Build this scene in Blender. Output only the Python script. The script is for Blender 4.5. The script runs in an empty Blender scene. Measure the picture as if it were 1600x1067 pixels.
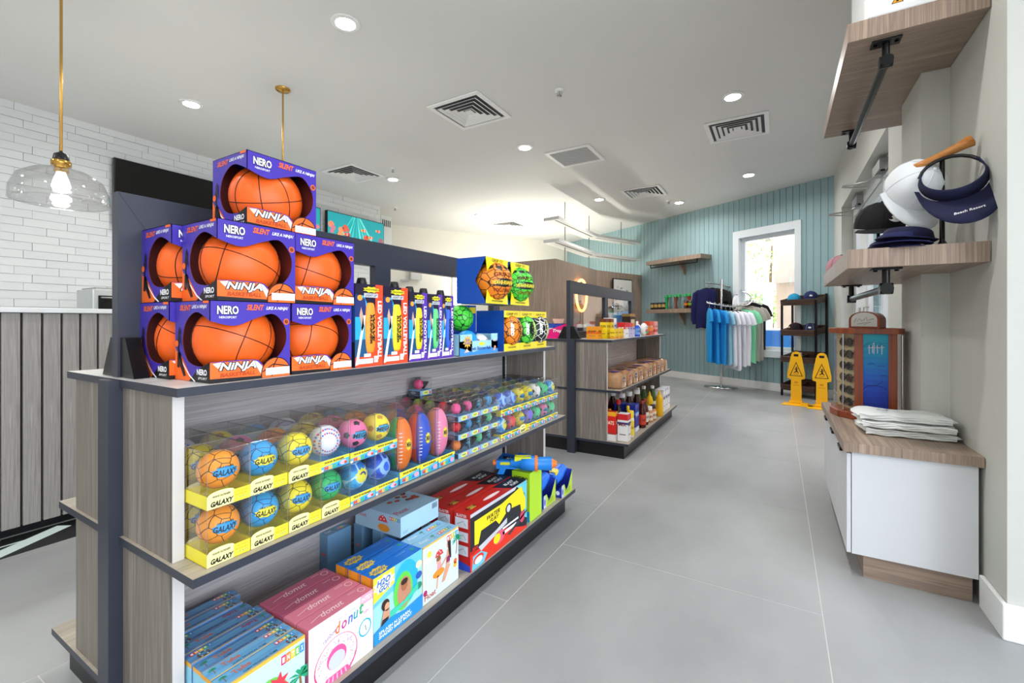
import bpy, bmesh, math, random
from mathutils import Matrix, Vector
random.seed(11)
S = bpy.context.scene
COL = S.collection
PI = math.pi

# ------------------------------------------------------------------ camera
CAM_H = 1.10
cam_d = bpy.data.cameras.new('camera'); cam = bpy.data.objects.new('camera', cam_d); COL.objects.link(cam)
cam_d.sensor_width = 36.0
cam_d.lens = 36.0 * 702.0 / 1600.0
cam_d.shift_y = -(533.5 - 502.0) / 1600.0
cam_d.clip_start = 0.02
cam.location = (0, 0, CAM_H)
cam.rotation_euler = (PI / 2, 0, math.atan(416 / 702.0))
S.camera = cam
# ------------------------------------------------------------------ world, exposure
S.view_settings.view_transform = 'Standard'
S.view_settings.look = 'None'
S.view_settings.gamma = 1.0
S.view_settings.use_curve_mapping = False
S.view_settings.exposure = -0.05
W = bpy.data.worlds.new('world'); S.world = W; W.use_nodes = True
bg = W.node_tree.nodes['Background']
bg.inputs[0].default_value = (0.80, 0.87, 1.0, 1); bg.inputs[1].default_value = 7.0
S.cycles.transparent_max_bounces = 24
S.cycles.sample_clamp_indirect = 6.0
LAMP_W = 17.0

# ------------------------------------------------------------------ materials
def lin(c):
    if isinstance(c, str):
        c = [int(c[i:i + 2], 16) / 255.0 for i in (0, 2, 4)]
    return tuple((x / 12.92 if x <= 0.04045 else ((x + 0.055) / 1.055) ** 2.4) for x in c)
_m = {}
def nt(name):
    m = bpy.data.materials.new(name); m.use_nodes = True
    t = m.node_tree; return m, t, t.nodes['Principled BSDF']
def C(hexc, rough=0.5, metal=0.0, var=0.04, emit=0.0, spec=0.4):
    """coloured surface with a faint procedural mottling"""
    k = ('c', hexc, rough, metal, var, emit, spec)
    if k in _m: return _m[k]
    m, t, b = nt('paint_' + hexc)
    c = lin(hexc)
    if var > 0:
        n = t.nodes.new('ShaderNodeTexNoise'); n.inputs['Scale'].default_value = 14.0; n.inputs['Detail'].default_value = 3
        tc = t.nodes.new('ShaderNodeTexCoord'); t.links.new(tc.outputs['Object'], n.inputs['Vector'])
        r = t.nodes.new('ShaderNodeMix'); r.data_type = 'RGBA'
        r.inputs['A'].default_value = tuple(max(0, x * (1 - var)) for x in c) + (1,)
        r.inputs['B'].default_value = tuple(min(1, x * (1 + var)) for x in c) + (1,)
        t.links.new(n.outputs[0], r.inputs['Factor']); t.links.new(r.outputs['Result'], b.inputs['Base Color'])
    else:
        b.inputs['Base Color'].default_value = c + (1,)
    b.inputs['Roughness'].default_value = rough; b.inputs['Metallic'].default_value = metal
    b.inputs['Specular IOR Level'].default_value = spec
    if emit > 0:
        b.inputs['Emission Color'].default_value = c + (1,); b.inputs['Emission Strength'].default_value = emit
    _m[k] = m; return m
def K(hexc): return C(hexc, 0.45, 0, 0.0)          # printed ink
def ramp(t, stops):
    r = t.nodes.new('ShaderNodeValToRGB'); e = r.color_ramp.elements
    e[0].position, e[0].color = stops[0][0], lin(stops[0][1]) + (1,)
    e[1].position, e[1].color = stops[-1][0], lin(stops[-1][1]) + (1,)
    for p, c in stops[1:-1]:
        q = e.new(p); q.color = lin(c) + (1,)
    return r
def wood(axis, stops, scale=1.0, rough=0.45, key='', stretch=22.0):
    """laminate with fine streaks running along one axis"""
    k = ('w', axis, key, scale)
    if k in _m: return _m[k]
    m, t, b = nt('laminate_' + key + axis)
    tc = t.nodes.new('ShaderNodeTexCoord'); mp = t.nodes.new('ShaderNodeMapping')
    s = [stretch * scale] * 3; s['xyz'.index(axis)] = 0.55 * scale
    mp.inputs['Scale'].default_value = s
    t.links.new(tc.outputs['Object'], mp.inputs['Vector'])
    n1 = t.nodes.new('ShaderNodeTexNoise'); n1.inputs['Scale'].default_value = 1.0; n1.inputs['Detail'].default_value = 4; n1.inputs['Distortion'].default_value = 0.5
    n2 = t.nodes.new('ShaderNodeTexNoise'); n2.inputs['Scale'].default_value = 5.0; n2.inputs['Detail'].default_value = 2
    t.links.new(mp.outputs[0], n1.inputs['Vector']); t.links.new(mp.outputs[0], n2.inputs['Vector'])
    mx = t.nodes.new('ShaderNodeMath'); mx.operation = 'MULTIPLY_ADD'; mx.inputs[1].default_value = 0.45
    mu = t.nodes.new('ShaderNodeMath'); mu.operation = 'MULTIPLY'; mu.inputs[1].default_value = 0.6
    t.links.new(n1.outputs[0], mu.inputs[0]); t.links.new(n2.outputs[0], mx.inputs[0]); t.links.new(mu.outputs[0], mx.inputs[2])
    r = ramp(t, stops); t.links.new(mx.outputs[0], r.inputs[0]); t.links.new(r.outputs[0], b.inputs['Base Color'])
    b.inputs['Roughness'].default_value = rough
    _m[k] = m; return m
GREYW = [(0.30, '3f3a34'), (0.38, '6a625a'), (0.46, '857d73'), (0.54, '6f675e'), (0.62, '8a8278'), (0.75, '9c948a')]
BROWNW = [(0.30, '5a4d42'), (0.38, '8a7768'), (0.46, 'a38e7c'), (0.54, '89766a'), (0.62, 'a8927f'), (0.75, 'b8a390')]
DARKW = [(0.3, '2a1c15'), (0.5, '49342a'), (0.75, '6b4f40')]
LITBACKW = [(0.30, '57524f'), (0.37, '8e8885'), (0.46, 'b0aba9'), (0.54, '989290'), (0.62, 'b6b1b0'), (0.75, 'c6c2c2')]  # grey laminate paled: daylight painted into the gondola back panels
def GW(a): return wood(a, GREYW, 1.0, 0.45, 'grey')
def BW(a): return wood(a, BROWNW, 1.0, 0.4, 'brown')
def ballmat(base, line, scale=14.0, w=0.06, rough=0.4, two=None):
    """vinyl ball printed with a mesh of dark cell outlines"""
    k = ('b', base, line, scale, w, two)
    if k in _m: return _m[k]
    m, t, b = nt('vinyl_ball_' + base)
    tc = t.nodes.new('ShaderNodeTexCoord'); v = t.nodes.new('ShaderNodeTexVoronoi'); v.feature = 'DISTANCE_TO_EDGE'
    v.inputs['Scale'].default_value = scale; t.links.new(tc.outputs['Object'], v.inputs['Vector'])
    lt = t.nodes.new('ShaderNodeMath'); lt.operation = 'LESS_THAN'; lt.inputs[1].default_value = w
    t.links.new(v.outputs['Distance'], lt.inputs[0])
    r = t.nodes.new('ShaderNodeMix'); r.data_type = 'RGBA'; r.inputs['A'].default_value = lin(base) + (1,); r.inputs['B'].default_value = lin(line) + (1,)
    t.links.new(lt.outputs[0], r.inputs['Factor'])
    if two:
        n = t.nodes.new('ShaderNodeTexNoise'); n.inputs['Scale'].default_value = scale * 0.9
        q = ramp(t, [(0.47, base), (0.53, two)]); t.links.new(tc.outputs['Object'], n.inputs['Vector'])
        t.links.new(n.outputs[0], q.inputs[0]); t.links.new(q.outputs[0], r.inputs['A'])
    t.links.new(r.outputs['Result'], b.inputs['Base Color']); b.inputs['Roughness'].default_value = rough
    _m[k] = m; return m
def clear(name, tint='ffffff', refl=0.06, rough=0.06, dens=0.04):
    k = ('t', name)
    if k in _m: return _m[k]
    m = bpy.data.materials.new(name); m.use_nodes = True; t = m.node_tree; t.nodes.clear()
    o = t.nodes.new('ShaderNodeOutputMaterial'); tr = t.nodes.new('ShaderNodeBsdfTransparent'); g = t.nodes.new('ShaderNodeBsdfGlossy')
    f = t.nodes.new('ShaderNodeLayerWeight'); f.inputs['Blend'].default_value = 0.25
    ma = t.nodes.new('ShaderNodeMath'); ma.operation = 'MULTIPLY_ADD'; ma.inputs[1].default_value = 0.45; ma.inputs[2].default_value = refl
    mx = t.nodes.new('ShaderNodeMixShader'); tr.inputs[0].default_value = tuple(x * (1 - dens) for x in lin(tint)) + (1,)
    g.inputs['Roughness'].default_value = rough
    t.links.new(f.outputs['Facing'], ma.inputs[0]); t.links.new(ma.outputs[0], mx.inputs[0])
    t.links.new(tr.outputs[0], mx.inputs[1]); t.links.new(g.outputs[0], mx.inputs[2]); t.links.new(mx.outputs[0], o.inputs[0])
    _m[k] = m; return m
def mottled(name, a, b_, scale, rough, detail=6, bump=0.0, stretch=None, spec=0.4):
    m, t, b = nt(name)
    tc = t.nodes.new('ShaderNodeTexCoord'); n = t.nodes.new('ShaderNodeTexNoise'); n.inputs['Scale'].default_value = scale; n.inputs['Detail'].default_value = detail
    mp = t.nodes.new('ShaderNodeMapping'); mp.inputs['Scale'].default_value = stretch or (1, 1, 1)
    g = t.nodes.new('ShaderNodeNewGeometry')
    t.links.new(g.outputs['Position'], mp.inputs[0]); t.links.new(mp.outputs[0], n.inputs['Vector'])
    r = ramp(t, [(0.3, a), (0.7, b_)]); t.links.new(n.outputs[0], r.inputs[0]); t.links.new(r.outputs[0], b.inputs['Base Color'])
    b.inputs['Roughness'].default_value = rough; b.inputs['Specular IOR Level'].default_value = spec
    if bump:
        bu = t.nodes.new('ShaderNodeBump'); bu.inputs['Strength'].default_value = bump; bu.inputs['Distance'].default_value = 0.01
        t.links.new(n.outputs[0], bu.inputs['Height']); t.links.new(bu.outputs[0], b.inputs['Normal'])
    return m
BLACK = C('141416', 0.4); NAVY = C('30343f', 0.38); BLACKM = C('101012', 0.3, 0.2); CHROME = C('d8d8da', 0.15, 1.0, 0); STEEL = C('a8a8a8', 0.35, 0.9, 0.02)
BRASS = C('c69a4e', 0.25, 1.0, 0.03); WHITE = C('f2f2f0', 0.45); OFFW = C('e4e2dc', 0.6); GLASS = clear('clear_glass', refl=0.05, rough=0.01)
PLASTIC = clear('clear_plastic', refl=0.035, rough=0.05, dens=0.05)

# ------------------------------------------------------------------ mesh builder
def frame(O, U, V):
    U = Vector(U).normalized(); V = Vector(V).normalized()
    return (Vector(O), U, V, U.cross(V))
class MB:
    def __init__(s): s.v = []; s.f = []; s.mi = []; s.sm = []; s.mats = []; s.T = None
    def idx(s, m):
        if m not in s.mats: s.mats.append(m)
        return s.mats.index(m)
    def add(s, vs, fs, mat, smooth=False):
        b = len(s.v); i = s.idx(mat)
        for p in vs:
            p = Vector(p); s.v.append(tuple(s.T @ p) if s.T is not None else tuple(p))
        for f in fs: s.f.append([b + k for k in f]); s.mi.append(i); s.sm.append(smooth)
        return s
    def box(s, x0, y0, z0, x1, y1, z1, mat):
        v = [(x0, y0, z0), (x1, y0, z0), (x1, y1, z0), (x0, y1, z0), (x0, y0, z1), (x1, y0, z1), (x1, y1, z1), (x0, y1, z1)]
        return s.add(v, [(3, 2, 1, 0), (4, 5, 6, 7), (0, 1, 5, 4), (1, 2, 6, 5), (2, 3, 7, 6), (3, 0, 4, 7)], mat)
    def obox(s, c, u, v, w, mat):
        c, u, v, w = map(Vector, (c, u, v, w)); P = []
        for k in (-1, 1):
            for a, b in ((-1, -1), (1, -1), (1, 1), (-1, 1)): P.append(c + u * a * .5 + v * b * .5 + w * k * .5)
        return s.add(P, [(3, 2, 1, 0), (4, 5, 6, 7), (0, 1, 5, 4), (1, 2, 6, 5), (2, 3, 7, 6), (3, 0, 4, 7)], mat)
    def prism(s, poly, z0, z1, mat):
        n = len(poly); a = sum(poly[i][0] * poly[(i + 1) % n][1] - poly[(i + 1) % n][0] * poly[i][1] for i in range(n))
        if a < 0: poly = poly[::-1]
        v = [(p[0], p[1], z0) for p in poly] + [(p[0], p[1], z1) for p in poly]
        return s.add(v, [tuple(range(n))[::-1], tuple(range(n, 2 * n))] + [(i, (i + 1) % n, n + (i + 1) % n, n + i) for i in range(n)], mat)
    def plate(s, F, poly, th, mat, side=None):
        """polygon drawn in a frame, extruded th backwards from its face"""
        O, U, V, N = F; n = len(poly)
        a = sum(poly[i][0] * poly[(i + 1) % n][1] - poly[(i + 1) % n][0] * poly[i][1] for i in range(n))
        if a < 0: poly = poly[::-1]
        v = [O + U * p[0] + V * p[1] for p in poly] + [O + U * p[0] + V * p[1] - N * th for p in poly]
        s.add(v, [tuple(range(n))], mat)
        s.add(v, [tuple(range(n, 2 * n))[::-1]] + [(i, n + i, n + (i + 1) % n, (i + 1) % n) for i in range(n)], side or mat)
        return s
    def cyl(s, p0, p1, r, mat, r1=None, n=14, caps=True):
        p0, p1 = Vector(p0), Vector(p1); r1 = r if r1 is None else r1
        d = (p1 - p0).normalized(); a = d.orthogonal().normalized(); b = d.cross(a)
        ring = lambda p, q: [p + (a * math.cos(2 * PI * i / n) + b * math.sin(2 * PI * i / n)) * q for i in range(n)]
        v = ring(p0, r) + ring(p1, r1)
        s.add(v, [(i, (i + 1) % n, n + (i + 1) % n, n + i) for i in range(n)], mat, True)
        if caps: s.add(v, [tuple(range(n))[::-1], tuple(range(n, 2 * n))], mat)
        return s
    def tube(s, pts, r, mat, n=8, closed=False):
        pts = [Vector(p) for p in pts]; m = len(pts); v = []; prev = None
        for i, p in enumerate(pts):
            if closed: d = pts[(i + 1) % m] - pts[i - 1]
            else: d = pts[min(i + 1, m - 1)] - pts[max(i - 1, 0)]
            d.normalize()
            a = d.orthogonal().normalized() if prev is None else (prev - d * prev.dot(d)).normalized()
            prev = a; b = d.cross(a); rr = r[i] if isinstance(r, (list, tuple)) else r
            v += [p + (a * math.cos(2 * PI * k / n) + b * math.sin(2 * PI * k / n)) * rr for k in range(n)]
        f = []
        for i in range(m if closed else m - 1):
            j = (i + 1) % m
            f += [(i * n + k, i * n + (k + 1) % n, j * n + (k + 1) % n, j * n + k) for k in range(n)]
        s.add(v, f, mat, True)
        if not closed: s.add(v, [tuple(range(n))[::-1], tuple(range((m - 1) * n, m * n))], mat)
        return s
    def lathe(s, prof, mat, n=20, c=(0, 0, 0), smooth=True, sx=1, sy=1):
        v = []
        for r, z in prof:
            v += [(c[0] + sx * r * math.cos(2 * PI * k / n), c[1] + sy * r * math.sin(2 * PI * k / n), c[2] + z) for k in range(n)]
        f = []
        for i in range(len(prof) - 1):
            f += [(i * n + k, i * n + (k + 1) % n, (i + 1) * n + (k + 1) % n, (i + 1) * n + k) for k in range(n)]
        s.add(v, f, mat, smooth)
        if prof[0][0] > 1e-5: s.add(v, [tuple(range(n))[::-1]], mat)
        if prof[-1][0] > 1e-5: s.add(v, [tuple(range((len(prof) - 1) * n, len(prof) * n))], mat)
        return s
    def ball(s, c, r, mat, n=20, m=12, half=False):
        if not isinstance(r, (tuple, list)): r = (r, r, r)
        a0 = 0 if half else -PI / 2
        prof = []
        for i in range(m + 1):
            a = a0 + (PI / 2 - a0) * i / m; prof.append((max(0, math.cos(a)), math.sin(a)))
        v = []
        for q, z in prof: v += [(c[0] + r[0] * q * math.cos(2 * PI * k / n), c[1] + r[1] * q * math.sin(2 * PI * k / n), c[2] + r[2] * z) for k in range(n)]
        f = []
        for i in range(m): f += [(i * n + k, i * n + (k + 1) % n, (i + 1) * n + (k + 1) % n, (i + 1) * n + k) for k in range(n)]
        return s.add(v, f, mat, True)
    # ---- flat print in a frame (layer k sits 0.3 mm x k off the face)
    def P(s, F, x, y, k): return F[0] + F[1] * x + F[2] * y + F[3] * (0.0003 * k + 0.0003)
    def poly(s, F, pts, k, mat):
        n = len(pts); a = sum(pts[i][0] * pts[(i + 1) % n][1] - pts[(i + 1) % n][0] * pts[i][1] for i in range(n))
        if a < 0: pts = pts[::-1]
        return s.add([s.P(F, x, y, k) for x, y in pts], [tuple(range(n))], mat)
    def rect(s, F, x0, y0, x1, y1, k, mat): return s.poly(F, [(x0, y0), (x1, y0), (x1, y1), (x0, y1)], k, mat)
    def ell(s, F, x, y, a, b, k, mat, n=20, rot=0):
        cs, sn = math.cos(rot), math.sin(rot)
        return s.poly(F, [(x + a * math.cos(t) * cs - b * math.sin(t) * sn, y + a * math.cos(t) * sn + b * math.sin(t) * cs) for t in [2 * PI * i / n for i in range(n)]], k, mat)
    def star(s, F, x, y, a, b, k, mat, n=9, q=0.6, rot=0):
        return s.poly(F, [(x + a * (1 if i % 2 else q) * math.cos(PI * i / n + rot), y + b * (1 if i % 2 else q) * math.sin(PI * i / n + rot)) for i in range(2 * n)], k, mat)
    def line(s, F, pts, w, k, mat):
        n = len(pts); L = []; R = []
        for i in range(n):
            d = Vector(pts[min(i + 1, n - 1)]) - Vector(pts[max(i - 1, 0)]); d = d.normalized() if d.length > 0 else Vector((1, 0)); q = Vector((-d.y, d.x)) * w * .5
            L.append((pts[i][0] + q.x, pts[i][1] + q.y)); R.append((pts[i][0] - q.x, pts[i][1] - q.y))
        v = [s.P(F, x, y, k) for x, y in L + R]
        return s.add(v, [(i, n + i, n + i + 1, i + 1) for i in range(n - 1)], mat)
    def arc(s, F, x, y, a, b, t0, t1, w, k, mat, n=14):
        return s.line(F, [(x + a * math.cos(math.radians(t0 + (t1 - t0) * i / n)), y + b * math.sin(math.radians(t0 + (t1 - t0) * i / n))) for i in range(n + 1)], w, k, mat)
    def text(s, F, st, x, y, w, h, k, mat, bold=0.0, shear=0.0, rot=0.0):
        """lettering centred on x, y and fitted into w x h"""
        vs, fs = text_geo(st, bold, shear); cs, sn = math.cos(rot), math.sin(rot)
        q = []
        for a, b in vs:
            a, b = a * w, b * h; q.append(s.P(F, x + a * cs - b * sn, y + a * sn + b * cs, k))
        return s.add(q, fs, mat)
    def btext(s, c, r, st, lon, lat, w, h, mat, bold=0.02, shear=0.0, lift=0.0006, tilt=0.0):
        """lettering wrapped on a ball; w and h in radians"""
        vs, fs = text_geo(st, bold, shear); q = []
        if not isinstance(r, (tuple, list)): r = (r, r, r)
        ct, stt = math.cos(tilt), math.sin(tilt)
        for a, b in vs:
            a, b = a * w * ct - b * h * stt, a * w * stt + b * h * ct
            L = lon + a; B = lat + b
            q.append((c[0] + (r[0] + lift) * math.cos(B) * math.cos(L), c[1] + (r[1] + lift) * math.cos(B) * math.sin(L), c[2] + (r[2] + lift) * math.sin(B)))
        return s.add(q, fs, mat)
    def bpatch(s, c, r, lon, lat, w, h, mat, n=18, wob=0.0, lift=0.0004, sides=None):
        if not isinstance(r, (tuple, list)): r = (r, r, r)
        q = []
        rs = (0.0, 0.5, 1.0)
        for ri in rs[1:]:
            for i in range(n):
                t = 2 * PI * i / n; e = ri * (1 + wob * (1 if i % 2 else -1)); L = lon + w * .5 * e * math.cos(t); B = lat + h * .5 * e * math.sin(t)
                q.append((c[0] + (r[0] + lift) * math.cos(B) * math.cos(L), c[1] + (r[1] + lift) * math.cos(B) * math.sin(L), c[2] + (r[2] + lift) * math.sin(B)))
        q.append((c[0] + (r[0] + lift) * math.cos(lat) * math.cos(lon), c[1] + (r[1] + lift) * math.cos(lat) * math.sin(lon), c[2] + (r[2] + lift) * math.sin(lat)))
        f = [(i, n + i, n + (i + 1) % n, (i + 1) % n) for i in range(n)] + [(2 * n, i, (i + 1) % n) for i in range(n)]
        return s.add(q, f, mat, True)
    def prints(s, parent, name='printed_face'):
        """one mesh for each printed face"""
        bk = {}
        for f, mi, sm in zip(s.f, s.mi, s.sm):
            a, b, c = (Vector(s.v[i]) for i in f[:3]); n = (b - a).cross(c - b)
            for q in range(3, len(f)):
                if n.length > 1e-12: break
                n = (Vector(s.v[f[q - 1]]) - a).cross(Vector(s.v[f[q]]) - a)
            k = max(range(3), key=lambda i: abs(n[i])); bk.setdefault((k, n[k] > 0), []).append((f, mi, sm))
        for fs in bk.values():
            m = MB(); mp = {}
            for f, mi, sm in fs:
                g = []
                for i in f:
                    if i not in mp: mp[i] = len(m.v); m.v.append(s.v[i])
                    g.append(mp[i])
                m.f.append(g); m.mi.append(m.idx(s.mats[mi])); m.sm.append(sm)
            m.build(name, parent)
    def build(s, name, parent=None, label=None, bevel=0.0, kind=None, loc=None):
        me = bpy.data.meshes.new(name); me.from_pydata(s.v, [], s.f)
        for m in s.mats: me.materials.append(m)
        if s.f:
            me.polygons.foreach_set('material_index', s.mi); me.polygons.foreach_set('use_smooth', s.sm)
        me.update()
        o = bpy.data.objects.new(name, me); COL.objects.link(o)
        if parent is not None:
            o.parent = parent; _kids.setdefault(parent.name, []).append(o)
        if loc is not None: o.location = loc
        if label: o['label'] = label
        if kind: o['kind'] = kind
        if bevel:
            b = o.modifiers.new('soft_edges', 'BEVEL'); b.width = bevel; b.segments = 2; b.limit_method = 'ANGLE'; b.angle_limit = 0.6
        return o
_tg = {}
def text_geo(st, bold=0.0, shear=0.0):
    k = (st, bold, shear)
    if k in _tg: return _tg[k]
    cu = bpy.data.curves.new('lettering', 'FONT'); cu.body = st; cu.size = 1.0; cu.resolution_u = 2; cu.offset = bold; cu.shear = shear
    ob = bpy.data.objects.new('lettering', cu); me = ob.to_mesh()
    vs = [(v.co.x, v.co.y) for v in me.vertices]; fs = [tuple(p.vertices) for p in me.polygons]
    ob.to_mesh_clear(); bpy.data.objects.remove(ob); bpy.data.curves.remove(cu)
    x0 = min(v[0] for v in vs); x1 = max(v[0] for v in vs); y0 = min(v[1] for v in vs); y1 = max(v[1] for v in vs)
    vs = [((a - x0) / (x1 - x0) - .5, (b - y0) / (y1 - y0) - .5) for a, b in vs]
    _tg[k] = (vs, fs); return _tg[k]
def tag(o, label=None, cat=None, group=None, kind=None):
    if label: o['label'] = label
    if cat: o['category'] = cat
    if group: o['group'] = group
    if kind: o['kind'] = kind
    return o
def thing(name, label, cat, loc=(0, 0, 0), rz=0.0, group=None):
    o = bpy.data.objects.new(name, None); COL.objects.link(o); o.empty_display_size = 0.05
    o.location = loc; o.rotation_euler = (0, 0, rz); return tag(o, label, cat, group)
def dup(o, loc=None, rz=None, label=None, group=None, parent=None):
    c = o.copy(); COL.objects.link(c)
    if parent is not None: c.parent = parent
    if loc is not None: c.location = loc
    if rz is not None: c.rotation_euler = (0, 0, rz)
    if label: c['label'] = label
    if group: c['group'] = group
    for ch in KIDS(o): dup(ch, parent=c)
    if parent is not None: _kids.setdefault(parent.name, []).append(c)
    return c
_kids = {}
def KIDS(o): return list(_kids.get(o.name, []))
def XF(loc=(0, 0, 0), rz=0.0, rx=0.0, ry=0.0, s=1.0):
    return Matrix.Translation(Vector(loc)) @ Matrix.Rotation(rz, 4, 'Z') @ Matrix.Rotation(ry, 4, 'Y') @ Matrix.Rotation(rx, 4, 'X') @ Matrix.Scale(s, 4)
def struct(mb, name, parent=None, **k):
    return mb.build(name, parent, kind='structure' if parent is None else None, **k)
# teal wall frame: s metres along the wall from the right-hand corner, d metres out into the room
TP = Vector((0.70, 7.795, 0)); TT = Vector((-math.cos(PI / 6), 0.5, 0)); TN = Vector((-0.5, -math.cos(PI / 6), 0))
def tw(s_, d, z): return TP + TT * s_ + TN * d + Vector((0, 0, z))
TRZ = math.atan2(TT.y, TT.x)          # x axis along the wall; +y then points out of the building's room side away
TM = Matrix(((TT.x, TN.x, 0, TP.x), (TT.y, TN.y, 0, TP.y), (0, 0, 1, 0), (0, 0, 0, 1)))

# ================================================================== SETTING
CEIL = 3.17
FLOORM = mottled('grey_stone_tile', '868888', 'acaeae', 1.1, 0.40, 10, stretch=(1, .6, 1))
mb = MB(); mb.box(-9, -4.2, -0.12, 3.2, 12.5, -0.0006, C('cfcfca', 0.8)); floor = struct(mb, 'floor')
tm = None; TW, TL, GAP = 1.06, 1.06, 0.003
for i in range(-7, 4):
    x0 = -0.917 + TW * i
    for j in range(-6, 9):
        y0 = 2.57 + TL * j + (0.0 if i % 2 else 0.53)
        if y0 + TL < -4.2 or y0 > 11.5: continue
        if tm is None:
            b = MB(); b.box(GAP / 2, GAP / 2, -0.02, TW - GAP / 2, TL - GAP / 2, 0.0, FLOORM); t_ = b.build('tile', floor, loc=(x0, y0, 0)); tm = t_
        else: t_ = dup(tm, loc=(x0, y0, 0), parent=floor)
CEILM = mottled('ceiling_paint', 'dfdfdc', 'e4e4e1', 0.6, 0.7)
mb = MB(); c1, c2 = tw(-.35, -.14, 0), tw(6.7, -.14, 0)
mb.prism([(-9, -4.2), (3.2, -4.2), (3.2, 2.4), (.98, 2.4), (c1.x, c1.y), (c2.x, c2.y), (-5.2, 11.6), (-9, 6.2)], CEIL, CEIL + .1, CEILM); struct(mb, 'ceiling')

WALLM = C('deded6', 0.6, 0, 0.02)
# left wall, long thin white bricks
LX = -6.2
mb = MB(); mb.box(LX - 0.2, -4.2, 0, LX - 0.012, 5.784, CEIL, C('c9cccc', 0.7)); wl = struct(mb, 'wall_left')
BRM = [C('dadcdc', 0.55, 0, .02), C('d7dada', 0.5, 0, .02), C('dcdedd', 0.6, 0, .02)]
bm_ = []
RH, BL = 0.0775, 0.31
nb = 0
rest = MB()
for r_ in range(26):
    z = 1.16 + r_ * RH
    if z + RH > CEIL + 0.01: break
    y = 0.75 - 14 * BL - (0.0, 0.12, 0.21, 0.06)[r_ % 4]
    while y < 5.78:
        L = BL; y1 = min(y + L, 5.784)
        if y1 - y < 0.03: break
        pr = random.choice((0.0, 0.003, 0.006))
        if .4 < y < 3.25 and nb < 290 and y1 - y > BL - .01:
            key = (pr, (r_ + int(y * 7)) % 3); src = next((q for q in bm_ if q[0] == key), None)
            if src is None:
                b = MB(); b.box(-0.012, 0.0015, 0.0015, pr, BL - 0.0015, RH - 0.0015, BRM[key[1]])
                o = b.build('brick', wl, loc=(LX, y, z)); bm_.append((key, o))
            else: dup(src[1], loc=(LX, y, z), parent=wl)
            nb += 1
        else: rest.box(LX - 0.012, y + 0.0015, z + 0.0015, LX + pr, y1 - 0.0015, z + RH - 0.0015, BRM[r_ % 3])
        y = y1
rest.build('brick_courses', wl, kind='stuff')

# white wall at the back left, square to the teal wall
wd = Vector((0.5, math.cos(PI / 6), 0)); WP = Vector((-7.4, 6.50, 0)); wn = Vector((-wd.y, wd.x, 0))
mb = MB(); a = WP - wd * 1.2; b_ = WP + wd * 5.4
mb.prism([(a.x, a.y), (b_.x, b_.y), (b_.x + wn.x * .15, b_.y + wn.y * .15), (a.x + wn.x * .15, a.y + wn.y * .15)], 0, CEIL, C('efece2', 0.65, 0, .02)); struct(mb, 'wall_far_left')
mb = MB(); mb.box(-8.2, 5.62, 0, LX - 0.2, 5.784, CEIL, WALLM); struct(mb, 'wall_recess')
# rear part of the shop behind the camera: plain rear wall, glazed shop front on the right
mb = MB(); mb.box(-9, -4.2, 0, 3.2, -4.0, CEIL, WALLM); struct(mb, 'wall_rear')
mb = MB(); SX = 3.0
mb.box(SX, -4.0, 0, SX + .2, -3.6, CEIL, WALLM); mb.box(SX, 2.0, 0, SX + .2, 2.4, CEIL, WALLM); mb.box(SX, -3.6, 2.85, SX + .2, 2.0, CEIL, WALLM); mb.box(SX, -3.6, 0, SX + .2, 2.0, .15, WALLM)
for y in (-1.75, .12): mb.box(SX + .05, y - .04, .15, SX + .13, y + .04, 2.85, WALLM)
struct(mb, 'wall_side')
# right wall (starts at a corner near the camera), column, door opening
RX = 0.682
GW_ = C('c6c7c0', 0.6, 0, .02)
mb = MB()
mb.box(RX, 2.213, 0, 3.2, 2.40, CEIL, GW_)
mb.box(RX, 2.40, 0, 0.98, 4.165, CEIL, GW_)
mb.box(RX, 4.165, 2.52, 0.98, 6.95, CEIL, GW_)
mb.box(RX, 6.95, 0, 0.98, 8.2, CEIL, GW_)
wr = struct(mb, 'wall_right')
mb = MB(); mb.box(0.58, 2.809, 0, RX + .02, 3.192, CEIL, C('d0d1ca', 0.6, 0, .02)); struct(mb, 'wall_column')
BB = C('eef0f0', 0.4, 0, .01)
mb = MB()
mb.prism([(RX - .016, 2.197), (3.0, 2.197), (3.0, 2.2125), (RX - .0005, 2.2125), (RX - .0005, 2.41), (RX - .016, 2.41)], 0, .125, BB)
struct(mb, 'baseboard_right', bevel=0.004)
mb = MB(); mb.box(RX - .015, 6.95, 0, RX, 7.8, .14, BB); struct(mb, 'baseboard_door')

# teal boarded wall (rear right), turned thirty degrees
SW = 6.5
def tbox(m, s0, d0, z0, s1, d1, z1, mat): 
    old = m.T; m.T = TM; m.box(s0, d0, z0, s1, d1, z1, mat); m.T = old
TEAL = C('94b2b7', 0.5, 0, .03); TEALG = C('7f9ba0', 0.6, 0, .02)
mb = MB()
for s0, z0, s1, z1 in ((-0.5, 0, 0.52, CEIL), (1.50, 0, SW, CEIL), (0.52, 0, 1.50, 0.62), (0.52, 2.535, 1.50, CEIL)):
    tbox(mb, s0, -0.14, z0, s1, -0.012, z1, TEALG)
wb = struct(mb, 'wall_back')
bw = 0.098; src = {}
k = 0; s0 = 0.0
while s0 < SW - .02:
    runs = [(0.0, CEIL)] if (s0 + bw < 0.50 or s0 > 1.52) else [(0.0, 0.57), (2.60, CEIL)]
    for z0, z1 in runs:
        key = (z0, z1)
        if key not in src:
            b = MB(); b.box(0.003, -0.012, z0, bw - 0.003, 0.0, z1, TEAL); o = b.build('plank', wb); o.matrix_local = TM @ Matrix.Translation((s0, 0, 0)); src[key] = o
        else:
            o = dup(src[key], parent=wb); o.matrix_local = TM @ Matrix.Translation((s0, 0, 0))
    s0 += bw
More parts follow.
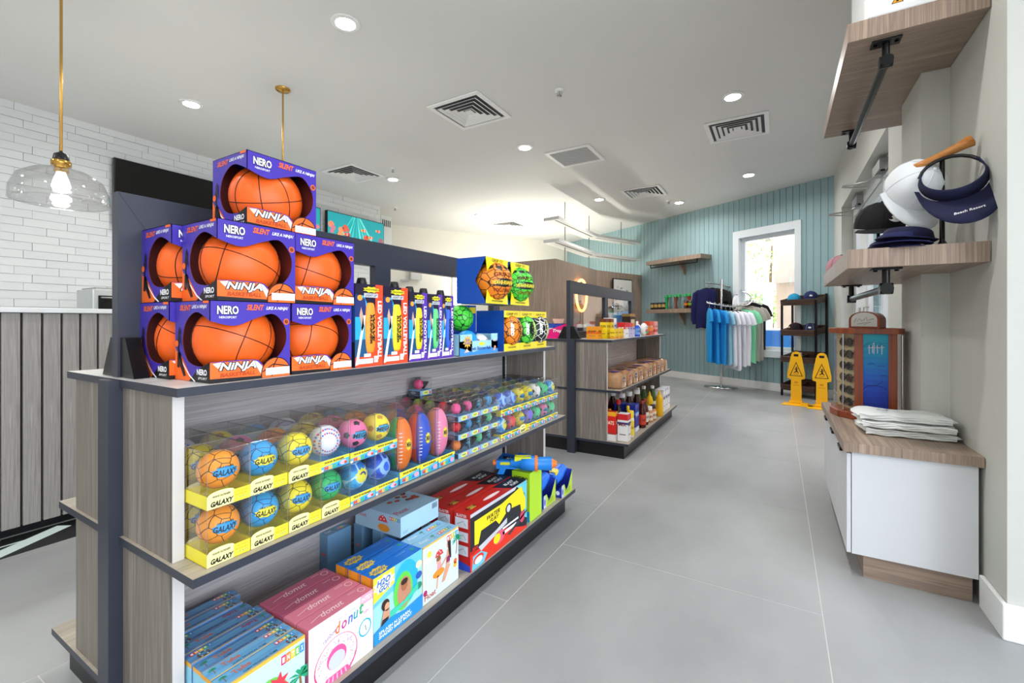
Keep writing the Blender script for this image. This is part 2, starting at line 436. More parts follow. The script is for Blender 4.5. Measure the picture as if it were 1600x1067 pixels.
mb = MB(); tbox(mb, -0.02, 0.0, 0, 3.69, 0.016, 0.125, BB); struct(mb, 'baseboard_back', bevel=0.003)
# window in the teal wall
mb = MB()
WF = C('e3ebef', 0.4, 0, .01)
tbox(mb, 0.457, 0.0, 2.505, 1.569, 0.025, 2.627, WF); tbox(mb, 0.457, 0.0, 0.55, 0.55, 0.025, 2.505, WF); tbox(mb, 1.467, 0.0, 0.55, 1.569, 0.025, 2.505, WF); tbox(mb, 0.43, 0.0, 0.53, 1.59, 0.06, 0.635, WF)
for a0, a1 in ((0.52, 0.55), (1.47, 1.50)): tbox(mb, a0, -0.14, 0.62, a1, 0.0, 2.535, WF)
tbox(mb, 0.52, -0.14, 2.505, 1.50, 0.0, 2.535, WF); tbox(mb, 0.52, -0.14, 0.60, 1.50, 0.0, 0.635, WF)
win = struct(mb, 'window_1')
mb = MB()
for a0, z0, a1, z1 in ((0.55, 0.635, 0.60, 2.505), (1.41, 0.635, 1.47, 2.505), (0.60, 0.635, 1.41, 0.69), (0.60, 2.45, 1.41, 2.505)): tbox(mb, a0, -0.12, z0, a1, -0.07, z1, WF)
mb.build('sash', win)
mb = MB(); tbox(mb, 0.60, -0.10, 0.69, 1.41, -0.095, 2.45, GLASS); mb.build('pane', win)

# glazed double door in the right wall
AL = C('c9cccc', 0.35, 0.3, .02)
mb = MB(); X0, X1 = 0.80, 0.86
mb.box(X0, 4.165, 2.38, X1, 6.95, 2.52, AL); mb.box(X0, 4.165, 0, X1, 4.23, 2.38, AL); mb.box(X0, 6.88, 0, X1, 6.95, 2.38, AL); mb.box(X0, 5.10, 0, X1, 5.16, 2.38, AL)
d1 = struct(mb, 'door_1')
for y0, y1 in ((5.17, 6.02), (6.03, 6.87)):
    mb = MB(); mb.box(.81, y0, .02, .85, y0 + .09, 2.37, AL); mb.box(.81, y1 - .09, .02, .85, y1, 2.37, AL); mb.box(.81, y0 + .09, 2.27, .85, y1 - .09, 2.37, AL); mb.box(.81, y0 + .09, .02, .85, y1 - .09, .25, AL)
    lf = mb.build('door_leaf', d1)
    mb = MB(); mb.box(.828, y0 + .09, .25, .832, y1 - .09, 2.27, GLASS); mb.build('pane', lf)
    mb = MB(); hy = y1 - .12 if y0 < 5.5 else y0 + .12
    mb.tube([(.81, hy, .95), (.76, hy, .95), (.76, hy, 1.25), (.81, hy, 1.25)], .012, STEEL); mb.build('pull_handle', lf)
mb = MB(); mb.box(.828, 4.23, .02, .832, 5.10, 2.38, GLASS); mb.build('pane', d1)
for yc in (5.05, 6.35):
    mb = MB(); mb.box(.74, yc - .17, 2.40, .80, yc + .17, 2.49, STEEL); mb.box(.755, yc - .13, 2.385, .785, yc - .02, 2.40, BLACKM)
    cl = mb.build('door_closer', d1)
    mb = MB(); mb.tube([(.77, yc - .02, 2.392), (.70, yc + .18, 2.385), (.52, yc + .20, 2.375)], .009, STEEL); mb.tube([(.52, yc + .20, 2.365), (.74, yc + .34, 2.365)], .008, STEEL); mb.build('closer_arm', cl)

# wood-clad partition in front of the teal wall's far end
PT = 2.08
pp = [(-4.3, 6.44), (-2.99, 6.39), (-2.99, 8.22), (-2.497, 9.64)]
mb = MB(); off = 0.12
mb.prism([pp[0], pp[1], (pp[1][0] - off, pp[1][1] + off), (pp[0][0], pp[0][1] + off)], 0, PT, BW('z'))
mb.prism([pp[1], pp[2], (pp[2][0] - off, pp[2][1] + .02), (pp[1][0] - off, pp[1][1] + off)], 0, PT, BW('z'))
mb.prism([pp[2], pp[3], (pp[3][0] - off, pp[3][1] + .05), (pp[2][0] - off, pp[2][1] + .02)], 0, PT, BW('z'))
struct(mb, 'wall_partition')

# ------------------------------------------------------------------ outside the window and the door
PEACH = C('fbdcc0', 0.8, 0, .03); CREAM = C('f4e6d2', 0.8)
mb = MB(); mb.box(-9, 7.5, -0.3, 14, 26, -0.13, C('cfc8bc', .9)); mb.box(3.2, -8, -0.3, 14, 7.5, -0.13, C('cfc8bc', .9)); mb.box(.98, 2.45, -0.14, 14, 9.5, -0.13, C('cfc8bc', .9)); struct(mb, 'ground_outside')
pt = MB()
tbox(pt, 1.0, -3.5, -.13, 2.70, -3.2, 3.1, PEACH); tbox(pt, 0.9, -3.2, 1.96, 2.70, -3.1, 2.26, CREAM)
tbox(pt, 2.70, -3.4, 1.83, 5.0, -3.2, 2.0, WHITE); tbox(pt, 2.9, -3.4, -.13, 3.02, -3.2, 1.83, WHITE)
tag(pt.build('porch_wall'), 'peach stucco porch wall with a pale band seen through the window', 'wall')
pc = MB(); tbox(pc, -1.5, -2.5, 3.1, 5.0, -0.16, 3.2, C('f3dcbf', .8)); tag(pc.build('porch_ceiling'), 'cream porch ceiling outside the window', 'ceiling')
pd = MB(); pd.box(3.4, 3.0, -.13, 3.6, 9.5, 3.4, PEACH); tag(pd.build('neighbour_wall'), 'sunlit peach wall outside the glass doors', 'wall')
# ceiling fan
fr = thing('ceiling_fan', 'pale ceiling fan under the porch roof outside the window', 'fan', tw(2.05, -1.75, 2.80), TRZ)
mb = MB(); mb.cyl((0, 0, 0), (0, 0, .3), .015, OFFW); mb.build('rod', fr)
mb = MB(); mb.lathe([(0, -.05), (.06, -.045), (.09, 0), (.05, .04), (.02, .06)], OFFW); mb.build('motor', fr)
for i in range(4):
    mb = MB(); mb.T = XF(rz=PI / 2 * i + .5); mb.plate(frame((0, 0, 0.005), (1, 0, 0), (0, 1, 0)), [(.06, -.03), (.62, -.06), (.64, .06), (.06, .03)], .008, C('cbbfae', .6)); mb.build('blade', fr)
# tree outside
def leaf_cloud(mb, c, r, n, mats, size):
    for _ in range(n):
        p = Vector((random.gauss(0, 1), random.gauss(0, 1), random.gauss(0, 1))).normalized() * random.random() ** .4
        p = Vector((c[0] + p.x * r[0], c[1] + p.y * r[1], c[2] + p.z * r[2])); u = Vector((random.random() - .5, random.random() - .5, random.random() - .5)).normalized(); v = u.orthogonal()
        mb.add([p - u * size, p + v * size * .4, p + u * size, p - v * size * .4], [(0, 1, 2, 3)], random.choice(mats))
tr = thing('garden_tree', 'sunlit green tree standing outside the window', 'tree', tw(4.6, -6.2, -.13))
mb = MB(); mb.tube([(0, 0, 0), (.03, 0, 1.2), (-.02, .03, 2.4), (.03, .03, 3.6)], [.07, .055, .045, .02], C('6f5a44', .9)); mb.build('trunk', tr)
mb = MB(); lm = [C('a8c870', .7), C('c4dc90', .7), C('88ac5c', .7)]
leaf_cloud(mb, (0, 0, 1.6), (1.3, 1.0, .8), 1600, lm, .07); leaf_cloud(mb, (-.9, 0, 3.3), (1.9, 1.2, 1.0), 900, lm, .07)
mb.build('foliage', tr, kind='stuff')
# blue and white loungers beyond the window sill
for i, (s_, d_) in enumerate(((1.75, -1.35), (2.25, -2.3))):
    lt = thing('lounge_chair', ('blue sling lounge chair with white tube frame just outside the window', 'second blue lounge chair with white frame behind the first outside')[i], 'chair', tw(s_, d_, -.13), TRZ, 'loungers outside')
    mb = MB(); BLU = C('2f7fd0', .6)
    mb.box(-.5, -.25, .42, .5, .25, .45, BLU); mb.build('sling_seat', lt)
    mb = MB(); mb.plate(frame((-.5, -.25, .45), (1, 0, 0), (0, -.35, 1)), [(0, 0), (1, 0), (1, .62), (0, .62)], .02, BLU); mb.build('sling_back', lt)
    for q in range(5):
        b = MB(); b.box(-.5 + q * .24, -.252, .44, -.47 + q * .24, .252, .456, WHITE); b.build('seat_strap', lt)
        b = MB(); b.plate(frame((-.5 + q * .24, -.25, .45), (1, 0, 0), (0, -.35, 1)), [(0, .03), (.03, .03), (.03, .62), (0, .62)], -.006, WHITE); b.build('back_strap', lt)
    mb = MB()
    for x in (-.5, 0, .5): mb.tube([(x, .3, 0), (x, .25, .45), (x, -.27, .45), (x, -.5, 1.05)], .02, WHITE)
    mb.tube([(-.5, -.4, .8), (.5, -.4, .8)], .02, WHITE); mb.tube([(-.5, -.5, 1.05), (.5, -.5, 1.05)], .02, WHITE); mb.tube([(-.5, -.27, .45), (-.5, -.27, 0)], .02, WHITE); mb.tube([(.5, -.27, .45), (.5, -.27, 0)], .02, WHITE)
    mb.build('tube_frame', lt)

# ------------------------------------------------------------------ ceiling fittings
LENS = bpy.data.materials.new('downlight_lens'); LENS.use_nodes = True; b = LENS.node_tree.nodes['Principled BSDF']; b.inputs['Base Color'].default_value = (1, 1, 1, 1); b.inputs['Emission Color'].default_value = (1, 1, 1, 1); b.inputs['Emission Strength'].default_value = 9.0
wtd = ('nearest the camera at the top of the picture', 'over the bar by the brick wall', 'in the middle of the ceiling', 'above the fish screen', 'large one right of centre above the square vent', 'right of the far vent near the teal wall', 'beside the hanging white shelves', 'closest to the teal wall top')
xtr = ['out of view ' + q for q in ('right above the cabinet', 'to the right of the camera', 'in the far right rear corner', 'just behind the camera', 'behind the near gondola end', 'behind the bar', 'at the rear windows, right', 'at the rear windows, middle', 'at the rear windows, left', 'behind the partition')]
dls = [(-2.58, 2.09), (-4.80, 2.12), (-2.59, 4.67), (-4.82, 4.74), (-.36, 4.59), (-.36, 7.16), (-2.61, 7.30), (-1.484, 8.20)]
extra = [(-.36, 2.0), (1.9, .6), (1.9, -2.0), (-.36, -.5), (-2.59, -.5), (-4.8, -.5), (-.36, -2.8), (-2.59, -2.8), (-4.8, -2.8), (-5.0, 7.2)]
dl0 = None
ld = bpy.data.lights.new('downlight_lamp', 'AREA'); ld.shape = 'DISK'; ld.size = 0.13; ld.energy = LAMP_W; ld.color = (1.0, 0.985, 0.96); ld.spread = math.radians(160)
for i, (x, y) in enumerate(dls + extra):
    lab = 'round white recessed downlight ' + (wtd[i] if i < 8 else xtr[i - 8])
    if dl0 is None:
        dl0 = thing('downlight', lab, 'ceiling light', (x, y, CEIL), 0, 'recessed downlights')
        mb = MB(); mb.lathe([(.075, -.001), (.098, -.001), (.100, -.006), (.092, -.010), (.078, -.008)], WHITE, 28); mb.build('trim_ring', dl0)
        mb = MB(); mb.lathe([(0, -.004), (.076, -.004)], LENS, 28); mb.build('lens', dl0)
    else: dup(dl0, (x, y, CEIL), 0, lab)
    lo = bpy.data.objects.new('downlight_lamp', ld); COL.objects.link(lo); lo.location = (x, y, CEIL - .012); lo.visible_camera = True
VD = C('55575a', .7)
def vent(x, y, lab, sz=.30, mode=0):
    v = thing('ceiling_vent', 'square white ceiling air vent ' + lab, 'vent', (x, y, CEIL), 0, 'ceiling vents')
    mb = MB(); mb.box(-sz, -sz, -.002, sz, sz, -.0005, VD if mode == 0 else C('a7a8a8', .7)); mb.build('backing', v)
    mb = MB(); e = .045
    for a in (-1, 1):
        mb.box(-sz, a * sz - (e if a > 0 else 0), -.014, sz, a * sz + (e if a < 0 else 0), 0, WHITE); mb.box(a * sz - (e if a > 0 else 0), -sz + e, -.014, a * sz + (e if a < 0 else 0), sz - e, 0, WHITE)
    mb.build('frame', v, bevel=.003)
    if mode == 0:
        for k in range(4):
            q = sz - .075 - k * .05; p = q - .028
            mb = MB()
            for a in range(4):
                mb.T = XF(rz=PI / 2 * a); mb.add([(-q, -q, -.020), (q, -q, -.020), (p, -p, -.004), (-p, -p, -.004)], [(0, 1, 2, 3)], WHITE); mb.add([(-q, -q, -.021), (q, -q, -.021), (q, -q, -.017), (-q, -q, -.017)], [(0, 1, 2, 3)], WHITE)
            mb.build('louvre', v)
        mb = MB(); mb.box(-.035, -.035, -.014, .035, .035, -.004, WHITE); mb.build('core_plate', v)
    else:
        for k in range(14):
            q = -sz + .06 + k * (2 * sz - .12) / 13; mb = MB(); mb.box(-sz + e, q - .004, -.008, sz - e, q + .004, -.002, C('d0d0d0', .6)); mb.build('grille_bar', v)
vent(-2.617, 3.60, 'nearest, in the middle of the ceiling'); vent(-2.19, 5.25, 'with a flat grille in the middle', .29, 1); vent(-.377, 5.37, 'right of centre under the bright downlight'); vent(-1.85, 7.27, 'far, near the teal wall'); vent(-5.11, 4.28, 'at the left above the fish screen'); vent(-4.97, 8.24, 'farthest, over the white rear wall')
def sprinkler(x, y, lab):
    v = thing('sprinkler', 'small white ceiling sprinkler head ' + lab, 'sprinkler', (x, y, CEIL), 0, 'ceiling sprinklers')
    mb = MB(); mb.lathe([(.042, 0), (.042, -.006), (.02, -.012)], WHITE); mb.build('escutcheon', v)
    mb = MB(); mb.cyl((0, 0, -.01), (0, 0, -.05), .006, STEEL); mb.tube([(.018, 0, -.012), (.02, 0, -.035), (0, 0, -.052), (-.02, 0, -.035), (-.018, 0, -.012)], .003, STEEL); mb.build('frame_arms', v)
    mb = MB(); mb.lathe([(0, -.054), (.022, -.054), (.022, -.051), (0, -.051)], STEEL); mb.build('deflector', v)
sprinkler(-1.687, 3.68, 'in the middle of the ceiling'); sprinkler(-4.486, 4.41, 'by the left downlight'); sprinkler(-1.62, 8.0, 'by the farthest downlight'); sprinkler(-6.0, 5.95, 'past the end of the brick wall')
# hanging white shelves over the partition
for q, zz in enumerate((2.79, 2.43)):
    hs = thing('hanging_shelf', ('upper', 'lower')[q] + ' white bent shelf hung on rods over the wood partition', 'shelf', (0, 0, zz), 0, 'hanging shelves')
    mb = MB(); pin = [(-3.02, 6.57), (-3.02, 8.35), (-2.50, 9.55)]; pout = [(-3.31, 6.60), (-3.31, 8.42), (-2.78, 9.66)]
    for i in range(2): mb.prism([pin[i], pin[i + 1], pout[i + 1], pout[i]], -.05, 0, C('d8d8d4', .5))
    mb.build('shelf_board', hs)
    mb = MB()
    for i in range(2):
        a = Vector(pin[i] + (0,)); b_ = Vector(pin[i + 1] + (0,)); d = (b_ - a).normalized(); nn = Vector((-d.y, d.x, 0)); c_ = (a + b_) / 2 + nn * .09 - Vector((0, 0, .052)); mb.obox(c_, d * ((b_ - a).length - .12), nn * .02, (0, 0, .006), C('77787a', .4))
    mb.build('light_channel', hs)
for i, (x, y) in enumerate(((-3.19, 7.19), (-3.19, 8.34), (-2.82, 9.22))):
    mb = MB(); mb.cyl((x, y, PT), (x, y, CEIL), .008, C('8a8a88', .4, .6)); tag(mb.build('hanging_rod'), 'thin grey rod carrying the hanging white shelves, ' + ('nearest', 'middle', 'farthest')[i] + ' of three', 'rod', 'shelf rods')
# added unseen uplight brightening the rear ceiling; bright lamp on the white wall
cv = thing('added_uplight', 'added white uplight strip, unseen behind the wood partition', 'lamp', (-4.4, 8.2, 1.5))
mb = MB(); mb.box(-.06, -1.0, 0, .06, 1.0, .03, WHITE); mb.build('channel', cv); mb = MB(); mb.box(-.045, -.98, .03, .045, .98, .036, C('fff6e0', .5, 0, 0, 6.0)); mb.build('diffuser', cv); mb = MB(); mb.cyl((0, -.6, -1.5), (0, -.6, 0), .02, STEEL); mb.cyl((0, .6, -1.5), (0, .6, 0), .02, STEEL); mb.build('post', cv)
cl_ = bpy.data.lights.new('added_uplight_lamp', 'AREA'); cl_.shape = 'RECTANGLE'; cl_.size = .09; cl_.size_y = 1.96; cl_.energy = 75; cl_.color = (1, .95, .84)
co = bpy.data.objects.new('added_uplight_lamp', cl_); COL.objects.link(co); co.location = (-4.4, 8.2, 1.542); co.rotation_euler = (PI, 0, 0)
gl = thing('wall_lamp', 'glaring vertical white lamp on the rear wall beside the volleyball box', 'lamp', (-6.36, 8.26, 1.45), math.radians(60))
mb = MB(); mb.box(-.12, -.012, 0, .12, 0.03, .72, WHITE); mb.build('back_plate', gl)
mb = MB(); GLOW = C('ffffff', .5, 0, 0, 14.0); mb.cyl((0, -.06, .04), (0, -.06, .68), .055, GLOW); mb.build('tube', gl)

# ================================================================== BAR, SCREENS, PENDANTS (left)
bc = thing('bar_counter', 'bar counter clad in grey vertical wood planks with white top', 'counter', (-3.355, 0, 0))
mb = MB(); mb.box(-.60, -.62, 0, -.03, 2.9, 1.145, BLACK); mb.build('carcass', bc)
mb = MB(); mb.box(-.66, -.66, 1.145, .02, 2.94, 1.171, C('e6e8e6', .3)); mb.build('counter_top', bc, bevel=.003)
pl0 = None
y = -.58 + .0058
for i in range(46):
    yy = .6335 - .0755 * 16 + .0755 * i
    if yy > 2.85: break
    if pl0 is None:
        b = MB(); b.box(-.03, 0, .045, 0, .065, 1.143, wood('z', [(0.30, '5e5b57'), (0.42, '8a8681'), (0.52, 'a5a19b'), (0.62, '918d88'), (0.75, 'b5b1ab')], 1.6, .45, 'slat', 30)); pl0 = b.build('plank', bc, loc=(0, yy, 0))
    else:
        o = dup(pl0, (0, yy, 0), parent=bc)
# black and white mosaic border on the floor along the bar
mb = MB(); mb.box(-3.36, -.6, 0.0, -3.09, 2.9, .002, C('101314', .35)); fb = struct(mb, 'trim_floor_border')
WT = C('cfe0dc', .35)
for j in range(-2, 4):
    y0 = .72 + j * .92 - .55
    for pts in (((-3.15, y0 - .02), (-3.17, y0 + .37), (-3.10, y0 + .40), (-3.10, y0 + .02)), ((-3.17, y0 + .37), (-3.33, y0 + .66), (-3.27, y0 + .70), (-3.10, y0 + .40)), ((-3.35, y0 + .22), (-3.25, y0 + .30), (-3.25, y0 + .34), (-3.35, y0 + .46))):
        b = MB(); b.prism(list(pts), .002, .0035, WT); b.build('tile', fb)
    b = MB(); b.prism([(-3.255, y0 - .02), (-3.245, y0 - .02), (-3.245, y0 + .62), (-3.255, y0 + .62)], .002, .003, WT); b.build('tile', fb)
bk = thing('worktop_counter', 'low white worktop along the brick wall behind the bar', 'counter', (-5.75, 0, 0))
mb = MB(); mb.box(-.4, .3, 0, .4, 5.5, .90, OFFW); mb.build('cabinet', bk)
mb = MB(); mb.box(-.42, .28, .90, .44, 5.52, .94, WHITE); mb.build('worktop', bk)
to = thing('toaster_oven', 'light grey steel oven standing behind the bar under the brick wall', 'oven', (-5.6, 1.58, .94))
mb = MB(); mb.box(-.2, 0, .02, .2, .48, .46, C('c4c8c8', .35, .4)); mb.build('body', to, bevel=.01)
mb = MB(); mb.box(.2, .04, .06, .208, .34, .40, C('1a1b1d', .15)); mb.build('door', to)
mb = MB(); mb.tube([(.21, .06, .38), (.235, .06, .38), (.235, .32, .38), (.21, .32, .38)], .008, STEEL); mb.build('handle', to)
for z in (.12, .22, .32):
    mb = MB(); mb.cyl((.2, .41, z), (.222, .41, z), .022, BLACKM); mb.build('knob', to)
mb = MB(); mb.box(-.17, .03, .46, .17, .45, .475, STEEL); mb.build('top_rack', to)
mb = MB()
for a in (-.16, .16):
    for q in (.05, .43): mb.cyl((a, q, 0), (a, q, .02), .015, BLACK)
mb.build('feet', to)

# screens on the brick wall
def E(h, e=1.0): return C(h, .6, 0, 0, e)
def screen(y0, y1, lab, lit):
    t = thing('wall_screen', lab, 'television', (-6.1, y0, 2.13), 0, 'screens on the brick wall'); w = y1 - y0; h = .725
    mb = MB(); mb.box(-.055, 0, 0, 0, w, h, BLACKM); mb.box(-.10, w * .3, h * .3, -.055, w * .7, h * .7, BLACK); mb.build('housing', t, bevel=.004)
    F = frame((0.001, .012, .012), (0, 1, 0), (0, 0, 1)); W2, H2 = w - .024, h - .024
    mb = MB(); mb.rect(F, 0, 0, W2, H2, 0, E('1f8f96', .8) if lit else C('030304', .12))
    if lit:
        R = random.Random(int(y0 * 10))
        for i in range(9):
            x = W2 * (.28 + .05 * i); mb.poly(F, [(W2 * .48 + (i - 4) * .012, H2), (W2 * .48 + (i - 4) * .02, H2), (x + .03 + (i - 4) * .07, H2 * .15), (x - .03 + (i - 4) * .07, H2 * .15)], 1, E(('3fb5b0', '2aa3a3', '66c9bf')[i % 3], .8))
        for i in range(70):
            sd = R.random() < .5; x = R.random() * W2 * .36 if sd else W2 - R.random() * W2 * .42; z = R.random() ** 1.5 * H2 * (.75 if sd else .6); rr = .02 + R.random() * .05
            mb.star(F, min(max(x, rr), W2 - rr), max(z, rr), rr, rr * .9, 2 + i % 4, E(R.choice(('c8553d', 'e0795a', 'a8433a', '8a5a6a', '5b4a5e', 'd98a5c', '3c4a55', 'b96a7a')), .75), 8, .75, R.random() * 3)
        for i, (fx, fy) in enumerate(((.62, .72), (.9, .78), (.36, .38), (.75, .58), (.31, .55), (.55, .30))):
            x, y = fx * W2, fy * H2; sg = .045
            mb.ell(F, x, y, sg, sg * .55, 7, E(('e8622a', 'd8452e', 'e89a3a')[i % 3], .9), 12); mb.poly(F, [(x - sg * .8, y), (x - sg * 1.5, y + sg * .5), (x - sg * 1.5, y - sg * .5)], 7, E('e8a23a', .9)); mb.line(F, [(x + sg * .2, y - sg * .5), (x + sg * .2, y + sg * .5)], sg * .18, 8, E('ffffff', .8))
        if y0 < 4: mb.rect(F, W2 * .8, 0, W2 * .93, H2, 7, E('9a4fa8', .7)); mb.rect(F, W2 * .93, 0, W2, H2 * .4, 7, E('27c4e0', .8))
    mb.build('picture', t)
screen(1.96, 3.20, 'black switched-off television on the white brick wall', False)
screen(3.27, 4.477, 'screen with a purple and teal sea picture mostly hidden behind ball box', True)
screen(4.592, 5.778, 'aquarium screen with coral and orange fish at the end of brick wall', True)
du = thing('duct_box', 'white slotted metal box at the end of the brick wall', 'duct', (-6.42, 5.80, 2.1))
mb = MB(); mb.box(0, 0, 0, .22, .26, .93, C('d5d8d6', .45)); mb.build('casing', du, bevel=.005)
for k in range(5):
    mb = MB(); mb.box(.22, .03 + k * .044, .74, .2215, .055 + k * .044, .86, C('4a4d50', .6)); mb.build('slot', du)
    mb = MB(); mb.box(.02 + k * .04, -.0015, .74, .045 + k * .04, 0, .86, C('4a4d50', .6)); mb.build('slot', du)
ds = thing('wall_dispenser', 'small pale wedge-shaped dispenser on the rear white wall', 'dispenser', (-6.98, 7.18, 2.0), math.radians(60))
mb = MB(); mb.plate(frame((.12, 0, 0), (0, -1, 0), (0, 0, 1)), [(0, 0), (.14, 0), (.14, .14), (0, .34)], .24, C('cdd0ce', .4)); mb.build('cover', ds)
mb = MB(); mb.box(-.08, -.13, -.04, .08, -.02, 0, C('b5b8b8', .3)); mb.build('tray', ds)

# glass pendants over the bar
def pendant(x, y, lab):
    p = thing('pendant_lamp', lab, 'lamp', (x, y, CEIL), 0, 'pendants over the bar'); zb = 1.83 - CEIL
    mb = MB(); mb.lathe([(.062, 0), (.062, -.012), (.05, -.022), (.012, -.026)], BRASS, 24); mb.build('canopy', p)
    mb = MB(); mb.cyl((0, 0, -.02), (0, 0, zb + .318), .0075, BRASS); mb.build('rod', p)
    mb = MB(); mb.lathe([(.006, zb + .335), (.008, zb + .312), (.034, zb + .296), (.040, zb + .262), (.040, zb + .255)], BLACK, 20); mb.build('socket_cap', p)
    mb = MB(); mb.lathe([(.044, zb + .258), (.047, zb + .255), (.047, zb + .228), (.034, zb + .224), (.034, zb + .19), (.028, zb + .185)], BRASS, 20); mb.build('socket_ring', p)
    mb = MB(); pr = [(.045, zb + .225), (.06, zb + .205), (.13, zb + .19), (.195, zb + .145), (.224, zb + .07), (.228, zb + .012), (.222, zb)]
    mb.lathe(pr, GLASS, 36); mb.lathe([(r - .004, z) for r, z in pr], GLASS, 36); mb.tube([(.225 * math.cos(2 * PI * i / 40), .225 * math.sin(2 * PI * i / 40), zb) for i in range(40)], .004, clear('glass_rim', refl=.25, rough=.02), 6, True); mb.build('shade', p)
    mb = MB(); mb.lathe([(0, zb + .06), (.03, zb + .068), (.045, zb + .10), (.035, zb + .14), (.02, zb + .185)], C('fff6e6', .5, 0, 0, 16), 16); mb.build('bulb', p)
    l = bpy.data.lights.new('pendant_light', 'POINT'); l.energy = 14; l.color = (1, .95, .85); l.shadow_soft_size = .05
    lo = bpy.data.objects.new('pendant_light', l); COL.objects.link(lo); lo.location = (x, y, 1.83 + .03)
pendant(-3.8, .965, 'clear glass bowl pendant lamp on a brass rod at the left'); pendant(-3.797, 2.403, 'brass rod pendant lamp partly hidden behind the top basketball box')

# ================================================================== GONDOLAS
SH_TOP = wood('y', [(.3, 'b6b4b0'), (.5, 'c9c8c4'), (.75, 'd6d5d2')], 1, .35, 'pale'); SH_MID = wood('y', [(.3, '7d756a'), (.45, 'a09788'), (.6, 'aea596'), (.75, 'bab2a6')], 1, .4, 'shelf')
PANE = clear('gondola_pane', refl=.12, rough=.02, dens=.02)
def shelf(m, x0, y0, z0, x1, y1, z1, top, side):
    v = [(x0, y0, z0), (x1, y0, z0), (x1, y1, z0), (x0, y1, z0), (x0, y0, z1), (x1, y0, z1), (x1, y1, z1), (x0, y1, z1)]
    m.add(v, [(4, 5, 6, 7), (3, 2, 1, 0)], top); m.add(v, [(0, 1, 5, 4), (1, 2, 6, 5), (2, 3, 7, 6), (3, 0, 4, 7)], side)
def gondola(y0, lab, panes):
    g = thing('display_gondola', lab, 'display shelf', (-1.495, y0, 0), 0, 'display gondolas'); L = 1.97
    mb = MB(); mb.box(-.435, .03, 0, .435, 1.91, .108, BLACK); mb.build('kick_base', g)
    for nm, hw, z, top, ye in (('bottom_shelf', .482, .13, SH_MID, 1.95), ('middle_shelf', .415, .545, SH_MID, 1.965), ('top_shelf', .345, .95, SH_TOP, 1.975)):
        mb = MB(); shelf(mb, -hw, 0, z - .02, hw, ye, z, top, NAVY); mb.build(nm, g)
    for z0, z1 in ((.13, .525), (.545, .93)):
        for ya, yb in ((.008, .034), (1.90, 1.926)):
            for xa, xb in ((-.30, -.034), (.034, .30)):
                mb = MB(); mb.box(xa, ya, z0, xb, yb, z1, GW('z')); p = mb.build('end_panel', g)
                xe = xb if xb > .1 else xa; mb = MB(); mb.box(xe - .0006, ya + .001, z0, xe + .0008, yb - .001, z1, C('c8c5c2', .5)); mb.build('edge_strip', p)
        mb = MB(); mb.box(-.045, .034, z0, .045, 1.90, z1, wood('y', LITBACKW, 1.0, .4, 'litback', 30)); mb.build('back_panel', g)
        for x in (-.05, .046):
            for yy in (.06, 1.85):
                mb = MB(); mb.box(x, yy, z0, x + .004, yy + .025, z1, BLACK); mb.build('slotted_standard', g)
    for ya, yb in ((-.022, .034), (1.90, 1.955)):
        mb = MB(); mb.box(-.034, ya, 0, .034, yb, .948, NAVY); mb.build('end_post', g)
    F0, F1 = -.055, -.020
    top = 1.447
    for ya, yb in ((.014, .083), (.905, .995), (1.85, 1.925)):
        mb = MB(); mb.box(F0, ya, .951, F1, yb, top - .105, NAVY); mb.build('frame_post', g)
    mb = MB(); mb.box(F0, .014, top - .105, F1, 1.925, top, NAVY); mb.build('frame_rail', g)
    mb = MB()
    mb.add([(F1 + .0004, .014, top), (F1 + .0004, .016, top), (F1 + .0004, .084, top - .105), (F1 + .0004, .082, top - .105)], [(0, 3, 2, 1)], BLACK); mb.build('mitre_joint', g)
    for ya in (.020, 1.87):
        for s in (-1, 1):
            o = MB(); y1 = ya + .034
            x1 = F1 if s > 0 else F0; x2 = x1 + s * .085; x3 = x1 + s * .03
            o.add([(x1, ya, .951), (x2, ya, .951), (x3, ya, 1.056), (x1, ya, 1.056), (x1, y1, .951), (x2, y1, .951), (x3, y1, 1.056), (x1, y1, 1.056)],
                  [(0, 1, 2, 3), (7, 6, 5, 4), (1, 5, 6, 2), (2, 6, 7, 3), (0, 4, 5, 1)], BLACKM); o.build('foot_bracket', g)
    if panes:
        for ya, yb in ((.075, .905), (.995, 1.85)):
            mb = MB(); mb.box(F0 + .013, ya, 1.01, F0 + .019, yb, top - .105, PANE); mb.build('pane', g)
            mb = MB(); mb.box(F0, ya, .951, F1, yb, 1.01, BLACK); mb.build('lower_rail', g)
    return g
gondola(.48, 'near grey wood display gondola stacked with boxed balls', False)
gondola(3.51, 'far grey wood display gondola with bread and groceries', True)

# ================================================================== NEAR GONDOLA, TOP SHELF
ORB = C('f4631c', .38, 0, .03); PUR = C('4331a6', .35, 0, .02); MAROON = C('6a2a22', .6); ORK = K('f26a21'); WK = K('f6f6f8'); BK = K('0c0b10'); PK = K('2f2380')
def bez(pts, n=5):
    """smooth open curve through points"""
    out = []
    m = len(pts)
    for i in range(m - 1):
        p0, p1, p2, p3 = pts[max(i - 1, 0)], pts[i], pts[i + 1], pts[min(i + 2, m - 1)]
        for k in range(n):
            t = k / n; q = []
            for a in (0, 1):
                q.append(.5 * (2 * p1[a] + (p2[a] - p0[a]) * t + (2 * p0[a] - 5 * p1[a] + 4 * p2[a] - p3[a]) * t * t + (3 * p1[a] - p0[a] - 3 * p2[a] + p3[a]) * t ** 3))
            out.append(tuple(q))
    return out + [pts[-1]]
def mini_ball(mb, F, x, y, r, k):
    mb.ell(F, x, y, r * 1.05, r * 1.05, k, BK, 22); mb.ell(F, x, y, r * .95, r * .95, k + 1, ORK, 22)
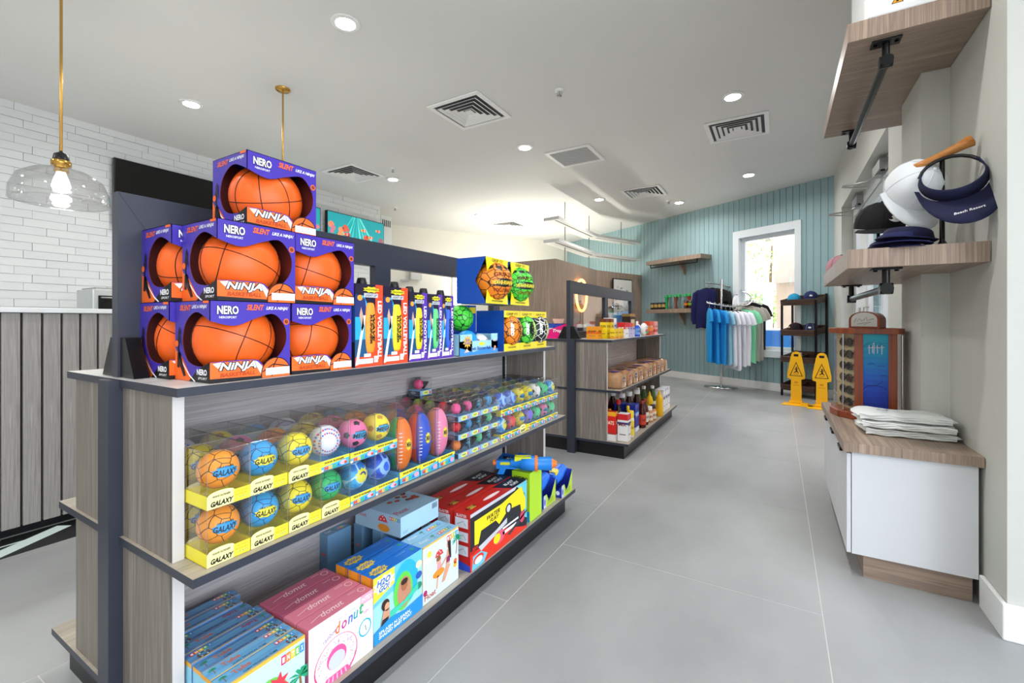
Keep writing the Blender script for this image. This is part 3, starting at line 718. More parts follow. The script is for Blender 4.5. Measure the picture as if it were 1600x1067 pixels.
def ninja_box(loc, lab, rz=0.0):
    W_, D, Hh = .172, .205, .200
    t = thing('boxed_basketball', lab, 'basketball', loc, rz, 'basketballs in purple window boxes')
    FA = frame((-W_, 0, 0), (1, 0, 0), (0, 0, 1)); FB = frame((0, 0, 0), (0, 1, 0), (0, 0, 1))
    ha = bez([(1, .25), (.72, .19), (.38, .25), (.22, .48), (.32, .73), (.62, .86), (1, .75)]); hb = bez([(0, .75), (.28, .69), (.55, .79), (.78, .84), (.93, .66), (.94, .45), (.84, .28), (.66, .16), (.52, .25), (0, .25)])
    mb = MB()
    mb.plate(FA, [(0, 0), (W_, 0)] + [(u * W_, v * Hh) for u, v in ha] + [(W_, Hh), (0, Hh)], .0015, PUR, MAROON)
    mb.plate(FB, [(0, Hh)] + [(u * D, v * Hh) for u, v in hb] + [(0, 0), (D, 0), (D, Hh)], .0015, PUR, MAROON)
    mb.box(-W_, 0, Hh - .0015, 0, D, Hh, PUR); mb.box(-W_, .0015, 0, -.0015, D, .0015, MAROON); mb.box(-W_, .0015, .0015, -W_ + .0015, D, Hh - .0015, MAROON); mb.box(-W_, D - .0015, .0015, -.0015, D, Hh - .0015, MAROON)
    mb.build('carton', t)
    mb = MB(); S_ = lambda pts, w: [(u * w, v * Hh) for u, v in pts]
    # left face
    mb.poly(FA, S_([(0, 0), (.62, 0), (.46, .07), (.20, .30), (.10, .30), (.0, .42)], W_), 0, ORK); mb.poly(FA, S_([(.42, 0), (.60, .0), (.98, .22), (1, .25), (.78, .19), (.62, .12)], W_), 1, BK)
    mb.poly(FA, S_([(.60, 0), (1, 0), (1, .25), (.92, .19)], W_), 1, BK); mb.line(FA, S_([(.08, .36), (.26, .2), (.44, .07), (.6, .0)], W_), .004, 2, WK)
    mb.poly(FA, S_([(.07, .16), (.14, .15), (.17, .34), (.22, .19), (.33, .06), (.27, .05), (.15, .19), (.12, .36), (.14, .52), (.2, .42), (.17, .56), (.18, .62), (.14, .68), (.11, .62), (.1, .56), (.05, .46), (.09, .38)], W_), 3, BK)
    mini_ball(mb, FA, .07 * W_, .46 * Hh, .009, 4)
    mb.text(FA, 'SILENT', .32 * W_, .915 * Hh, .34 * W_, .07 * Hh, 2, ORK, .03, .3); mb.text(FA, 'LIKE A NINJA!', .72 * W_, .92 * Hh, .42 * W_, .055 * Hh, 2, WK, .02, .3)
    mb.text(FA, 'NERO', .80 * W_, .125 * Hh, .28 * W_, .075 * Hh, 4, WK, .04); mb.text(FA, 'SPORT', .82 * W_, .05 * Hh, .26 * W_, .03 * Hh, 4, WK, .01, .3)
    mb.rect(FA, .82 * W_, .965 * Hh, .98 * W_, .995 * Hh, 2, ORK)
    # aisle face
    mb.text(FB, 'NERO', .20 * D, .885 * Hh, .25 * D, .12 * Hh, 2, BK, .09); mb.text(FB, 'NERO', .20 * D, .885 * Hh, .245 * D, .105 * Hh, 4, WK, .03); mb.text(FB, 'NEROSPORT', .2 * D, .795 * Hh, .2 * D, .028 * Hh, 4, WK, .01)
    mb.text(FB, 'SILENT', .53 * D, .925 * Hh, .22 * D, .075 * Hh, 3, ORK, .035, .3); mb.text(FB, 'LIKE A NINJA!', .82 * D, .915 * Hh, .30 * D, .055 * Hh, 3, WK, .02, .3)
    mb.ell(FB, .945 * D, .74 * Hh, .04 * D, .042 * Hh, 2, ORK); mb.ell(FB, .945 * D, .74 * Hh, .026 * D, .027 * Hh, 3, K('7a3412'))
    mb.poly(FB, S_([(0, .02), (.70, .02), (.64, .155), (.52, .245), (0, .245)], D), 1, ORK); mb.poly(FB, S_([(0, 0), (.72, 0), (.70, .03), (0, .05)], D), 2, BK)
    mb.poly(FB, S_([(.03, .23), (.14, .245), (.09, .17)], D), 2, WK); mb.poly(FB, S_([(.5, .245), (.56, .22), (.70, .05), (.60, .06)], D), 2, WK)
    mb.text(FB, 'NiNJA', .32 * D, .175 * Hh, .46 * D, .135 * Hh, 3, BK, .10, .25); mb.text(FB, 'NiNJA', .32 * D, .175 * Hh, .44 * D, .12 * Hh, 5, WK, .03, .25); mb.text(FB, 'BASKETBALL', .32 * D, .085 * Hh, .42 * D, .05 * Hh, 5, K('b8430f'), .03, .2)
    cx, cy, r = .80 * D, .06 * Hh, .2 * D
    pts = lambda q: [(cx + q * math.cos(PI * i / 14), max(cy + q * math.sin(PI * i / 14), 0)) for i in range(15)]
    pc_ = [(min(x, D), y) for x, y in pts(r)]; mb.poly(FB, [(cx - r, 0)] + pc_[::-1] + [(min(cx + r, D), 0)], 6, BK); pc_ = [(min(x, D), y) for x, y in pts(r * .94)]; mb.poly(FB, [(cx - r * .94, 0)] + pc_[::-1] + [(min(cx + r * .94, D), 0)], 7, ORK)
    mb.line(FB, [(cx - .3 * r, 0.002), (cx - .15 * r, cy + .5 * r), (cx + .1 * r, cy + .95 * r)], .003, 8, BK); mb.line(FB, [(cx - .9 * r, cy + .1 * r), (cx - .2 * r, cy + .55 * r), (cx + .85 * r, cy + .35 * r)], .003, 8, BK)
    mb.rect(FB, .66 * D, .03 * Hh, .985 * D, .125 * Hh, 9, WK)
    for q in (.055, .075, .1): mb.line(FB, [(.70 * D, q * Hh), (.94 * D, q * Hh)], .0008, 10, K('777777'))
    mb.prints(t)
    c = (-W_ / 2 + .003, D / 2, Hh / 2 + .0005); R_ = .0985; EX = Vector((.084 / .0985, 1, 1))
    mb = MB(); mb.ball(c, (.084, R_, R_), ORB, 32, 20); bo = mb.build('ball', t)
    mb = MB(); rot = Matrix.Rotation(random.uniform(-.5, .5), 3, 'X') @ Matrix.Rotation(random.uniform(-.35, .35), 3, 'Y') @ Matrix.Rotation(random.uniform(0, 6), 3, 'Z')
    cv = Vector(c); q = R_ + .0002; LINE = C('3a1208', .5, 0, 0)
    for kind in range(4):
        pts = []
        for i in range(48):
            a = 2 * PI * i / 48
            if kind == 0: p = Vector((math.cos(a), math.sin(a), 0))
            elif kind == 1: p = Vector((math.cos(a), 0, math.sin(a)))
            else:
                s_ = 1 if kind == 2 else -1; p = Vector((s_ * (.62 + .18 * math.cos(2 * a)), .78 * math.cos(a), .78 * math.sin(a))).normalized()
            pr_ = (rot @ p) * q; pts.append(cv + Vector((pr_.x * EX.x, pr_.y, pr_.z)))
        mb.tube(pts, .0012, LINE, 5, True)
    mb.build('seam', bo); return t
X_ = -1.17
ninja_box((X_, .556, .951), 'boxed orange basketball, bottom row, at the near shelf end'); ninja_box((X_, .766, .951), 'boxed orange basketball, bottom row beside the volleyball boxes')
ninja_box((-1.344, .543, .951), 'boxed orange basketball, bottom row, behind the black foot bracket')
ninja_box((X_, .572, 1.1515), 'boxed orange basketball, middle row, large one at the front'); ninja_box((X_ - .005, .780, 1.1515), 'boxed orange basketball, middle row, at the right end')
ninja_box((-1.344, .548, 1.1515), 'boxed orange basketball, middle row, against the dark frame'); ninja_box((-1.200, .660, 1.352), 'boxed orange basketball alone on top of the pile')

def led_box(loc, lab, w, h, main, ballc, word, capx):
    t = thing('led_ball_box', lab, 'boxed ball', loc, 0, 'upright LED ball boxes'); d = .075
    mb = MB(); dark = C('1d1530', .35); mb.box(-d, 0, 0, 0, w, h, dark); mb.build('carton', t)
    F = frame((0, 0, 0), (0, 1, 0), (0, 0, 1)); G = frame((-d, 0, 0), (1, 0, 0), (0, 0, 1)); mb = MB(); M = K(main); r = lambda p: [(u * w, v * h) for u, v in p]
    mb.poly(F, r([(0, 0), (1, 0), (1, 1), (.72, 1), (.72, .45), (0, .3)]), 0, M); mb.poly(F, r([(0, .12), (.42, .12), (.42, .76), (.3, .86), (0, .86)]), 1, K('2aa7dd')); mb.poly(F, r([(0, .12), (.4, .12), (.4, .33), (0, .33)]), 2, K('15507c')); mb.poly(F, r([(0, .6), (.40, .6), (.34, .82), (0, .88)]), 2, K('20306e'))
    mb.poly(F, r([(.0, .02), (.1, .03), (.36, .62), (.28, .62)]), 3, WK)
    mb.poly(F, r([(.14, .62), (.2, .72), (.28, .6), (.3, .48), (.22, .42), (.2, .52)]), 3, K('c8a890'))
    mb.ell(F, .16 * w, .83 * h, .09 * w, .035 * h, 3, K('f0a030')); mb.star(F, .56 * w, .935 * h, .32 * w, .04 * h, 4, K('e6dc2a'), 8, .7)
    mb.text(F, 'WAVE RUNNER', .56 * w, .935 * h, .44 * w, .022 * h, 5, BK, .02, .3); mb.rect(F, .30 * w, .84 * h, .80 * w, .89 * h, 4, K('c9ccd2')); mb.text(F, 'LIGHT UP', .55 * w, .865 * h, .42 * w, .03 * h, 5, K('33343c'), .02, .3)
    mb.text(F, 'LED ' + word, .87 * w, .44 * h, .72 * h, .15 * w, 4, WK, .03, .0, -PI / 2)
    mb.rect(F, .30 * w, .115 * h, .54 * w, .155 * h, 4, WK); mb.rect(F, .08 * w, .035 * h, .62 * w, .095 * h, 4, WK); mb.rect(F, .66 * w, .04 * h, .80 * w, .12 * h, 4, WK)
    for q in (.05, .065, .08): mb.line(F, [(.12 * w, q * h), (.58 * w, q * h)], .0007, 5, K('666666'))
    mb.text(F, '5+', .73 * w, .08 * h, .1 * w, .03 * h, 5, BK); mb.rect(G, 0, 0, d, h * .3, 0, K('14243c')); mb.rect(G, 0, h * .3, d, h * .8, 0, K('274f9c')); mb.prints(t)
    mb = MB(); mb.lathe([(max(0, math.cos(PI * (i / 14 - .5))) ** .35 * .2 * w, .31 * h * math.sin(PI * (i / 14 - .5))) for i in range(15)], C(ballc, .4), 18, (-.004, .53 * w, .47 * h), True, .080 / w, 1); bo = mb.build('folded_ball', t)
    mb = MB(); F2 = frame((-.004 + .016 + .0006, .53 * w, .47 * h), (0, 1, 0), (0, 0, 1)); mb.text(F2, 'WAVE', .03 * w, 0, .34 * h, .09 * w, 1, BK, .04, .2, -PI / 2); mb.text(F2, 'RUNNER', -.06 * w, -.02 * h, .36 * h, .07 * w, 1, BK, .04, .2, -PI / 2); mb.build('lettering', bo)
    mb = MB(); mb.lathe([(.016, 0), (.018, .004), (.014, .022), (.012, .024)], BLACK, 14, (-d * .6, capx * w, h)); mb.build('pump_cap', t); return t
led_box((-1.17, .985, .951), 'orange and navy LED volleyball box with orange ball', .118, .272, 'ef4a23', 'f59a2a', 'VOLLEYBALL', .55)
led_box((-1.17, 1.106, .951), 'orange and navy LED volleyball box with yellow ball', .118, .270, 'ef4a23', 'f2d21e', 'VOLLEYBALL', .8)
led_box((-1.17, 1.230, .951), 'purple LED football box with yellow ball', .100, .258, '5a2fa8', 'efd820', 'FOOTBALL', .5)
led_box((-1.17, 1.332, .951), 'purple LED football box with green ball', .088, .256, '5a2fa8', '62d27c', 'FOOTBALL', .3)
led_box((-1.175, 1.422, .951), 'purple LED football box with blue ball', .078, .255, '5a2fa8', '2a5fd0', 'FOOTBALL', .6)

# loose balls
mb = MB(); tb = thing('large_blue_ball', 'large blue printed ball behind the purple LED boxes', 'ball', (-1.395, 1.575, .951))
mb.ball((0, 0, .105), .105, ballmat('1f7fd0', '0d3a80', 26, .05, .4, '2f9be6'), 28, 18); bo = mb.build('ball_skin', tb)
mb = MB(); mb.tube([(.1052 * math.cos(a) * math.cos(.5), .1052 * math.sin(a), .105 + .1052 * math.cos(a) * math.sin(.5)) for a in [2 * PI * i / 40 for i in range(40)]], .002, K('0d2f6a'), 5, True); mb.btext((0, 0, .105), .105, 'WATER', -.3, .1, .9, .25, K('0d2f6a')); mb.build('printed_band', tb)
sp = thing('low_carton', 'low blue carton under the green crackle ball', 'carton', (-1.40, 1.685, .951)); mb = MB(); mb.box(0, 0, 0, .13, .12, .10, C('14489e', .4)); mb.build('carton_body', sp); mb = MB(); F = frame((.13, 0, 0), (0, 1, 0), (0, 0, 1)); mb.rect(F, .01, .01, .11, .03, 0, K('f2dc1e')); mb.build('printed_band', sp)
gb = thing('green_ball', 'bright green crackle-patterned ball above the light blue skimmer box', 'ball', (-1.325, 1.745, 1.052)); mb = MB(); GRN = ballmat('4fd83e', '0f3a12', 34, .045); mb.ball((0, 0, .064), .064, GRN, 24, 16); mb.build('ball_skin', gb); mb = MB(); mb.bpatch((0, 0, .064), .064, -1.9, .45, .55, .4, WK); mb.build('white_patch', gb)
sk = thing('skimmer_ball_set', 'light blue open tray box with blue and white-red water balls', 'boxed ball', (-1.165, 1.53, .951)); LB = C('9fd4f0', .35)
mb = MB(); mb.box(-.11, 0, 0, 0, .30, .002, LB); mb.box(-.002, 0, 0, 0, .30, .062, LB); mb.box(-.11, 0, 0, -.108, .30, .09, LB); mb.box(-.11, 0, 0, 0, .002, .09, LB); mb.box(-.11, .298, 0, 0, .30, .09, LB); mb.box(-.004, 0, 0, 0, .09, .092, LB); mb.box(-.004, .245, 0, 0, .30, .092, LB); mb.build('tray', sk)
mb = MB(); F = frame((0, 0, 0), (0, 1, 0), (0, 0, 1)); mb.poly(F, [(0, 0), (.30, 0), (.30, .02), (.2, .03), (.1, .012), (0, .035)], 0, K('3a8ed8')); mb.star(F, .055, .06, .035, .03, 1, K('f2b83a'), 10, .6); mb.text(F, 'SUN', .055, .067, .03, .012, 2, K('2a5fa8'), .03); mb.text(F, 'SPLASH', .055, .053, .045, .012, 2, K('2a5fa8'), .03)
mb.text(F, 'Twin Skimmer Balls', .16, .028, .16, .016, 2, K('1d3f8c'), .02, .2); mb.ell(F, .165, .047, .025, .008, 2, K('e8e23a')); mb.text(F, 'MESH', .275, .06, .035, .009, 2, WK, .02); mb.poly(F, [(.03, .012), (.05, .03), (.07, .015)], 2, K('f0c8b0')); mb.poly(F, [(.26, .01), (.27, .035), (.285, .03), (.275, .012)], 2, K('e0a890')); mb.prints(sk)
mb = MB(); mb.ball((-.055, .125, .058), .05, C('1b93d8', .4), 22, 14); mb.build('ball', sk, label='blue water ball'); mb = MB(); mb.ball((-.055, .228, .048), .042, C('f2f2f2', .4), 20, 14); b2 = mb.build('ball', sk, label='white water ball with red patches'); mb = MB()
for lo_, la in ((0, .15), (1.3, .3), (-1.2, .2), (.6, 1.1)): mb.bpatch((-.055, .228, .048), .042, lo_, la, .55, .5, K('e0352c'), 10)
mb.build('patches', b2)

YEL = C('f5dd16', .35, 0, .02); GBLUE = C('1450b0', .35, 0, .02)
def grip_box(loc, lab, ballm, w=.155, d=.165, h=.203, big=False, upright_word='VOLLEYBALL'):
    t = thing('grip_ball_box', lab, 'boxed ball', loc, 0, 'yellow and blue grip ball boxes'); b1, b2_ = (.26, .24) if big else (.17, .18)
    mb = MB(); n = .36 * d if big else .10 * d
    for y, s_ in ((0, 1), (w, -1)):
        F = frame((-d, 0, 0), (1, 0, 0), (0, 0, 1)); F = (Vector((-d, y if s_ > 0 else y - .002, 0)),) + F[1:]
        mb.plate((F[0], F[1], F[2], F[3]), [(0, 0), (d, 0), (d, h * .02), (d - n, h * .5), (d, h * .98), (d, h), (0, h)], -.002, GBLUE) if big else mb.plate(F, [(0, 0), (d, 0), (d, h), (0, h)], -.002, GBLUE)
    mb.box(-d, 0, 0, 0, w, .002, GBLUE); mb.box(-d, 0, h - .002, 0, w, h, YEL); mb.box(-d, 0, 0, -d + .002, w, h, GBLUE)
    mb.build('carton', t)
    mb = MB(); F = frame((.0005, 0, 0), (0, 1, 0), (0, 0, 1))
    if big:
        mb.plate(F, [(0, h), (w, h), (w * .97, h * .74), (w * .8, h * .86), (w * .5, h * .9), (w * .2, h * .82), (w * .06, h * .70)], .002, YEL); mb.plate(F, [(0, 0), (w, 0), (w * .97, h * .26), (w * .8, h * .13), (w * .5, h * .09), (w * .2, h * .15), (w * .06, h * .30)], .002, YEL)
    else:
        mb.plate(F, [(0, h), (w, h), (w, h * (1 - b1)), (0, h * (1 - b1))], .002, YEL); mb.plate(F, [(0, 0), (w, 0), (w, h * b2_), (0, h * b2_)], .002, YEL)
    mb.build('front_flaps', t) if False else None
    half = len(mb.f) // 2; hv = len(mb.v) // 2
    for q in (0, 1):
        m2 = MB(); m2.mats = mb.mats; m2.v = mb.v[q * hv:(q + 1) * hv]; m2.f = [[i - q * hv for i in f] for f in mb.f[q * half:(q + 1) * half]]; m2.mi = mb.mi[q * half:(q + 1) * half]; m2.sm = mb.sm[q * half:(q + 1) * half]; m2.build('front_flap', t)
    mb = MB(); mb.text(F, 'GRIP IT!', w * .5, h * (.945 if big else .915), w * (.5 if big else .72), h * .065, 2, K('6a5a10'), .02)
    if not big: mb.rect(F, 0, h * .0, w * .1, h * b2_, 2, K('1450b0')) if False else None
    mb.text(F, 'WAVE RUNNER', w * .5, h * (.06 if big else .09), w * .5, h * .03, 2, BK, .02, .2); mb.line(F, [(w * .25, h * .07), (w * .75, h * .07)], .0012, 2, K('6a5a10'))
    G = frame((-d, 0, 0), (1, 0, 0), (0, 0, 1)); mb.text(G, 'WAVE', d * .30, h * .86, d * .34, h * .05, 2, K('9fb4d8'), .02, .3); mb.text(G, 'RUNNER', d * .30, h * .78, d * .34, h * .04, 2, K('9fb4d8'), .02, .3)
    if big:
        for s_, yy in (('TOSS IT!', .6), ('PASS IT!', .42), ('SPIKE IT!', .22)): mb.text(G, s_, d * .30, h * yy, d * .34, h * .05, 2, K('e8ead8'), .01)
    mb.prints(t)
    mb = MB()
    if big: c, r = (-.022, w * .5, h * .5), .092
    else: c, r = (-.008, w * .5, h * .505), (.055, w * .46, h * .375)
    mb.ball(c, r, ballm, 28, 18); bo = mb.build('ball', t)
    mb = MB()
    if big:
        mb.bpatch(c, r, -.35, -.12, 1.9, .42, BK, 24, 0, .0006); mb.btext(c, r, 'GRIP IT!', -.35, .3, 1.25, .22, K('5a1f10'), .03); mb.btext(c, r, 'WAVE RUNNER', -.35, -.12, 1.4, .2, K('f2dc3a'), .03, .2, .0012); mb.btext(c, r, 'VOLLEYBALL', -.35, -.52, 1.3, .2, K('8a3010'), .03)
        for L_ in (-1.2, -.6, 0, .5): mb.bpatch(c, r, L_, .72, .5, .25, BK, 7, .12)
    else:
        mb.bpatch(c, r, -.2, 0, .75, 1.3, K('e8e2d0') if False else BK, 16, .02, .0004) if 'green' in lab else None
        mb.btext(c, r, 'VOLLEYBALL', 0.05, 0, 1.5, .28, K('2a1206') if 'orange' in lab else K('e8f08a'), .04, .2, .001, PI / 2); mb.btext(c, r, 'GRIP', -.75, .1, .9, .3, WK, .05, 0, .001, PI / 2)
    mb.build('print', bo); return t
OBM = ballmat('f58a1e', '40200a', 26, .045); BKM = ballmat('141414', 'e6e6e0', 30, .05)
grip_box((-1.168, 1.893, .951), 'yellow-banded grip box with orange volleyball, lower row, beside the skimmer tray', OBM); grip_box((-1.168, 2.051, .951), 'yellow-banded grip box with black and green volleyball, lower row middle', ballmat('55d63f', '0f3a12', 26, .06)); grip_box((-1.168, 2.209, .951), 'yellow-banded grip box with black volleyball at the shelf end', BKM)
grip_box((-1.150, 1.705, 1.183), 'large blue grip box with orange volleyball on top', OBM, .195, .165, .215, True); grip_box((-1.150, 1.925, 1.183), 'large yellow grip box with green volleyball on top at the right', GRN, .195, .165, .215, True)
gx = thing('plain_carton', 'plain blue carton behind the green ball supporting the upper box', 'carton', (-1.46, 1.83, .951)); mb = MB(); mb.box(0, 0, 0, .125, .06, .23, GBLUE); mb.build('carton_body', gx); mb = MB(); mb.rect(frame((.125, 0, 0), (0, 1, 0), (0, 0, 1)), .005, .19, .055, .22, 0, K('f2dc1e')); mb.build('printed_band', gx)

# ================================================================== NEAR GONDOLA, MIDDLE SHELF: balls in clear boxes
TRY = C('f0e23a', .4, 0, .02); TRB = C('4fb4e0', .4, 0, .02)
def cover(mb, x0, y0, z0, x1, y1, z1, mat):
    v = [(x0, y0, z0), (x1, y0, z0), (x1, y1, z0), (x0, y1, z0), (x0, y0, z1), (x1, y0, z1), (x1, y1, z1), (x0, y1, z1)]
    mb.add(v, [(4, 5, 6, 7), (0, 1, 5, 4), (1, 2, 6, 5), (2, 3, 7, 6), (3, 0, 4, 7)], mat)
    e = .0009; mb_e = clear('plastic_edge', refl=.30, rough=.08, dens=.12)
    for a, b_ in ((4, 5), (5, 6), (6, 7), (7, 4), (1, 5), (2, 6), (0, 4)): mb.tube([v[a], v[b_]], e, mb_e, 4)
def tray(mb, w, d, h, mat):
    mb.box(-d, 0, 0, 0, w, .0015, mat); mb.box(-.0015, 0, 0, 0, w, h, mat); mb.box(-d, 0, 0, -d + .0015, w, h, mat); mb.box(-d, 0, 0, 0, .0015, h, mat); mb.box(-d, w - .0015, 0, 0, w, h, mat)
def ball_skin(mb, c, r, col):
    LN = {'orange': ('f59a22', '3a2208'), 'blue': ('2b9fe0', '0d3a6a'), 'yellow': ('f0de1c', '4a4408'), 'green': ('1fb866', '0a4a28')}
    if col in LN: mb.ball(c, r, ballmat(LN[col][0], LN[col][1], 34, .028), 24, 16)
    elif col == 'tie-dye':
        mb.ball(c, r, C('e6e8f2', .4), 24, 16)
        for i in range(22):
            a = 2 * PI * i / 22; mb.bpatch(c, r, -.35 + .62 * math.cos(a), .05 + .62 * math.sin(a), .13, .13, K(('2b4fc0', 'e0445a')[i % 2]), 8)
        for i in range(26):
            a = 2 * PI * i / 26 + .1; mb.bpatch(c, r, -.35 + .95 * math.cos(a), .05 + .95 * math.sin(a), .22, .16, K(('e0445a', '5a7fe0')[i % 2]), 8)
    elif col == 'splash':
        mb.ball(c, r, ballmat('3fb0e6', 'bfe6f6', 22, .05, .4, '2a7fd0'), 24, 16); mb.bpatch(c, r, .1, .1, 1.1, 1.0, K('e8e03a'), 20, .14); mb.arc(frame((c[0] + r, c[1], c[2]), (0, 1, 0), (0, 0, 1)), .002, .006, .009, .009, 160, -10, .005, 1, K('1d2f8c'))
    elif col == 'deep-blue': mb.ball(c, r, ballmat('2a62d8', '8fc0f2', 20, .06, .4, '1d46b8'), 24, 16)
    else:
        base = {'pink': 'f078a8', 'white': 'f0f0f0', 'lime': '9fe04a', 'mint': '3fd08a', 'sun': 'f4e01e', 'red': 'e6454a', 'violet': '7a6ae0'}[col]
        mb.ball(c, r, C(base, .4), 24, 16)
        for lo_, la in ((.35, -.15), (-.45, -.55), (1.2, .2), (-1.1, .1), (.1, -1.0), (-.2, .95)): mb.bpatch(c, r, lo_, la, .5 / max(.4, math.cos(la)), .48, K('2a2a34') if col != 'sun' else K('c08a10'), 5)
    if col in LN or col in ('pink', 'sun'):
        mb.bpatch(c, r, -.10, .05, 1.25, .55, K({'orange': '2b9fe0', 'blue': 'efe234', 'yellow': '2b9fe0', 'green': '2b9fe0', 'pink': '2f9fd0', 'sun': '2f9fd0'}[col]), 20, .10, .0005)
        mb.btext(c, r, 'GALAXY' if col in LN else 'MEGA', -.10, .02, 1.15, .30, BK, .03, .25, .0009); mb.btext(c, r, 'WAVE RUNNER', -.10, .30, .8, .1, BK, .01, .3, .0009)
PW, PD, PHH = .0965, .098, .1285
protos = {}
def ball_box(loc, lab, kind, col, group, w=PW, d=PD, h=PHH):
    key = (kind, col, w, h)
    if key in protos: return dup(protos[key], loc, 0, lab, group)
    t = thing('clear_ball_box', lab, 'boxed ball', loc, 0, group); th = .030
    mb = MB(); tray(mb, w, d, th, TRY if kind == 'galaxy' else TRB); mb.build('tray', t)
    mb = MB(); F = frame((0, 0, 0), (0, 1, 0), (0, 0, 1)); G = frame((-d, 0, 0), (1, 0, 0), (0, 0, 1)); pl = lambda pts: [(u * w, v * th) for u, v in pts]
    if kind == 'galaxy':
        mb.poly(F, pl([(.02, 1), (.62, 1)] + [(.32 + .3 * math.cos(PI * i / 10), 1 + .28 * math.sin(PI * i / 10)) for i in range(11)]), 0, K('f6f0a8')) ; mb.rect(F, 0, 0, w * .6, th, 0, K('f4eea0'))
        mb.text(F, 'GALAXY', .34 * w, .34 * th, .52 * w, .40 * th, 2, BK, .05, .3); mb.text(F, 'WAVE RUNNER', .32 * w, .88 * th, .4 * w, .16 * th, 2, BK, .02, .2)
        for i, s_ in enumerate(('Color changing', 'flashing light', 'soft grip')): mb.text(F, s_, .79 * w, (.78 - .24 * i) * th, .3 * w, .13 * th, 2, K('b07818' if i < 2 else '2a8fa0'), 0)
    else:
        mb.poly(F, pl([(0, .42), (1, .72), (1, 1), (0, 1)]), 0, K('f2e23c')); mb.text(F, 'WAVE RUNNER', .46 * w, .76 * th, .68 * w, .2 * th, 2, BK, .03, .3)
        for i, (ch, cl) in enumerate((('M', 'e8502a'), ('E', 'f0c22a'), ('G', '3fb85a'), ('A', '2a6fd0'))): mb.text(F, ch, (.18 + .14 * i) * w, .25 * th, .13 * w, .36 * th, 2, K(cl), .05)
        mb.ell(F, .78 * w, .36 * th, .12 * w, .22 * th, 2, K('f4b8c8'), 12); mb.ell(F, .86 * w, .3 * th, .06 * w, .14 * th, 3, K('d0453a'), 10); mb.rect(F, 0, 0, w * .08, th * .2, 2, WK)
        mb.rect(G, 0, 0, d, th, 0, K('d8c83a'))
    mb.prints(t, 'printed_label')
    mb = MB(); cover(mb, -d + .0012, .0012, .002, -.0012, w - .0012, h, PLASTIC); mb.build('clear_cover', t)
    mb = MB(); r = min(w, d) * .485 - .002; ball_skin(mb, (-d / 2, w / 2, h * .57), r, col); mb.build('ball', t); protos[key] = t
    return t
ROWN = ('front row', 'second row', 'third row'); gname = 'balls in clear boxes on the middle shelf'
cols1 = [('galaxy', 'orange', 'orange'), ('galaxy', 'blue', 'blue'), ('galaxy', 'yellow', 'yellow'), ('galaxy', 'green', None), ('mega', 'splash', None), ('mega', 'deep-blue', None)]
low = ['orange', 'blue', 'yellow', 'green', 'splash', 'deep-blue']; upp = ['orange', 'blue', 'yellow', 'tie-dye', 'pink', 'sun']
kl = ['galaxy'] * 4 + ['mega'] * 2; ku = ['galaxy'] * 3 + ['mega'] * 3
place = ('nearest the end panel', 'second from the end panel', 'third from the end panel', 'fourth from the end panel', 'fifth from the end panel', 'beside the boxed footballs')
for row in range(3):
    for i in range(6):
        x = -1.100 - row * .1005 + (0.0 if row else .0); y = .5165 + i * .0982
        lo_c = low[i] if row == 0 else low[(i + row * 2) % 6]; up_c = upp[i] if row == 0 else upp[(i * 2 + row + 1) % 6]
        ko = kl[i] if row == 0 else ('galaxy' if lo_c in ('orange', 'blue', 'yellow', 'green') else 'mega'); ku_ = ku[i] if row == 0 else ('galaxy' if up_c in ('orange', 'blue', 'yellow') else 'mega')
        ball_box((x, y, .546), lo_c + ' ball in clear box, lower layer, ' + ROWN[row] + ', ' + place[i], ko, lo_c, gname); ball_box((x - (.004 if i % 2 else 0), y, .546 + PHH + .0008), up_c + ' ball in clear box, upper layer, ' + ROWN[row] + ', ' + place[i], ku_, up_c, gname)
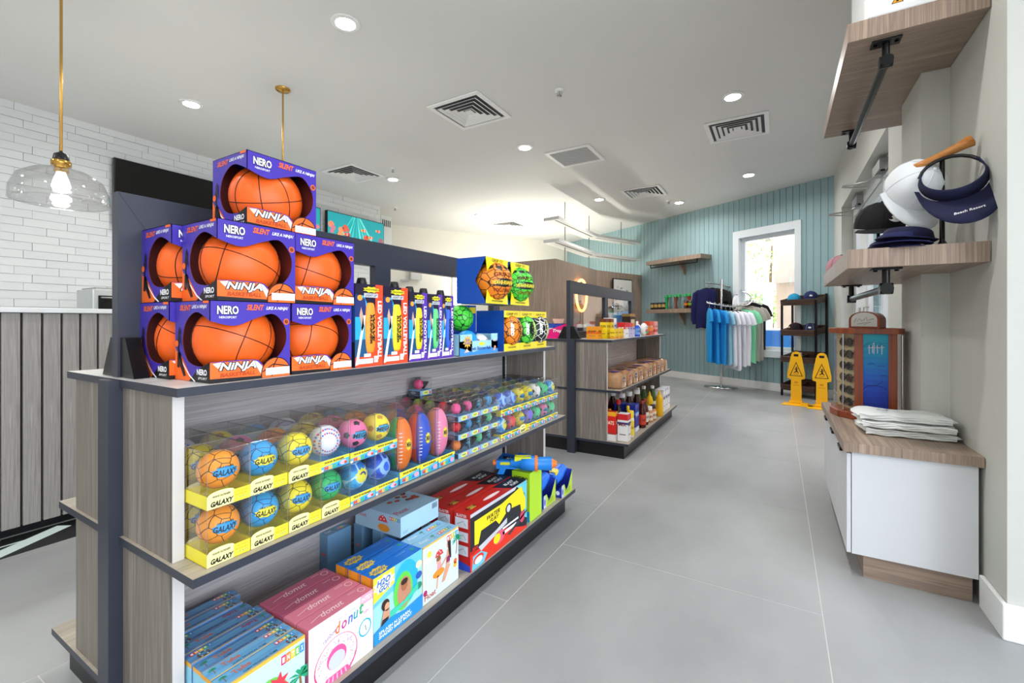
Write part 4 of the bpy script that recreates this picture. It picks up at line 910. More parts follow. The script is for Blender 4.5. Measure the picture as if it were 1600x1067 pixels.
# footballs standing in taller clear boxes
def football_box(loc, lab, a, b_, w=.099, d=.105, h=.222):
    t = thing('football_box', lab, 'boxed football', loc, 0, 'footballs in clear boxes'); th = .042
    mb = MB(); tray(mb, w, d, th, TRB); mb.build('tray', t); F = frame((0, 0, 0), (0, 1, 0), (0, 0, 1)); mb = MB()
    mb.poly(F, [(0, th * .5), (w, th * .75), (w, th), (0, th)], 0, K('f2e23c')); mb.text(F, 'WAVE RUNNER', .5 * w, .8 * th, .7 * w, .18 * th, 2, BK, .03, .3)
    for i, (ch, cl) in enumerate((('M', 'e8502a'), ('E', 'f0c22a'), ('G', '3fb85a'), ('A', '2a6fd0'))): mb.text(F, ch, (.2 + .15 * i) * w, .28 * th, .14 * w, .36 * th, 2, K(cl), .05)
    mb.ell(F, .82 * w, .35 * th, .11 * w, .2 * th, 2, K('f09aa8'), 12); mb.prints(t, 'printed_label')
    mb = MB(); cover(mb, -d + .0012, .0012, .002, -.0012, w - .0012, h, PLASTIC); mb.build('clear_cover', t)
    c = (-d / 2, w / 2, .122); prof = [(math.sin(PI * i / 16) ** .8 * .0465, -.094 * math.cos(PI * i / 16)) for i in range(17)]
    mb = MB(); n = 24
    vs = []
    for r, z in prof: vs += [(c[0] + r * math.cos(2 * PI * k / n), c[1] + r * math.sin(2 * PI * k / n), c[2] + z) for k in range(n)]
    fa = [[], []]
    for i in range(16):
        for k in range(n):
            a2 = (k + .5) / n * 360; fa[0 if (130 < a2 < 305) else 1].append((i * n + k, i * n + (k + 1) % n, (i + 1) * n + (k + 1) % n, (i + 1) * n + k))
    mb.add(vs, fa[0], C(a, .4), True); mb.add(vs, fa[1], C(b_, .4), True); bo = mb.build('football', t)
    mb = MB(); sl = [(c[0] + (r + .0006) * math.cos(-.96), c[1] + (r + .0006) * math.sin(-.96), c[2] + z) for r, z in prof[1:-1]]
    mb.tube(sl, .0009, BK, 5)
    for i in range(9):
        z = -.055 + i * .0125; rr = .0465 * (math.sin(math.acos(max(-1, min(1, -z / .094))))) ** .8 + .0008
        mb.tube([(c[0] + rr * math.cos(q), c[1] + rr * math.sin(q), c[2] + z) for q in (-.80, -.66, -.52)], .0016, WK, 5)
    rr = .0465; mb.bpatch((c[0], c[1], c[2]), (rr, rr, .08), .02, .05, .55, .5, K('f0e02a'), 18, .15, .0008); mb.btext((c[0], c[1], c[2]), (rr, rr, .08), 'MEGA', .02, .05, .42, .2, BK, .03, 0, .0016); mb.bpatch((c[0], c[1], c[2]), (rr, rr, .085), -1.45, -.45, .7, .45, K('2a8fd0'), 18, .12, .0008)
    mb.build('laces', bo); return t
fcs = (('0fa860', 'f07a24', 'green and orange'), ('e8503a', '2a52c8', 'red and blue'), ('f08a4a', 'f48ab0', 'orange and pink'))
for row in range(3):
    for i, (a, b_, nm) in enumerate(fcs): football_box((-1.100 - row * .11, 1.112 + i * .1005, .546), nm + ' football in tall clear box, ' + ROWN[row], a, b_)
# block of small clear boxes with hand toys
sp0 = {}
TOY = {'pink': 'e83a78', 'lime': 'a8d83a', 'olive': '9ac43a', 'red': 'd8282e', 'orange': 'f58a3a', 'rose': 'f05a9a', 'sky': '2a9fe0', 'dots': '3fb0d8', 'mint': '5fe0a0'}
def toy_box(loc, lab, col):
    if col in sp0: return dup(sp0[col], loc, 0, lab)
    w, d, h = .076, .0675, .0735; t = thing('small_toy_box', lab, 'boxed toy', loc, 0, 'small clear toy boxes')
    mb = MB(); tray(mb, w, d, .022, C('8fb8d8', .4)); mb.box(-d, w * .52, 0, -d + .001, w, h, BLACK); mb.build('tray', t)
    mb = MB(); F = frame((0, 0, 0), (0, 1, 0), (0, 0, 1)); G = frame((-d, 0, 0), (1, 0, 0), (0, 0, 1)); mb.ell(F, w * .5, .011, w * .3, .009, 0, K('dfe45a'), 12); mb.text(F, 'WAVE', w * .5, .011, w * .3, .007, 1, K('2a5a8c'), .03, .3); mb.ell(F, w * .85, .01, w * .08, .007, 0, K('d05a8a'), 10)
    mb.rect(G, .002, .002, d - .002, .02, 0, K('454a58')); mb.ell(G, d * .4, .011, d * .25, .007, 1, K('8a929c'), 10); mb.prints(t, 'printed_label')
    mb = MB(); cover(mb, -d + .001, .001, .0015, -.001, w - .001, h, PLASTIC); mb.build('clear_cover', t)
    mb = MB(); m = ballmat(TOY[col], '20282c', 60, .10) if col == 'dots' else C(TOY[col], .45)
    mb.ball((-d * .55, w * .40, .046), (.021, .022, .023), m, 18, 12); mb.lathe([(.006, 0), (.022, .022), (.026, .030)], C('26262c', .6), 14, (-d * .5, w * .74, .024)); mb.build('toy', t); sp0[col] = t; return t
cx = ['rose', 'red', 'olive', 'lime', 'pink']; LAY = ('bottom', 'middle', 'top')
for l in range(3):
    for i in range(5):
        for j in range(4):
            if not (i == 0 or j == 0 or l == 2): pass
            c_ = cx[i] if j == 0 and l == 2 else (('orange', 'dots', 'mint', 'dots'), ('red', 'sky', 'dots', 'mint'), ('orange', 'rose', 'dots', 'sky'))[l][j] if i == 0 else random.choice(list(TOY))
            toy_box((-1.103 - i * .069, 1.440 + j * .0775, .546 + l * .0745), c_ + ' toy in small clear box, %s layer, %s from the aisle, %s from the footballs' % (LAY[l], ('first', 'second', 'third', 'fourth', 'fifth')[i], ('first', 'second', 'third', 'fourth')[j]), c_)
toy_box((-1.36, 1.50, .546 + 3 * .0745), 'pink toy in small clear box alone on top of the toy stack', 'pink')
# far block
fl = ['splash', 'red', 'yellow', 'violet', 'mint', 'pink', 'mint']; fu = ['deep-blue', 'deep-blue', 'sun', 'yellow', 'white', 'mint', 'splash']
nth = ('first', 'second', 'third', 'fourth', 'fifth', 'sixth', 'last')
for row in range(4):
    for i in range(7):
        y = 1.757 + i * .0885; x = -1.100 - row * .087
        a = fl[i] if row == 0 else fl[(i * 3 + row) % 7]; b_ = fu[i] if row == 0 else fu[(i * 2 + row) % 7]
        q = ('front row', 'second row', 'third row', 'back row')[row]
        ball_box((x, y, .546), a + ' ball in small clear box, far block lower layer, %s, %s' % (q, nth[i]), 'galaxy' if (i == 2 and row == 0) else 'mega', a, 'small ball boxes at the far end', .088, .086, .112)
        ball_box((x, y, .6588), b_ + ' ball in small clear box, far block upper layer, %s, %s' % (q, nth[i]), 'mega', b_, 'small ball boxes at the far end', .088, .086, .112)

# ================================================================== NEAR GONDOLA, BOTTOM SHELF
def FX(x=0.0): return frame((x, 0, 0), (0, 1, 0), (0, 0, 1))      # aisle face
def FT(z, d): return frame((0, 0, z), (0, 1, 0), (-1, 0, 0))       # top face seen from the aisle
def FY(d): return frame((-d, 0, 0), (1, 0, 0), (0, 0, 1))          # face towards the camera
INTEX = (('I', 'd8285a'), ('N', 'e8852a'), ('T', 'f0c83a'), ('E', '6ab84a'), ('X', '2a8fd8'))
def intex(mb, F, x, y, h, k, step):
    for i, (c, cl) in enumerate(INTEX):
        mb.rect(F, x + i * step, y, x + i * step + step * .94, y + h, k, K(cl)); mb.text(F, c, x + (i + .47) * step, y + h * .5, step * .5, h * .6, k + 1, WK, .03)
def palm(mb, F, x, y, s, k):
    mb.line(F, [(x, y), (x + .05 * s, y + .4 * s), (x + .02 * s, y + .7 * s)], .06 * s, k, K('8a6a3a'))
    for a in (20, 60, 100, 140, 180, 215, -20):
        r = math.radians(a); ex, ey = x + .02 * s + .4 * s * math.cos(r), y + .7 * s + .25 * s * math.sin(r) - .05 * s; mb.poly(F, [(x + .02 * s, y + .7 * s), (x + .2 * s * math.cos(r + .35), y + .72 * s + .17 * s * math.sin(r + .35)), (ex, ey), (x + .2 * s * math.cos(r - .35), y + .68 * s + .15 * s * math.sin(r - .35))], k + 1, K('1f9a6a'))
def carton(loc, lab, cat, group, w, d, h, col, name='carton_box', art=None, rz=0.0):
    t = thing(name, lab, cat, loc, rz, group); mb = MB(); mb.box(-d, 0, 0, 0, w, h, C(col, .35, 0, .03)); mb.build('carton', t, bevel=.0012)
    if art: mb = MB(); art(mb, w, d, h); mb.prints(t)
    return t
def art_tube(flip, front):
    def f(mb, w, d, h):
        T = FT(h, d); mb.rect(T, 0, 0, w, .003, 0, K('e8b84a')); mb.rect(T, 0, d * .35, w, d * .62, 0, K('5f9ac8')); mb.rect(T, w * .1, d * .65, w * .7, d * .8, 0, K('6aa8d0'))
        q = w * .72 if flip else w * .05
        mb.text(T, 'Tube', w * (.75 if flip else .28), d * .62, w * .2, d * .34, 2, K('a83a5a' if flip else 'd06a4a'), .02, 0, PI if flip else 0); palm(mb, T, w * (.92 if flip else .08), d * .3, d * .6, 2); mb.text(T, 'LUSH TROPICAL TUBE', w * .46, d * .22, w * .4, d * .14, 2, K('22406a'), .01)
        intex(mb, T, w * (.05 if flip else .70), d * .62, d * .24, 2, w * .05); mb.arc(T, w * (.16 if flip else .86), d * .3, d * .28, d * .18, 0, 360, d * .1, 2, K('2a4a4a'))
        for a in range(0, 360, 60): mb.ell(T, w * (.16 if flip else .86) + d * .28 * math.cos(math.radians(a)), d * .3 + d * .18 * math.sin(math.radians(a)), d * .05, d * .04, 3, K(('e85a4a', 'f0c83a', 'f2f2f2')[a // 60 % 3]), 8)
        Y_ = FY(d); mb.rect(Y_, 0, 0, d, h, 0, K('8fd0ea')); mb.rect(Y_, 0, h * .94, d, h, 1, K('e8a83a'))
        E2 = frame((0, w, 0), (-1, 0, 0), (0, 0, 1)); mb.rect(E2, 0, 0, d, h * .85, 0, K('5fb0dc')); mb.rect(E2, 0, h * .85, d, h, 1, K('e8a83a')); mb.line(E2, [(d * .3, h * .5), (d * .7, h * .7), (d * .7, h * .4)], .004, 2, WK)
        if front:
            F = FX(); mb.rect(F, 0, 0, w, h, 0, K('bfe6f6')); mb.rect(F, 0, h * .955, w, h, 1, K('f0b83a')); mb.rect(F, 0, 0, w * .022, h, 1, K('f0b83a')); intex(mb, F, w * .68, h * .78, h * .13, 2, w * .062)
            palm(mb, F, w * .92, h * .02, h * .62, 2); mb.poly(F, [(w * .82, 0), (w, 0), (w, h * .28), (w * .86, h * .26)], 4, K('f0a83a'))
            mb.arc(F, w * .52, h * .1, w * .24, h * .52, 0, 180, .03, 2, K('6ac84a')); mb.ell(F, w * .52, h * .2, w * .17, h * .34, 3, K('3a3038')); mb.ell(F, w * .53, h * .2, w * .10, h * .24, 4, K('e8b898'))
            mb.star(F, w * .64, h * .55, .03, .03, 5, K('e83a4a'), 7, .5); mb.star(F, w * .70, h * .36, .024, .024, 5, K('f2f2e8'), 6, .5); mb.star(F, w * .36, h * .5, .024, .022, 5, K('f0c83a'), 7, .5)
            mb.poly(F, [(w * .1, 0), (w * .3, h * .2), (w * .36, 0)], 2, K('6ac0e8'))
    return f
xx = -1.036
tt = ('at the front with the palm picture', 'second from the aisle', 'third from the aisle', 'fourth from the aisle', 'fifth from the aisle', 'sixth from the aisle', 'seventh from the aisle', 'rearmost, against the wood')
yo = (0, 0, .004, .002, .006, .0, -.006, .012)
for i in range(8):
    carton((xx - i * .0455, .5165 + yo[i], .131), 'blue swim tube carton ' + tt[i], 'box', 'swim tube cartons', .198, .043, .172 - (.004 if i in (2, 5) else 0), '6aa6cc' if i < 2 else '5a86b8', 'swim_tube_carton', art_tube(i in (3, 5), i == 0))
def art_donut(front):
    def f(mb, w, d, h):
        T = FT(h, d); mb.line(T, [(w * .1, d * .4), (w * .25, d * .55), (w * .55, d * .5)], .0016, 1, K('f4d8dc')); mb.text(T, 'donut', w * .42, d * .5, w * .34, d * .42, 2, K('f4dadd'), 0, .35); mb.arc(T, w * .9, d * .5, d * .2, d * .2, 0, 360, .0025, 2, K('f0c8d0')); mb.text(T, 'DANCE', w * .78, d * .72, w * .12, d * .1, 2, K('f4dadd'))
        if front:
            F = FX(); mb.rect(F, 0, 0, w, h, 0, K('f2f4f8')); mb.rect(F, w * .78, h * .85, w, h, 1, K('f0a8bc')); mb.text(F, 'INTEX', w * .89, h * .925, w * .17, h * .07, 2, WK, .01)
            mb.text(F, 'DANCE & SUMMER', w * .55, h * .88, w * .3, h * .035, 1, K('9a9aa0'))
            mb.text(F, 'rainbow', w * .30, h * .72, w * .22, h * .075, 2, K('8a3a8a'), 0, .3, .35)
            for i, (c, cl) in enumerate((('d', 'e8702a'), ('o', 'c8408a'), ('n', '5a6ac8'), ('u', '2a9ab8'), ('t', '3aa86a'))): mb.text(F, c, w * (.42 + .095 * i), h * (.735 + .012 * i + (.025 if c in 'dt' else 0)), w * .085, h * (.12 if c in 'nou' else .17), 3, K(cl), .02, .3, .1)
            mb.text(F, 'tube', w * .88, h * .72, w * .10, h * .06, 2, K('c8408a'), 0, .3)
            cx_, cy_ = w * .40, h * .29; mb.ell(F, cx_, cy_, w * .33, h * .36, 2, K('e83a7a'), 30); mb.ell(F, cx_, cy_ + .003, w * .315, h * .335, 3, K('f8d8e4'), 30); mb.ell(F, cx_, cy_ + h * .04, w * .15, h * .17, 4, K('f05a96'), 24); mb.ell(F, cx_, cy_, w * .125, h * .13, 5, K('c8cce8'), 24)
            R = random.Random(3)
            for i in range(60):
                a = R.random() * 6.28; q = .2 + R.random() * .1; mb.line(F, [(cx_ + w * q * math.cos(a), cy_ + h * q * 1.08 * math.sin(a)), (cx_ + w * q * math.cos(a) + .004 * math.cos(a * 5), cy_ + h * q * 1.08 * math.sin(a) + .004 * math.sin(a * 5))], .0014, 6, K(R.choice(('e83a5a', '3ab86a', '3a3a4a', 'f0a82a', '8a4ac0', '2a9ad0'))))
            mb.arc(F, w * .86, h * .46, w * .10, h * .13, 0, 360, .004, 3, K('2ab0d8')); mb.line(F, [(w * .86, h * .5), (w * .88, h * .4)], .003, 3, K('7a9a8a'))
            mb.poly(F, [(w * .18, 0), (w * .62, 0), (w * .56, h * .10), (w * .24, h * .10)], 7, K('f05a96'))
            for i in range(5): mb.line(F, [(w * (.26 + .07 * i), .001), (w * (.28 + .06 * i), h * .09)], .004, 8, K('f8b8d0'))
    return f
for i in range(4): carton((-1.032 - i * .056, .7225, .131), 'pink donut swim ring carton ' + ('with white front at the aisle', 'second from the aisle', 'third from the aisle', 'rearmost')[i], 'box', 'donut ring cartons', .211, .052, .178, ('d2788c', 'd2788c', 'b85a74', 'b85a74')[i], 'donut_ring_carton', art_donut(i == 0))
def art_h2o(front):
    def f(mb, w, d, h):
        T = FT(h, d); mb.star(T, w * .2, d * .45, w * .17, d * .4, 1, K('e6c84a'), 9, .75); mb.text(T, 'H2OGO', w * .2, d * .45, w * .22, d * .3, 2, K('1d5ab0'), .03, .2); mb.ell(T, w * .9, d * .5, .008, .008, 1, K('2a9a8a'), 10); mb.line(T, [(w * .6, d * .7), (w * .8, d * .7)], .002, 1, K('8ab8e8'))
        mb.rect(FY(d), 0, 0, d, h, 0, K('f09a2a')); mb.rect(FY(d), d * .8, 0, d, h, 1, K('d8801e'))
        if front:
            F = FX(); mb.rect(F, 0, 0, w, h, 0, K('9fd8ec')); mb.poly(F, [(0, h * .55), (w, h * .75), (w, h), (0, h)], 1, K('6ac4e4')); mb.poly(F, [(0, h * .62), (w * .40, h * .74), (w * .40, h), (0, h)], 2, K('f4e23c')); mb.star(F, w * .2, h * .84, w * .22, h * .14, 3, K('f8f0c8'), 10, .75); mb.text(F, 'H2O', w * .19, h * .88, w * .26, h * .10, 4, K('1d6ac8'), .04, .2); mb.text(F, 'GO!', w * .2, h * .78, w * .2, h * .09, 4, K('1d6ac8'), .04, .2)
            mb.ell(F, w * .64, h * .62, w * .26, h * .36, 3, K('2ab0e0'), 26); mb.ell(F, w * .58, h * .52, w * .2, h * .3, 4, K('5fd04a'), 24); mb.ell(F, w * .60, h * .50, w * .145, h * .24, 5, K('c08a6a'), 20); mb.ell(F, w * .60, h * .6, w * .07, h * .09, 6, K('a86a4a'), 16); mb.ell(F, w * .60, h * .66, w * .075, h * .05, 7, K('3a2418'), 14)
            mb.poly(F, [(w * .28, h * .22), (w * .9, h * .38), (w * .9, h * .5), (w * .6, h * .36), (w * .3, h * .34)], 8, K('3fc8a8'))
            mb.ell(F, w * .22, h * .50, w * .075, h * .085, 8, K('3a2418'), 16); mb.ell(F, w * .25, h * .46, w * .05, h * .065, 9, K('d8a080'), 14); mb.poly(F, [(w * .12, h * .2), (w * .3, h * .2), (w * .3, h * .42), (w * .18, h * .42)], 9, K('d09a7a')); mb.poly(F, [(w * .12, h * .2), (w * .26, h * .2), (w * .28, h * .3), (w * .16, h * .3)], 10, K('222830'))
            mb.poly(F, [(0, 0), (w, 0), (w, h * .24), (w * .6, h * .2), (w * .3, h * .26), (0, h * .18)], 11, K('1f8fd8')); mb.text(F, 'SPLASH N LEARN', w * .4, h * .13, w * .62, h * .05, 12, WK, .02); mb.text(F, 'SHADED BABY BOAT', w * .42, h * .07, w * .66, h * .05, 12, WK, .02)
            for q, cl in ((.78, 'f0e0b8'), (.6, '2a5ab0'), (.42, '2a8a6a')): mb.ell(F, w * .92, h * q, w * .07, h * .06, 5, K(cl), 16)
    return f
for i in range(3): carton((-1.038 - i * .057, .9405, .131), 'blue baby boat carton with yellow logo, ' + ('at the aisle with picture front', 'middle one', 'rearmost')[i], 'box', 'baby boat cartons', .213, .053, .200, '1f72d0', 'baby_boat_carton', art_h2o(i == 0))
def mushroom(mb, F, x, y, s, k):
    mb.poly(F, [(x - .5 * s, y), (x + .5 * s, y), (x + .3 * s, y + .35 * s), (x, y + .48 * s), (x - .3 * s, y + .35 * s)], k, K('d83a3a'))
    for dx, dy in ((-.2, .15), (.15, .2), (0, .36)): mb.ell(F, x + dx * s, y + dy * s, .06 * s, .05 * s, k + 1, WK, 8)
def art_float(front):
    def f(mb, w, d, h):
        T = FT(h, d); mb.text(T, 'Float', w * .2, d * .6, w * .2, d * .3, 1, K('e8f2f8'), .01); intex(mb, T, w * .55, d * .3, d * .3, 1, w * .07); palm(mb, T, w * .42, d * .2, d * .6, 1)
        Y_ = FY(d); mushroom(mb, Y_, d * .5, h * .6, d * .5, 1)
        if front:
            F = FX(); mb.rect(F, 0, 0, w, h, 0, K('d4ecf8')); mb.rect(F, 0, h * .97, w, h, 1, K('e8b83a')); mb.rect(F, 0, 0, w * .015, h, 1, K('e8b83a')); intex(mb, F, w * .66, h * .84, h * .1, 2, w * .065); palm(mb, F, w * .93, h * .5, h * .4, 2)
            mushroom(mb, F, w * .44, h * .68, w * .24, 3); mb.ell(F, w * .43, h * .60, w * .07, h * .07, 3, K('e8b090'), 14); mb.ell(F, w * .42, h * .64, w * .06, h * .05, 4, K('8a5a3a'), 14); mb.poly(F, [(w * .38, h * .4), (w * .5, h * .4), (w * .49, h * .56), (w * .39, h * .56)], 4, K('f0a0a8')); mb.ell(F, w * .42, h * .38, w * .16, h * .07, 5, K('f0902a'), 18)
            mb.poly(F, [(w * .35, h * .12), (w * .39, h * .12), (w * .43, h * .34), (w * .38, h * .34)], 5, K('e8b090'))
            mb.ell(F, w * .70, h * .78, w * .055, h * .07, 4, K('d8a080'), 14); mb.poly(F, [(w * .67, h * .84), (w * .76, h * .84), (w * .78, h * .5), (w * .72, h * .52)], 5, K('2a1c18')); mb.poly(F, [(w * .62, h * .42), (w * .74, h * .42), (w * .74, h * .70), (w * .66, h * .70)], 4, K('d8a080')); mb.poly(F, [(w * .64, h * .46), (w * .74, h * .46), (w * .74, h * .58), (w * .64, h * .56)], 6, K('8a2a5a')); mb.poly(F, [(w * .46, h * .46), (w * .66, h * .62), (w * .66, h * .56), (w * .48, h * .43)], 5, K('d8a080')); mb.poly(F, [(w * .50, h * .16), (w * .60, h * .16), (w * .76, h * .40), (w * .62, h * .42)], 5, K('d8a080'))
            mb.ell(F, w * .9, h * .38, w * .05, h * .05, 3, K('e8702a'), 12); mb.ell(F, w * .9, h * .31, w * .06, h * .05, 3, K('f0b83a'), 12); mb.text(F, 'Float', w * .2, h * .1, w * .3, h * .1, 3, K('c0562a'), .02); mb.ell(F, w * .07, h * .19, w * .05, h * .05, 3, K('b02a6a'), 14); mb.ell(F, w * .14, h * .72, w * .12, h * .05, 2, WK, 14); mb.ell(F, w * .18, h * .82, w * .06, h * .06, 2, K('f4d84a'), 14)
    return f
for i in range(2): carton((-1.040 - i * .052, 1.1575, .131), 'pale blue baby float carton ' + ('with mother and child picture', 'behind the picture one')[i], 'box', 'baby float cartons', .199, .049, .197, '8fc0dc', 'baby_float_carton', art_float(i == 0))
def art_lying(mb, w, d, h):
    mb.text(FX(), 'FLOAT', w * .12, h * .2, w * .12, h * .12, 1, K('7a8a9a')); F = FX()
    for i in range(8): mb.line(F, [(w * (.82 + .018 * i), h * .62), (w * (.82 + .018 * i), h * .9)], .0016, 1, K('30343c'))
    T = FT(h, d); R = random.Random(5)
    for i in range(16): mb.ell(T, w * (.35 + R.random() * .5), d * (.35 + R.random() * .45), .012, .010, 1 + i % 3, K(R.choice(('7a4a2a', 'c0562a', 'd8a080', '3a2418', 'b83a3a', 'e8c8a8'))), 10)
    mb.text(T, 'Float', w * .2, d * .16, w * .3, d * .12, 1, K('d0486a'), .01); Y_ = FY(d); mb.rect(Y_, 0, 0, d, h, 0, K('a8c8dc')); mb.text(Y_, 'Float', d * .16, h * .62, d * .2, h * .2, 1, K('c0384a'), .01); mushroom(mb, Y_, d * .62, h * .55, .05, 1); mb.ell(Y_, d * .64, h * .25, .03, .014, 2, K('e8902a'), 12); intex(mb, Y_, d * .76, h * .74, h * .16, 1, d * .045); mb.ell(Y_, d * .05, h * .85, .012, .012, 1, K('2a9a5a'), 12)
for i, (x, y, lab) in enumerate(((-1.345, 1.165, 'baby float carton standing under the lying one'), (-1.405, 1.06, 'dark baby float carton with mushroom standing at the back'), (-1.245, 1.165, 'baby float carton between the lying one and the shelf'))): carton((x, y, .131), lab, 'box', 'baby float cartons', .105 if i == 1 else .19, .045, .190 if i == 1 else .199, '6a94b4', 'baby_float_carton', art_float(False))
carton((-1.150, 1.168, .3315), 'pale baby float carton lying flat on top of the others', 'box', 'baby float cartons', .205, .235, .072, 'a9cfe6', 'baby_float_carton', art_lying)
def art_red(front):
    def f(mb, w, d, h):
        T = FT(h, d); mb.ell(T, w * .45, d * .42, w * .14, d * .13, 1, K('f0c8c8'), 22); mb.ell(T, w * .45, d * .42, w * .12, d * .09, 2, K('f6e6e6'), 22)
        mb.text(T, 'WATER', w * .13, d * .5, w * .14, d * .2, 1, K('2a1414'), .03, .2); mb.rect(T, w * .04, d * .2, w * .2, d * .7, 0, K('c8a83a')) if False else None
        mb.rect(T, w * .10, d * .34, w * .18, d * .62, 0, K('e0c04a')); mb.poly(T, [(w * .72, d * .0), (w, 0), (w, d), (w * .62, d)], 1, K('14141c')); mb.text(T, 'BLAST', w * .82, d * .62, w * .18, d * .22, 2, K('d8dce0'), .03, .3); mb.text(T, 'FURY', w * .84, d * .3, w * .16, d * .22, 2, K('d8dce0'), .03, .3)
        Y_ = FY(d)
        for q in (.74, .50, .26): mb.rect(Y_, d * .12, h * q, d * .88, h * (q + .17), 1, K('d8dade')); mb.line(Y_, [(d * .25, h * (q + .05)), (d * .6, h * (q + .12)), (d * .75, h * (q + .04))], .004, 2, K('a8acb4'))
        mb.text(Y_, 'BLASTER', d * .5, h * .95, d * .6, h * .05, 1, K('f2d8d8'), .02); mb.poly(Y_, [(0, 0), (d, 0), (d, h * .1), (0, h * .18)], 1, K('2a4ac0'))
        if front:
            F = FX(); mb.poly(F, [(0, h * .35), (w, h * .05), (w, h * .62), (w * .93, h), (0, h)], 1, K('24262c')); mb.poly(F, [(w * .78, h), (w, h), (w, h * .2), (w * .95, h * .25), (w * .95, h * .75)], 2, K('6ac8d8')); mb.poly(F, [(0, h * .94), (.75 * w, h * .94), (w * .8, h), (0, h)], 3, K('c8c8d0'))
            mb.poly(F, [(w * .06, h * .42), (w * .06, h * .84), (w * .5, h * .84), (w * .88, h * .94), (w * .97, h * .62), (w * .97, h * .42), (w * .88, h * .40), (w * .86, h * .58), (w * .62, h * .64), (w * .46, h * .48), (w * .40, h * .60), (w * .16, h * .60), (w * .12, h * .40)], 4, K('f2dc1e')); mb.ell(F, w * .63, h * .66, w * .06, h * .10, 5, K('24262c'), 16); mb.ell(F, w * .63, h * .66, w * .035, h * .07, 6, K('d4d6da'), 14)
            mb.text(F, 'WATER', w * .36, h * .75, w * .22, h * .08, 5, BK, .03, .3); mb.text(F, 'FURY', w * .38, h * .66, w * .16, h * .07, 5, BK, .03, .3)
            mb.poly(F, [(w * .12, h * .34), (w * .42, h * .42), (w * .6, h * .50), (w * .6, h * .40), (w * .16, h * .24)], 5, K('c8ccd0')); mb.poly(F, [(0, 0), (w, 0), (w, h * .02), (w * .6, h * .30), (w * .3, h * .36), (0, h * .28)], 4, K('e2321e')); mb.ell(F, w * .46, h * .24, w * .10, h * .12, 5, K('e85a7a'), 18); mb.ell(F, w * .42, h * .24, w * .06, h * .09, 6, K('f2dc1e'), 16)
            mb.rect(F, w * .52, h * .22, w * .78, h * .28, 5, WK); mb.rect(F, w * .52, h * .32, w * .82, h * .36, 5, WK); mb.poly(F, [(w * .02, 0), (w * .2, 0), (w * .26, h * .12), (w * .16, h * .24), (w * .04, h * .24)], 5, K('6ac4e0')); mb.ell(F, w * .12, h * .14, w * .08, h * .08, 6, K('e2321e'), 14); mb.ell(F, w * .12, h * .12, w * .06, h * .06, 7, K('f2f2f2'), 14); mb.ell(F, w * .9, h * .3, w * .05, h * .12, 5, K('d84a6a'), 14); mb.text(F, 'MAX', w * .07, h * .37, w * .08, h * .06, 6, K('e2321e'), .04)
            mb.poly(F, [(w * .6, h * .16), (w, h * .38), (w, h * .34), (w * .66, h * .12)], 5, K('3a3c44'))
    return f
for i in range(3): carton((-1.022 - i * .088, 1.408, .131), 'red water blaster carton ' + ('with yellow gun picture at the aisle', 'in the middle', 'rearmost')[i], 'box', 'water blaster cartons', .452, .082, .222, 'c0231c', 'water_blaster_carton', art_red(i == 0))
# green tower with a blue water gun on it
gs = thing('gun_stand_carton', 'lime green upright carton under the blue water gun', 'box', (-1.03, 1.905, .131)); mb = MB(); mb.box(-.10, 0, 0, 0, .125, .235, C('a8d82a', .35)); mb.build('carton', gs, bevel=.001)
mb = MB(); Y_ = FY(.10); mb.rect(Y_, 0, 0, .10, .05, 1, K('1a9ad0')); mb.text(Y_, 'HYDRO', .05, .205, .08, .016, 1, BK, .04, .2); mb.text(Y_, 'GRAVITY', .05, .186, .08, .016, 1, BK, .04, .2)
for q in (.15, .135, .12, .105): mb.line(Y_, [(.01, q), (.08, q)], .002, 1, K('7a9a2a'))
mb.ell(Y_, .05, .075, .03, .012, 2, K('e8702a'), 12); mb.rect(FX(), 0, 0, .125, .235, 0, K('b4e032')); mb.prints(gs)
def water_gun(loc, lab, rz, s=1.0, base='1f7fd8'):
    t = thing('water_gun', lab, 'water gun', loc, rz, 'toy water guns'); t.scale = (s, s, s); B = C(base, .35); O = C('f07a2a', .35); Yl = C('cfd62a', .35)
    mb = MB(); mb.tube([(0, 0, .04), (0, .05, .04), (0, .055, .04), (0, .12, .04), (0, .13, .04), (0, .20, .04)], [.022, .028, .034, .036, .030, .034], B, 16); mb.box(-.014, -.07, .015, .014, .03, .055, B); mb.build('barrel', t, bevel=0)
    mb = MB(); mb.cyl((0, .20, .04), (0, .225, .04), .026, O, .012, 16); mb.cyl((0, .118, .04), (0, .132, .04), .038, O, None, 16); mb.cyl((0, -.085, .042), (0, -.068, .042), .014, O, None, 12); mb.build('nozzle', t)
    mb = MB(); mb.plate(frame((.013, -.05, 0), (0, 1, 0), (0, 0, 1)), [(0, .02), (.03, .02), (.016, -.012), (-.014, -.012)], .026, B); mb.build('grip', t)
    mb = MB(); mb.box(-.016, -.05, .035, .016, .02, .048, Yl); mb.box(-.02, .02, .052, .02, .10, .074, Yl); mb.build('side_panel', t)
    return t
g1 = water_gun((-1.125, 1.885, .368), 'blue water gun with orange tip lying on the lime carton', math.radians(-62), 1.0)
